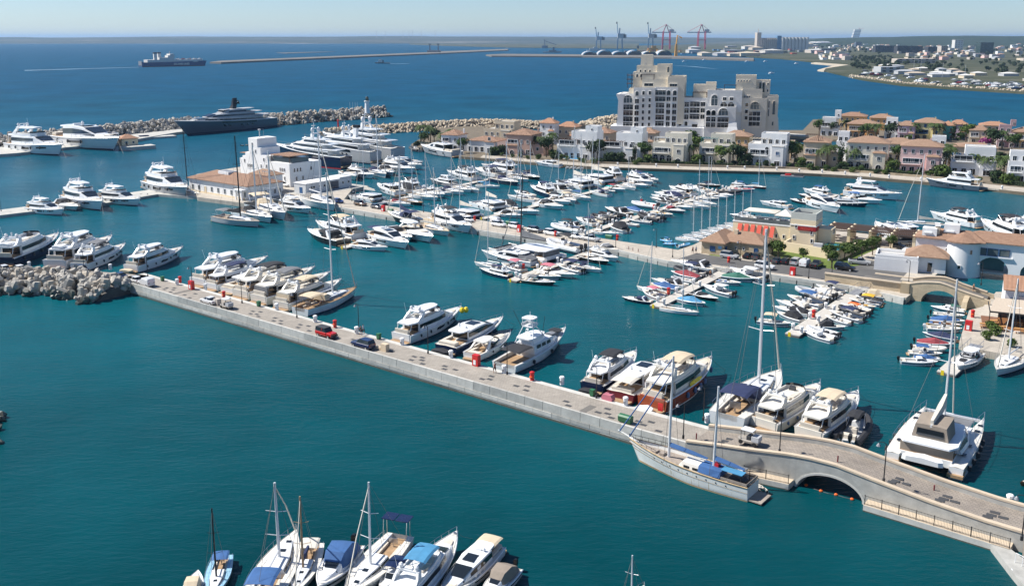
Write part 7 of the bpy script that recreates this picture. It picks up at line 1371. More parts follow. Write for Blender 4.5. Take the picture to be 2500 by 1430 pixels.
WHL=cached('wheel',lambda: MB().loft([[(math.cos(a)*.34,y,math.sin(a)*.34+.34) for a in [2*pi*k/12 for k in range(12)]] for y in (-.11,.11)])); RIM=cached('rim',lambda: MB().loft([[(math.cos(a)*.2,y,math.sin(a)*.2+.34) for a in [2*pi*k/10 for k in range(10)]] for y in (-.125,.125)]))
for n_,c_ in dict(carwhite=(.75,.75,.74),carsilver=(.42,.43,.44),carblack=(.012,.012,.014),carnavy=(.012,.025,.085),cargrey=(.07,.072,.078),carred=(.5,.015,.015),carbrown=(.10,.055,.03),carblue=(.02,.07,.26),carbeige=(.42,.38,.32)).items(): mk(n_,c_,.22,var=.04,coat=.6)
mk('lampwhite',(.7,.7,.68),.2,var=0); mk('lampred',(.3,.01,.01),.3,var=0); mk('tyre',(.015,.015,.016),.85,var=.2)
def car(kind,col,x,y,rz,label,z=1.365,roof=None):
    B,C,Rf=CAR[kind]; t=thing('parked_car',label,'car',G(x,y,z),rz,1,'parked cars'); put('body',cached(('cb',kind),lambda: cbody(B)),col,t,smooth=False); put('glasshouse',cached(('cc',kind),lambda: ccab(C)),'glass',t); put('roof',cached(('cr',kind),lambda: MB().box((Rf[0]+Rf[1])/2,0,Rf[3]-.03,Rf[1]-Rf[0],Rf[2]*2+.06,.07)),roof or col,t)
    put('door_pillar',cached(('cp',kind),lambda: MB().loft([[(-.35,-.83,.95),(-.25,-.83,.95),(-.25,.83,.95),(-.35,.83,.95)],[(-.35,-Rf[2]-.04,Rf[3]),(-.25,-Rf[2]-.04,Rf[3]),(-.25,Rf[2]+.04,Rf[3]),(-.35,Rf[2]+.04,Rf[3])]])),col,t)
    fx,rx=B[-1][0]-.75,B[0][0]+.72
    for px in (fx,rx):
        for s in (1,-1): w_=put('wheel',WHL,'tyre',t,(px,s*(B[2][1]-.1),0)); put('rim',RIM,'carsilver',w_)
    for s in (1,-1): put('headlight',cached('hl',lambda: MB().box(0,0,0,.08,.3,.14)),'lampwhite',t,(B[-1][0]-.04,s*.55,B[-1][3]-.22)); put('tail_light',cached('tl',lambda: MB().box(0,0,0,.06,.22,.2)),'lampred',t,(B[0][0]-.0,s*.62,B[0][3]-.26))
    if kind=='pickup': put('load_bed',cached('bed',lambda: MB().box(-1.6,0,1.1,1.5,1.5,.06)),'charcoal',t)
    if kind=='jeep': put('spare_wheel',WHL,'tyre',t,(-2.2,0,.6),pi/2); put('bumper',cached('bmp',lambda: MB().box(2.15,0,.5,.2,1.6,.22)),'charcoal',t)
Q,V_=PD,PD+pi/2
for a in (('sedan','carnavy',292,679,Q+pi,'dark blue saloon on the pier, nearest the breakwater blocks'),('hatch','carwhite',329,689,Q+pi,'white hatchback behind the dark blue saloon'),('van','carwhite',357,697,Q+pi,'small white van on the pier'),('sedan','carwhite',511,740,Q+pi,'white coupe parked below the packed yachts'),('suv','carnavy',887,848,Q+pi,'dark blue off-roader on the pier'),('hatch','carwhite',8,661,Q+pi,'white car roof behind the blocks at the left edge'),('hatch','carwhite',52,663,Q,'white car half hidden behind the breakwater blocks'),('suv','carblack',201,665,Q,'dark car behind the block breakwater')): car(*a,z=1.67)
car('jeep','carred',797,822,Q,'bright red jeep with black roof on the pier',1.67,'charcoal')
for a in (('suv','carblack',805,492,Q,'black car nearest the office on the middle quay'),('hatch','carblue',826,495,Q,'blue car on the middle quay'),('suv','carbrown',880,502,Q,'brown car on the middle quay'),('hatch','cargrey',919,509,Q,'dark hatchback with white roof on the middle quay'),('hatch','carred',1117,538,Q,'red car partly hidden by a motor yacht'),('hatch','carwhite',1142,541,Q,'white hatchback right of the red car'),('van','carwhite',1214,546,Q,'white van on the middle quay'),('suv','carwhite',1218,553,Q,'white car in front of the white van'),('suv','carwhite',1260,558,Q,'white off-roader by the red cabinet'),('suv','cargrey',1307,567,Q,'dark grey estate on the middle quay'),('suv','carwhite',1348,574,Q,'white car by the lifebuoy post'),('sedan','carwhite',1405,582,Q,'white saloon on the middle quay'),('pickup','carsilver',1443,588,Q,'silver pickup on the middle quay'),('suv','carwhite',695,455,Q,'white car between tower and office'),('hatch','carblack',676,451,Q+.5,'black car against the white tower'),('suv','carwhite',661,470,V_,'white car tucked behind the office corner'),
          ('suv','carsilver',1781,630,Q,'silver car before the stone cottage'),('sedan','carblack',1828,629,V_,'black saloon, first in the parking row'),('suv','cargrey',1851,632,V_,'dark grey car, second in the parking row'),('hatch','carbeige',1876,635,V_,'beige hatchback in the parking row'),('sedan','cargrey',1898,641,V_,'grey saloon in the parking row'),('hatch','carblack',1920,643,V_,'small black car in the parking row'),('suv','carsilver',1945,645,V_,'silver off-roader in the parking row'),('van','carwhite',1967,649,V_,'white people carrier in the parking row'),('pickup','carblack',1993,652,V_,'black pickup at the end of the parking row'),('suv','carwhite',1867,656,Q,'white off-roader driving past the parking row'),('suv','carblack',2062,659,Q,'black off-roader under the clipped trees'),('pickup','carsilver',2098,645,Q+.3,'silver pickup near the white annex'),('sedan','carwhite',2172,621,Q,'white saloon behind the white annex'),('van','carwhite',2216,622,V_,'white van beside the tiled pavilion'),('hatch','carblack',2192,606,Q,'dark car by the pergola end')): car(*a)
def cart(x,y,z,label):
    t=thing('golf_cart',label,'golf cart',G(x,y,z),PD+pi,1.1,'golf carts'); put('body',cbody([(-1.3,.55,.3,.7),(.3,.6,.25,.6),(1.2,.5,.3,.75)]),'carbeige',t); put('roof',MB().box(.1,0,1.75,1.5,1.2,.08),'white',t); put('cargo_box',MB().box(-.95,0,.6,.9,1.15,.6),'lightgrey',t); put('seat',MB().box(-.1,0,.6,.45,1.0,.5),'charcoal',t)
    for a in (-.5,.8):
        for s in (1,-1): put('roof_post',MB().box(a,s*.52,.6,.05,.05,1.18),'iron',t)
    for a in (-.9,.8):
        for s in (1,-1): put('wheel',WHL,'tyre',t,(a,s*.55,0),sc=.75)
cart(1828,1082,road(146.5)+.02,'white-roofed golf cart driving over the humped bridge'); cart(553,752,1.67,'white-roofed golf cart parked on the pier')
# ================================================================ people
def person(x,y,z,rz,label,shirt,legs,stride=.18):
    V=[(0,0,.95),(0,0,1.15),(0,0,1.42),(0,0,1.52),(0.02,0,1.64),(0.02,0,1.76),(0,.1,.9),(stride,.1,.5),(stride*.7,.1,.08),(stride*.7+.14,.1,.04),(0,-.1,.9),(-stride*.4,-.1,.5),(-stride*1.3,-.1,.1),(-stride*1.3+.13,-.1,.05),(0,.19,1.4),(-.08,.24,1.12),(.06,.25,.88),(.09,.25,.8),(0,-.19,1.4),(.08,-.24,1.12),(.2,-.24,.9),(.24,-.24,.83)]
    E_=[(0,1),(1,2),(2,3),(3,4),(4,5),(0,6),(6,7),(7,8),(8,9),(0,10),(10,11),(11,12),(12,13),(2,14),(14,15),(15,16),(16,17),(2,18),(18,19),(19,20),(20,21)]; Rr=[.13,.13,.14,.055,.09,.075,.095,.06,.045,.035,.095,.06,.045,.035,.06,.045,.035,.03,.06,.045,.035,.03]
    me=bpy.data.meshes.new('body'); me.from_pydata(V,E_,[]); o=bpy.data.objects.new('body',me); COL.objects.link(o); md=o.modifiers.new('s','SKIN'); me.skin_vertices[0].data[0].use_root=True
    for i,r_ in enumerate(Rr): me.skin_vertices[0].data[i].radius=(r_,r_)
    o.modifiers.new('u','SUBSURF').levels=1; dg=bpy.context.evaluated_depsgraph_get(); dg.update(); bm_=bpy.data.meshes.new_from_object(o.evaluated_get(dg)); bpy.data.objects.remove(o); bm_.materials.clear(); bm_.materials.append(None)
    t=thing('person',label,'person',G(x,y,z),rz,1.05); put('body',bm_,'skin',t); put('shirt',MB().loft([[(math.cos(a)*rx,math.sin(a)*ry,zz) for a in [2*pi*k/10 for k in range(10)]] for rx,ry,zz in ((.15,.18,.92),(.15,.18,1.15),(.16,.22,1.38),(.09,.13,1.49))]),shirt,t)
    for s,f in ((.1,stride),(-.1,-stride*.4)): put('trouser_leg',MB().loft([[(cx+math.cos(a)*rx,s+math.sin(a)*rx,zz) for a in [2*pi*k/8 for k in range(8)]] for cx,rx,zz in ((0,.125,.98),(f*.5,.11,.75),(f,.085,.5))]),legs,t)
    put('hair',MB().sph(-.005,0,1.74,.1,.095,.09),'black',t)
mk('skin',(.42,.24,.16),.6,var=.08); mk('shirtblue',(.35,.48,.62),.8,var=.1)
for a in ((881,818,1.66,-.6,'person in dark clothes walking on the pier near the red jeep','charcoal','navycloth'),(887,815,1.66,-.6,'person in pale blue shirt walking on the pier near the red jeep','shirtblue','black'),(1208,910,1.66,2.4,'person in dark red top walking on the pier by the fishing yacht','maroon','charcoal'),(1691,619,1.37,2,'person in red top standing by the stone cottage','redcloth','black'),(1699,618,1.37,2,'person in light blue top standing by the stone cottage','shirtblue','charcoal'),(1461,403,1.17,0,'person in red on the villa promenade','redcloth','black'),(2376,712,lerp(TZ,BL*1.1)-.8,0,'person in brown carrying a yellow bag on the stone bridge','wood','charcoal'),(1734,677,.56,1,'person crouching on the cottage pontoon in a brown top','wood','navycloth')): person(*a)
# ================================================================ the fleet (photo pixels: stern x, stern y, bow x, bow y at the waterline)
CATS={'fly': 'yacht','exp': 'motorboat','coupe': 'yacht','small': 'motorboat','rib': 'inflatable boat','sail': 'sailboat','cat': 'catamaran','dinghy': 'dinghy'}
def parse(s): return dict(x.split('=') for x in s.split()) if s else {}
def one(kind,var,c,label,roles='',top=None,group=None,name=None,zs=1.0):
    if kind in ('sail','cat'):
        A,B=G(c[0],c[1]),G(c[2],c[3]); d=B-A
        p=A+d*(.56 if kind=='sail' else .59)
        mh=1.35 if top is None else max(.5,round(zat(p,top)/d.length/zs/KS[kind][2],1))
        var=(mh,)+tuple(var)
    return boat(kind,tuple(var),*c,label,CATS[kind],group,parse(roles),name,zs)
def row(phrase,items,group):
    for i,it in enumerate(items):
        kind,var,c,look=it[:4]
        one(kind,var,c,'%s, %s %s' % (look,ordw(i),phrase),it[4] if len(it)>4 else '',it[5] if len(it)>5 else None,group)
fH,fB,fO=('hard','',1,0),('bim','',1,0),('open','',1,0)
fHt,fBc,fBt,fOt=('hard','tender',1,0),('bim','cover',1,0),('bim','tow',1,0),('open','tender',1,0)
sN,sB,sH,sI,sX=(0,'',0,0,0),(1,'both',0,0,0),(1,'hood',0,0,0),(1,'bimini',0,0,0),(0,'',0,1,0)
# --- stern-to along the front pier
FP='boats moored along the front pier'
for kind,var,c,label,roles,top in [
 ('fly',fOt,(14,650,140,600),'navy-hulled white motor yacht at the left edge of the photo','hull=navy top=white',0),
 ('fly',fHt,(142,656,270,606),'white motor yacht with pale hardtop, behind the block breakwater','',0),
 ('fly',fB,(200,659,303,619),'white motor yacht with grey awning, right above the breakwater blocks','canvas=greycloth',0),
 ('fly',('hard','tow',1,0),(327,663,443,626),'white hardtop motor yacht alone past the breakwater with beige dinghy astern','canvas=beigecloth',0),
 ('fly',fH,(492,699,648,655),'white hardtop motor yacht, farthest of the packed group by the red box','',0),
 ('fly',fB,(523,708,656,672),'white motor yacht with navy awning, second in the packed group','canvas=navycloth',0),
 ('coupe',('',1),(562,717,690,680),'low white sport yacht, third in the packed group','deck=cream',0),
 ('fly',fB,(597,729,762,682),'cream motor yacht with black awning, fourth in the packed group','hull=offwhite top=offwhite',0),
 ('fly',fBc,(641,741,800,694),'cream motor yacht with canvas cockpit screen, fifth in the packed group','hull=offwhite top=offwhite canvas=greycloth',0),
 ('fly',fBc,(694,755,828,709),'cream motor yacht with beige cockpit blinds beside the tall sloop','hull=offwhite top=offwhite canvas=beigecloth',0),
 ('sail',(0,'both',0,0,0),(737,768,868,721),'large white sloop with teak deck and beige bimini on the front pier','deck=teak canvas2=beigecloth hull=white',432),
 ('fly',fH,(987,834,1120,779),'white hardtop motor yacht with two yellow buoys on its bow','deck=white',0),
 ('coupe',('tow',1),(1095,862,1222,803),'white sport yacht with red side stripe and black dinghy','hull=navy',0),
 ('exp',('hard',1),(1155,877,1243,832),'white sport cruiser with beige top beside the fishing yacht','top=offwhite',0),
 ('fly',fBt,(1450,955,1548,887),'white motor yacht with black bimini and covered black dinghy astern','hull=navy',0),
 ('coupe',('awning',1),(1520,977,1630,902),'white sport yacht with pale awning beside the red-hulled yacht','hull=maroon canvas=sailcloth',0),
 ('sail',(0,'both',0,0,0),(1777,1037,1900,936),'white sloop with navy bimini, first beyond the pier gap','',570),
 ('fly',fO,(1870,1048,1994,972),'cream motor yacht with open flybridge beside the navy-bimini sloop','hull=offwhite top=offwhite fender=bluefender',0),
 ('fly',fB,(1979,1071,2087,991),'cream motor yacht with beige bimini near the humped bridge','hull=offwhite top=offwhite canvas=beigecloth',0),
 ('rib',('canopy',),(2066,1085,2108,1033),'black inflatable boat tucked beside the cream bimini yacht','hull=rubber canvas=blackcloth',0),
 ('cat',(1,),(2254,1148,2326,1037),'white sailing catamaran with brown enclosure beyond the humped bridge','canvas=taupe fender=rubber',665),
]: one(kind,var,c,label,roles,top,FP)
# --- left quay arm and breakwater berths
QG='boats on the left quay arm'
for kind,var,c,label,roles in [
 ('fly',fH,(78,516,154,527),'white hardtop motor yacht, leftmost on the left quay arm',''),
 ('exp',('canopy',1),(138,504,190,516),'small white sport cruiser between two yachts on the left quay arm',''),
 ('fly',('hard','',1,0),(174,493,249,516),'white motor yacht with dark hardtop frame on the left quay arm','hull=white top=white'),
 ('fly',fH,(254,491,340,504),'white motor yacht with dark hull windows on the left quay arm',''),
 ('rib',('',),(347,480,372,482),'small dark tender beside the left quay arm','hull=charcoal'),
 ('fly',fH,(375,460,455,485),'white hardtop motor yacht next to the black-masted racing yacht','hull=lightgrey'),
 ('fly',fH,(42,367,150,381),'white motor yacht with two domes at the outer breakwater',''),
 ('coupe',('',1),(158,352,287,369),'long white motor yacht with fenders at the outer breakwater',''),
]: one(kind,var,c,label,roles,None,QG,zs=1.0)
one('sail',(0,'',0,1,0),(425,472,487,482),'white racing yacht with black mast beside the tiled office','mast=darkmast boot=red',303,QG)
# --- berths right of the tiled office
row('from left below the tiled office',[
 ('sail',(1,'bimini',0,1,0),(534,539,632,556),'grey racing sloop with black mast','hull=lightgrey mast=darkmast deck=oldteak canvas=blackcloth canvas2=greycloth',329),
 ('sail',(1,'hood',0,0,0),(585,523,662,546),'white sloop with dark sail cover','canvas=blackcloth canvas2=blackcloth',355),
 ('sail',(0,'both',0,0,0),(624,509,696,540),'white sloop with beige bimini','canvas2=beigecloth',358),
 ('fly',fH,(691,509,756,523),'white hardtop motor yacht',''),
 ('sail',sN,(746,491,817,517),'tall white cruising sloop','',318)],'boats below the tiled office')
# --- first middle pontoon
row('from tip, left of the leftmost middle pontoon',[
 ('exp',('canopy',1),(836,599,755,577),'black-hulled sport cruiser','hull=black'),
 ('fly',fB,(872,586,777,562),'white motor yacht with beige bimini','canvas=beigecloth')],'boats on the leftmost middle pontoon')
row('from tip, right of the leftmost middle pontoon',[
 ('coupe',('',1),(866,604,943,615),'white sport yacht',''),
 ('coupe',('awning',1),(914,583,994,611),'white sport yacht with navy awning','canvas=navycloth'),
 ('exp',('canopy',1),(943,572,1004,592),'white sport cruiser with dark canopy',''),
 ('exp',('hard',1),(980,568,1055,596),'white sport cruiser with pale top',''),
 ('sail',(1,'',0,0,0),(1022,557,1095,578),'white boat under a beige boom tent','canvas=beigecloth deck=beigecloth',413),
 ('fly',fB,(1067,545,1147,572),'white motor yacht with black bimini','')],'boats on the leftmost middle pontoon')
one('sail',(1,'both',0,0,0),(1018,550,948,528),'black-hulled sloop with navy sail cover lying along the middle quay','hull=black canvas=navycloth',378)
# --- second middle pontoon
row('from tip, left of the catamaran pontoon',[
 ('fly',('bim','',0,0),(1243,680,1174,666),'navy-hulled small motor yacht with navy bimini','hull=navy canvas=navycloth'),
 ('small',('bimini',0,0),(1277,666,1226,653),'open motorboat with pink bimini','canvas=pinkcloth hull=white'),
 ('sail',(0,'',0,0,0),(1232,660,1160,648),'white sloop with twin headstays','',471),
 ('coupe',('cover',1),(1300,650,1182,630),'long white motor yacht with blue windows','canvas=greycloth'),
 ('cat',(0,),(1351,643,1220,617),'big white catamaran with black mast','mast=darkmast sail=greycloth canvas=greycloth',428),
 ('rib',('canopy',),(1418,618,1338,601),'white inflatable with black canopy','hull=white')],'boats on the catamaran pontoon')
row('from tip, right of the catamaran pontoon',[
 ('exp',('bimini',1),(1280,689,1354,698),'dark green open cruiser','hull=darkgreen canvas=greycloth deck=cream'),
 ('small',('',0,0),(1306,675,1368,684),'slim white open motorboat',''),
 ('exp',('bimini',1),(1315,666,1402,682),'cream sport cruiser with pink bimini','hull=offwhite canvas=pinkcloth'),
 ('small',('bimini',2,0),(1419,669,1361,655),'motorboat with navy bimini and twin outboards','canvas=navycloth'),
 ('sail',sH,(1398,652,1466,667),'white sloop with bare mast','canvas=navycloth',496),
 ('exp',('open',1),(1420,632,1484,648),'black-hulled sport cruiser','hull=black deck=cream'),
 ('fly',('open','',1,0),(1445,624,1506,641),'white flybridge cruiser',''),
 ('exp',('canopy',1),(1462,609,1519,625),'white cruiser with grey canopy','canvas=greycloth')],'boats on the catamaran pontoon')
# --- third middle pontoon (before the stone cottage)
row('from tip, left of the cottage pontoon',[
 ('exp',('canopy',1),(1590,742,1521,733),'navy-hulled cruiser with navy canopy','hull=navy canvas=navycloth'),
 ('small',('bimini',0,0),(1611,733,1570,716),'motorboat with pink bimini','canvas=pinkcloth boot=maroon'),
 ('sail',(1,'',0,0,0),(1628,724,1556,707),'small white sloop with beige cover','canvas=beigecloth',592),
 ('small',('cover',0,0),(1650,711,1588,700),'motorboat under blue cover','canvas=bluecloth'),
 ('exp',('canopy',1),(1672,704,1593,690),'white cruiser with grey canopy','canvas=charcoal'),
 ('rib',('',),(1692,692,1640,684),'grey inflatable','hull=lightgrey'),
 ('small',('cover',0,0),(1704,684,1640,672),'boat under maroon cover','canvas=redcloth'),
 ('rib',('canopy',),(1724,678,1647,664),'inflatable with navy canopy','hull=charcoal canvas=navycloth'),
 ('exp',('canopy',1),(1744,666,1641,648),'big white cruiser with black canopy','')],'boats on the cottage pontoon')
row('from tip, right of the cottage pontoon',[
 ('sail',sN,(1617,757,1704,771),'white sloop','',609),
 ('small',('cover',0,0),(1660,735,1720,750),'motorboat under bright blue cover','canvas=skycloth'),
 ('exp',('cover',1),(1690,722,1751,737),'black-hulled boat under black cover','hull=black'),
 ('small',('',2,2),(1786,725,1717,707),'white pilot-house motorboat',''),
 ('small',('',0,0),(1752,690,1807,698),'small open motorboat with blue seat','seat=bluecloth'),
 ('small',('cover',0,0),(1766,680,1840,690),'motorboat under green cover','canvas=greencloth boot=black'),
 ('small',('',2,2),(1862,688,1785,668),'white hardtop fishing boat','')],'boats on the cottage pontoon')
# --- fourth pontoon
row('from tip, left of the stone-bridge pontoon',[
 ('small',('bimini',1,0),(1852,789,1929,799),'open motorboat with beige bimini','canvas=beigecloth'),
 ('small',('tent',0,0),(1957,788,1898,771),'motorboat with black tent',''),
 ('exp',('full',1),(1972,773,1888,757),'white cruiser with black canopy',''),
 ('exp',('canopy',0),(1985,765,1897,744),'white cruiser with pale canopy','canvas=sailcloth'),
 ('small',('bimini',1,0),(2004,753,1924,733),'motorboat with blue bimini','canvas=bluecloth'),
 ('rib',('arch',),(2018,741,1966,724),'dark inflatable','hull=charcoal'),
 ('rib',('arch',),(2031,735,1944,715),'grey inflatable with targa arch','hull=lightgrey'),
 ('small',('cover',0,0),(2047,729,1982,712),'motorboat under beige cover','canvas=sailcloth'),
 ('small',('bimini',0,0),(2057,720,1994,705),'motorboat with navy bimini','canvas=navycloth')],'boats on the stone-bridge pontoon')
row('from tip, right of the stone-bridge pontoon',[
 ('small',('',1,1),(2031,837,1962,817),'white cuddy motorboat with outboard',''),
 ('rib',('',),(2043,826,1972,808),'white inflatable with black seats','hull=white seat=blackcloth'),
 ('small',('tent',0,0),(1996,800,2062,806),'black-covered motorboat','canvas=blackcloth'),
 ('small',('',1,0),(2074,795,2016,779),'plain white open motorboat',''),
 ('small',('bimini',1,0),(2101,788,2027,769),'motorboat with navy bimini','canvas=navycloth'),
 ('rib',('canopy',),(2114,775,2049,757),'inflatable with orange canopy','canvas=orange hull=charcoal'),
 ('small',('',1,0),(2122,766,2056,751),'motorboat with black engine',''),
 ('small',('',0,0),(2076,747,2137,757),'white and yellow motorboat','deck=yellow'),
 ('small',('bimini',0,0),(2147,749,2075,738),'motorboat with yellow bimini','canvas=yellow'),
 ('small',('cover',0,0),(2152,742,2090,730),'motorboat under black cover',''),
 ('small',('tent',1,0),(2157,731,2094,721),'motorboat with beige tent','canvas=beigecloth')],'boats on the stone-bridge pontoon')
# --- restaurant quay
row('from the bridge at the restaurant quay',[
 ('small',('cover',0,0),(2312,749,2350,753),'small boat under green cover','canvas=greencloth'),
 ('small',('',0,1),(2352,766,2274,757),'white cuddy boat',''),
 ('small',('',1,0),(2279,771,2352,779),'white open boat',''),
 ('small',('cover',1,0),(2273,785,2352,793),'white boat with blue cover','canvas=bluecloth'),
 ('small',('',0,0),(2268,793,2344,803),'wooden open boat','hull=wood deck=wood boot=yellow seat=bluecloth'),
 ('small',('',1,0),(2264,806,2345,812),'white open boat with white engine','engine=white'),
 ('small',('cover',0,0),(2333,834,2254,821),'boat under navy cover','canvas=navycloth'),
 ('small',('cover',1,0),(2240,840,2325,850),'boat with red cover','canvas=redcloth'),
 ('rib',('',),(2230,855,2308,860),'white inflatable','hull=offwhite'),
 ('small',('bimini',0,0),(2220,866,2297,872),'motorboat with blue bimini','canvas=bluecloth'),
 ('small',('cover',0,0),(2232,877,2293,882),'motorboat under bright blue cover','canvas=bluecloth'),
 ('small',('',1,1),(2201,886,2286,893),'white cuddy boat with black engine','')],'boats at the restaurant quay')
one('exp',('hard',0),(2380,873,2337,910),'white motorboat with black foredeck cover beside the restaurant quay','pad=blackcloth top=white seat=charcoal')
one('sail',sN,(2492,874,2433,920),'white sloop with folded dinghy on deck at the right edge','',687)
one('dinghy',(1,),(2530,1178,2489,1186),'varnished wooden dinghy cut off by the right edge','hull=wood')
# --- behind the white shed
row('from left behind the grey shed',[
 ('exp',('open',1),(843,428,869,443),'cream motorboat','hull=offwhite'),
 ('fly',fO,(857,428,911,438),'white flybridge cruiser',''),
 ('sail',sH,(900,422,942,436),'white sloop','canvas=greycloth',284),
 ('exp',('canopy',1),(930,420,960,432),'white cruiser',''),
 ('fly',('open','',1,0),(944,414,1010,426),'white trawler yacht',''),
 ('coupe',('',1),(950,406,1027,416),'white motor yacht',''),
 ('exp',('hard',1),(966,400,1031,405),'grey-hulled motor cruiser','hull=grey')],'boats behind the grey shed')
# --- far pontoon nearest the tower
TG='boats on the tower pontoon'
row('from quay, left of the tower pontoon',[
 ('cat',(0,),(924,492,866,483),'white sailing catamaran','',303),
 ('coupe',('',1),(974,478,924,463),'white sport yacht',''),
 ('exp',('full',1),(1002,471,966,458),'white cruiser with black canopy',''),
 ('fly',fB,(1018,466,978,454),'white flybridge cruiser',''),
 ('small',('arch',0,1),(1045,467,1021,461),'small white cabin boat',''),
 ('fly',fH,(1109,455,1053,447),'dark-hulled trawler yacht','hull=grey'),
 ('fly',fB,(1160,443,1095,431),'long white motor yacht',''),
 ('exp',('bimini',1),(1218,434,1162,422),'white cruiser with navy bimini','canvas=navycloth'),
 ('fly',fB,(1257,427,1180,416),'white motor yacht with navy bimini','canvas=navycloth')],TG)
row('from quay, right of the tower pontoon',[
 ('sail',(1,'hood',0,0,0),(943,497,1002,506),'white sloop with red sprayhood','canvas2=redcloth',385),
 ('sail',(0,'',0,0,0),(979,493,1031,503),'black-hulled sloop with teak deck','hull=black deck=teak',354),
 ('sail',sN,(1007,480,1068,491),'white sloop','',368),
 ('exp',('open',1),(1020,474,1084,486),'white cruiser with beige cushions','deck=cream'),
 ('fly',fO,(1047,473,1101,480),'small flybridge cruiser',''),
 ('sail',sH,(1069,467,1131,478),'white sloop with grey cover','canvas=greycloth',384),
 ('sail',sN,(1098,462,1150,471),'white cruising sloop','',340),
 ('sail',sN,(1130,461,1168,472),'tall-masted white sloop','',347),
 ('sail',(1,'both',0,0,0),(1166,456,1219,461),'sloop under sky blue boom tent','canvas=skycloth canvas2=skycloth',360),
 ('sail',sH,(1204,442,1264,455),'navy-hulled sloop','hull=navy',343),
 ('sail',sN,(1236,437,1289,446),'white sloop with navy stripe','',347),
 ('sail',sH,(1268,431,1317,441),'black-hulled sloop','hull=black canvas=blackcloth',341)],TG)
# --- central far pontoon
CG='boats on the central far pontoon'
row('from quay, left of the central far pontoon',[
 ('cat',(0,),(1162,534,1096,522),'white sailing catamaran','',376),
 ('cat',(0,),(1221,514,1163,500),'white catamaran with grey canopy','canvas=greycloth',365),
 ('exp',('full',1),(1254,508,1212,497),'white cruiser with black box canopy',''),
 ('sail',sN,(1309,495,1241,485),'white sloop','',341),
 ('exp',('open',1),(1299,484,1257,474),'white cruiser',''),
 ('fly',fB,(1349,482,1298,467),'navy-hulled cruiser','hull=navy canvas=navycloth'),
 ('exp',('canopy',1),(1384,474,1332,462),'white cruiser with black canopy',''),
 ('sail',sI,(1392,462,1341,454),'white sloop with navy bimini','',339),
 ('cat',(0,),(1438,461,1374,449),'white catamaran with beige sail cover','',308),
 ('cat',(0,),(1487,450,1416,438),'big catamaran with beige sail cover','',330),
 ('fly',fH,(1511,444,1476,430),'white hardtop cruiser','')],CG)
row('from quay, right of the central far pontoon',[
 ('exp',('canopy',1),(1214,526,1274,534),'white cruiser with black canopy',''),
 ('exp',('open',1),(1246,516,1314,526),'cream cruiser','deck=cream'),
 ('exp',('canopy',1),(1311,502,1373,514),'white cruiser with green canopy','canvas=charcoal'),
 ('exp',('hard',1),(1340,491,1391,502),'white hardtop cruiser',''),
 ('exp',('bimini',1),(1374,486,1405,499),'cruiser with beige bimini','canvas=beigecloth'),
 ('sail',(1,'',0,0,0),(1389,480,1441,492),'cream sloop with blue sail cover','canvas=bluecloth',327),
 ('sail',sB,(1487,481,1439,472),'small ketch with navy canopy','canvas=navycloth',340),
 ('small',('bimini',0,0),(1480,467,1501,473),'motorboat with teal bimini','canvas=tealcloth'),
 ('exp',('bimini',1),(1483,462,1525,469),'cruiser with red bimini','canvas=redcloth'),
 ('sail',sN,(1513,456,1551,466),'white sloop','',365),
 ('exp',('open',1),(1537,452,1581,460),'white launch with wooden stripe','boot=wood deck=wood'),
 ('fly',fB,(1538,443,1592,456),'white motor yacht with navy bimini','canvas=navycloth'),
 ('coupe',('awning',1),(1566,438,1605,449),'white sport yacht with blue awning','canvas=bluecloth')],CG)
# --- pontoon beside the keelboats
KG='boats on the long diagonal pontoon'
row('from quay, left of the long diagonal pontoon',[
 ('rib',('canopy',),(1416,569,1348,559),'white inflatable with black windows','hull=white'),
 ('exp',('canopy',1),(1420,559,1365,550),'white cruiser with black canopy',''),
 ('exp',('bimini',1),(1452,553,1408,540),'white cruiser with navy bimini','canvas=navycloth'),
 ('small',('',0,0),(1464,548,1435,539),'small cream motorboat','deck=cream'),
 ('rib',('arch',),(1484,545,1447,533),'dark inflatable','hull=charcoal'),
 ('rib',('arch',),(1508,536,1464,527),'long black inflatable','hull=rubber'),
 ('exp',('canopy',1),(1535,529,1479,516),'black-hulled cruiser','hull=charcoal'),
 ('small',('cover',0,0),(1564,521,1526,513),'motorboat under bright blue cover','canvas=bluecloth'),
 ('rib',('',),(1602,509,1544,502),'big white inflatable','hull=white'),
 ('small',('cover',1,0),(1636,500,1601,496),'motorboat under dark cover','hull=white'),
 ('exp',('cover',1),(1640,496,1589,489),'grey cruiser with black cover','hull=lightgrey'),
 ('coupe',('',1),(1648,493,1592,484),'white sport yacht',''),
 ('exp',('full',1),(1660,488,1599,478),'white cruiser with navy canopy','canvas=navycloth'),
 ('coupe',('cover',1),(1673,483,1618,474),'white sport yacht with grey cover','canvas=greycloth'),
 ('fly',fO,(1690,481,1636,467),'white flybridge cruiser',''),
 ('exp',('open',1),(1727,471,1691,461),'slim white cruiser','')],KG)
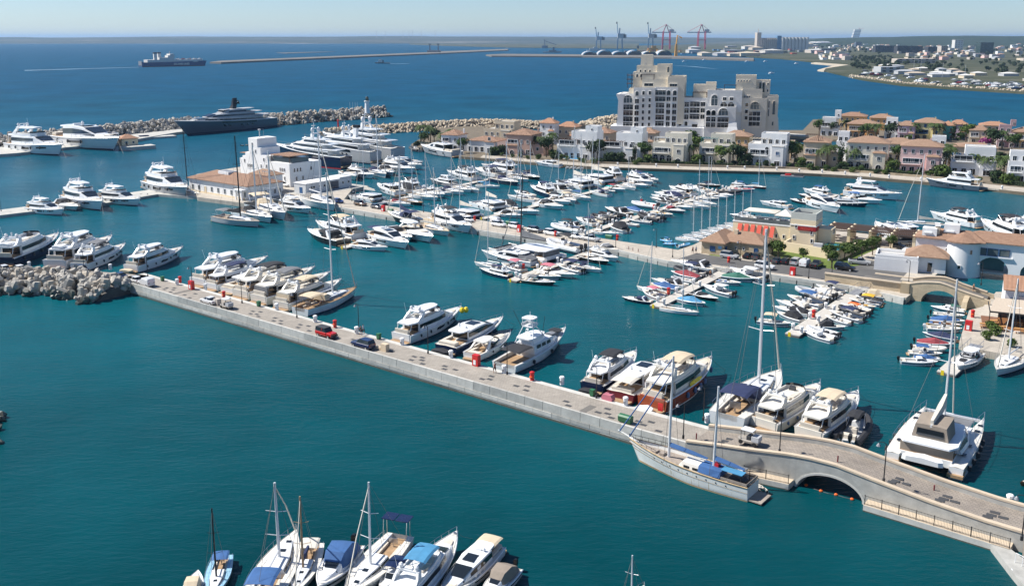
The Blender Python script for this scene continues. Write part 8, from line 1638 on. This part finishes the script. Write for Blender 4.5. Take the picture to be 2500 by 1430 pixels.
row('from quay, right of the long diagonal pontoon',[
 ('exp',('open',1),(1451,569,1509,578),'white cruiser with beige sunpad',''),
 ('small',('tent',1,0),(1529,570,1487,557),'motorboat with black engine cover',''),
 ('small',('',0,0),(1556,554,1515,549),'motorboat with red stripe','boot=maroon'),
 ('small',('arch',1,0),(1588,548,1535,543),'motorboat with white targa arch',''),
 ('rib',('arch',),(1613,542,1560,531),'black inflatable','hull=rubber'),
 ('small',('',0,0),(1593,524,1641,532),'motorboat with yellow cushions','deck=yellow'),
 ('exp',('canopy',1),(1617,514,1671,523),'dark cruiser with red canopy','hull=grey canvas=redcloth'),
 ('exp',('open',1),(1638,505,1688,514),'white cruiser with cream deck','deck=cream'),
 ('sail',sX,(1673,502,1731,513),'white racing keelboat','',385),
 ('sail',sX,(1701,495,1749,506),'second white racing keelboat','',380),
 ('small',('',0,0),(1706,487,1754,492),'small motorboat',''),
 ('exp',('open',1),(1724,481,1776,488),'white motorboat','deck=cream'),
 ('exp',('open',0),(1741,476,1788,484),'white cruiser with beige foredeck','deck=cream'),
 ('rib',('',),(1753,471,1809,475),'black inflatable with grey seats','hull=rubber'),
 ('small',('',0,0),(1784,466,1841,470),'red and white speedboat','deck=red pad=red'),
 ('fly',fB,(1788,457,1838,462),'white flybridge cruiser with blue bimini','canvas=bluecloth'),
 ('sail',(1,'',0,0,0),(1828,456,1870,463),'dark red sloop with blue sail cover','hull=darkred canvas=skycloth',364)],KG)
one('sail',sH,(1707,453,1758,458),'black-hulled sloop lying beyond the long diagonal pontoon','hull=black',383)
for i in range(8):
    t=i/7; lx,ly=1656+142*t,585-40*t
    one('sail',(1,'',0,1,0),(lx,ly,lx+64-4*t,ly+11),'white keelboat with grey boom cover, %s from the stone cottage' % ordw(i),'canvas=lightgrey deck=white',[489,480,476,472,470,468,466,464][i],'row of keelboats')
one('small',('',1,2),(1836,534,1783,530),'white hardtop motorboat above the keelboat row','')
one('coupe',('',1),(1926,510,1858,500),'white sport yacht behind the roof terrace','')
# --- far right pontoon
row('from left on the pontoon facing the villas',[
 ('fly',fB,(2022,480,1963,470),'white cruiser with blue canopy','canvas=bluecloth'),
 ('exp',('cover',1),(1999,487,1951,480),'dark-hulled boat under black cover','hull=charcoal'),
 ('exp',('canopy',1),(1975,500,1930,492),'black speedboat','hull=black'),
 ('coupe',('',1),(1980,498,2046,523),'white sport yacht',''),
 ('fly',('open','cover',1,0),(2034,500,2115,506),'navy-hulled cruiser with black aft screen','hull=navy fender=white'),
 ('exp',('bimini',1),(2062,489,2149,500),'white cruiser with blue covers','canvas=bluecloth')],'boats on the pontoon facing the villas')
one('fly',fH,(2070,477,2194,491),'biggest white hardtop yacht on the pontoon facing the villas','',zs=1.1)
row('from left behind the white arched building',[
 ('coupe',('cover',1),(2214,603,2139,565),'white sport yacht with black cover',''),
 ('coupe',('',1),(2240,584,2167,558),'white sport yacht',''),
 ('sail',(1,'',0,0,0),(2300,556,2192,550),'white sloop with loose cream mainsail','canvas=sailcloth',379),
 ('fly',fB,(2384,556,2275,534),'white motor yacht with black bimini',''),
 ('fly',fB,(2505,598,2398,560),'large white yacht with black awning',''),
 ('fly',fH,(2560,570,2462,545),'white hardtop yacht at the photo edge','')],'boats behind the white arched building')
# --- villa side
one('fly',fH,(2388,466,2266,454),'dark grey motor yacht moored below the right-hand villas','hull=bluegrey',zs=1.15)
one('coupe',('',1),(1112,384,1032,372),'white motor yacht moored by the leftmost villas','hull=lightgrey',zs=1.1)
one('rib',('',),(1026,371,1002,366),'small dark tender ahead of the yacht by the leftmost villas','hull=charcoal')
one('coupe',('',1),(1367,409,1306,403),'white sport yacht alongside the villa promenade pool','')
# --- bottom row
BG='boats along the bottom edge'
for kind,var,c,label,roles,top in [
 ('small',('tent',1,1),(462,1474,484,1408),'beige-topped motorboat at the bottom left of the cut-off row','canvas=beigecloth hull=offwhite',None),
 ('sail',(0,'bimini',0,1,0),(545,1372,517,1475),'light blue small sailboat with blue bimini at the bottom edge','hull=lightblue deck=lightblue canvas2=bluecloth mast=darkmast',1243),
 ('sail',(0,'bimini',0,0,0),(628,1500,722,1325),'old white ketch with blue awning, bow up, at the bottom edge','hull=offwhite canvas2=bluecloth deck=offwhite',1165),
 ('sail',(1,'bimini',0,0,0),(764,1345,722,1465),'white sailboat with wooden mast and pale canopy at the bottom edge','mast=teak canvas=navycloth canvas2=sailcloth',1212),
 ('small',('tent',1,1),(858,1350,782,1455),'white cabin motorboat with blue tops at the bottom edge','canvas=bluecloth',None),
 ('sail',(0,'solar',0,0,0),(975,1330,846,1480),'white sailboat carrying a green kayak and solar panels','',1181),
 ('small',('bimini',1,1),(992,1388,930,1460),'small white cabin motorboat with solar roof at the bottom edge','canvas=solar',None),
 ('fly',('bim','cover',0,0),(975,1500,1110,1340),'wooden-railed fishing boat under a bright blue awning','canvas=skycloth hull=offwhite boot=wood',None),
 ('coupe',('awning',0),(1200,1355,1080,1485),'white motor cruiser with beige awnings at the bottom edge','canvas=beigecloth',None),
 ('small',('tent',1,1),(1252,1400,1180,1475),'white motorboat with brown tent and solar panel at the bottom edge','canvas=taupe',None),
 ('sail',sX,(1500,1560,1570,1450),'sailboat below the frame with only its mast showing','',1344),
]: one(kind,var,c,label,roles,top,BG)
special_boats()
# ================================================================ sea haze
hm=bpy.data.materials.new('haze'); hm.use_nodes=True; hn=hm.node_tree; hn.nodes.clear()
ho_=hn.nodes.new('ShaderNodeOutputMaterial'); hv=hn.nodes.new('ShaderNodeVolumePrincipled'); hv.inputs['Color'].default_value=(.46,.70,1,1); hv.inputs['Density'].default_value=4.6e-5; hv.inputs['Anisotropy'].default_value=.2
hn.links.new(hv.outputs[0],ho_.inputs['Volume'])
put('haze',MB().box(0,22000,-4,84000,48000,144),hm,kind='stuff')
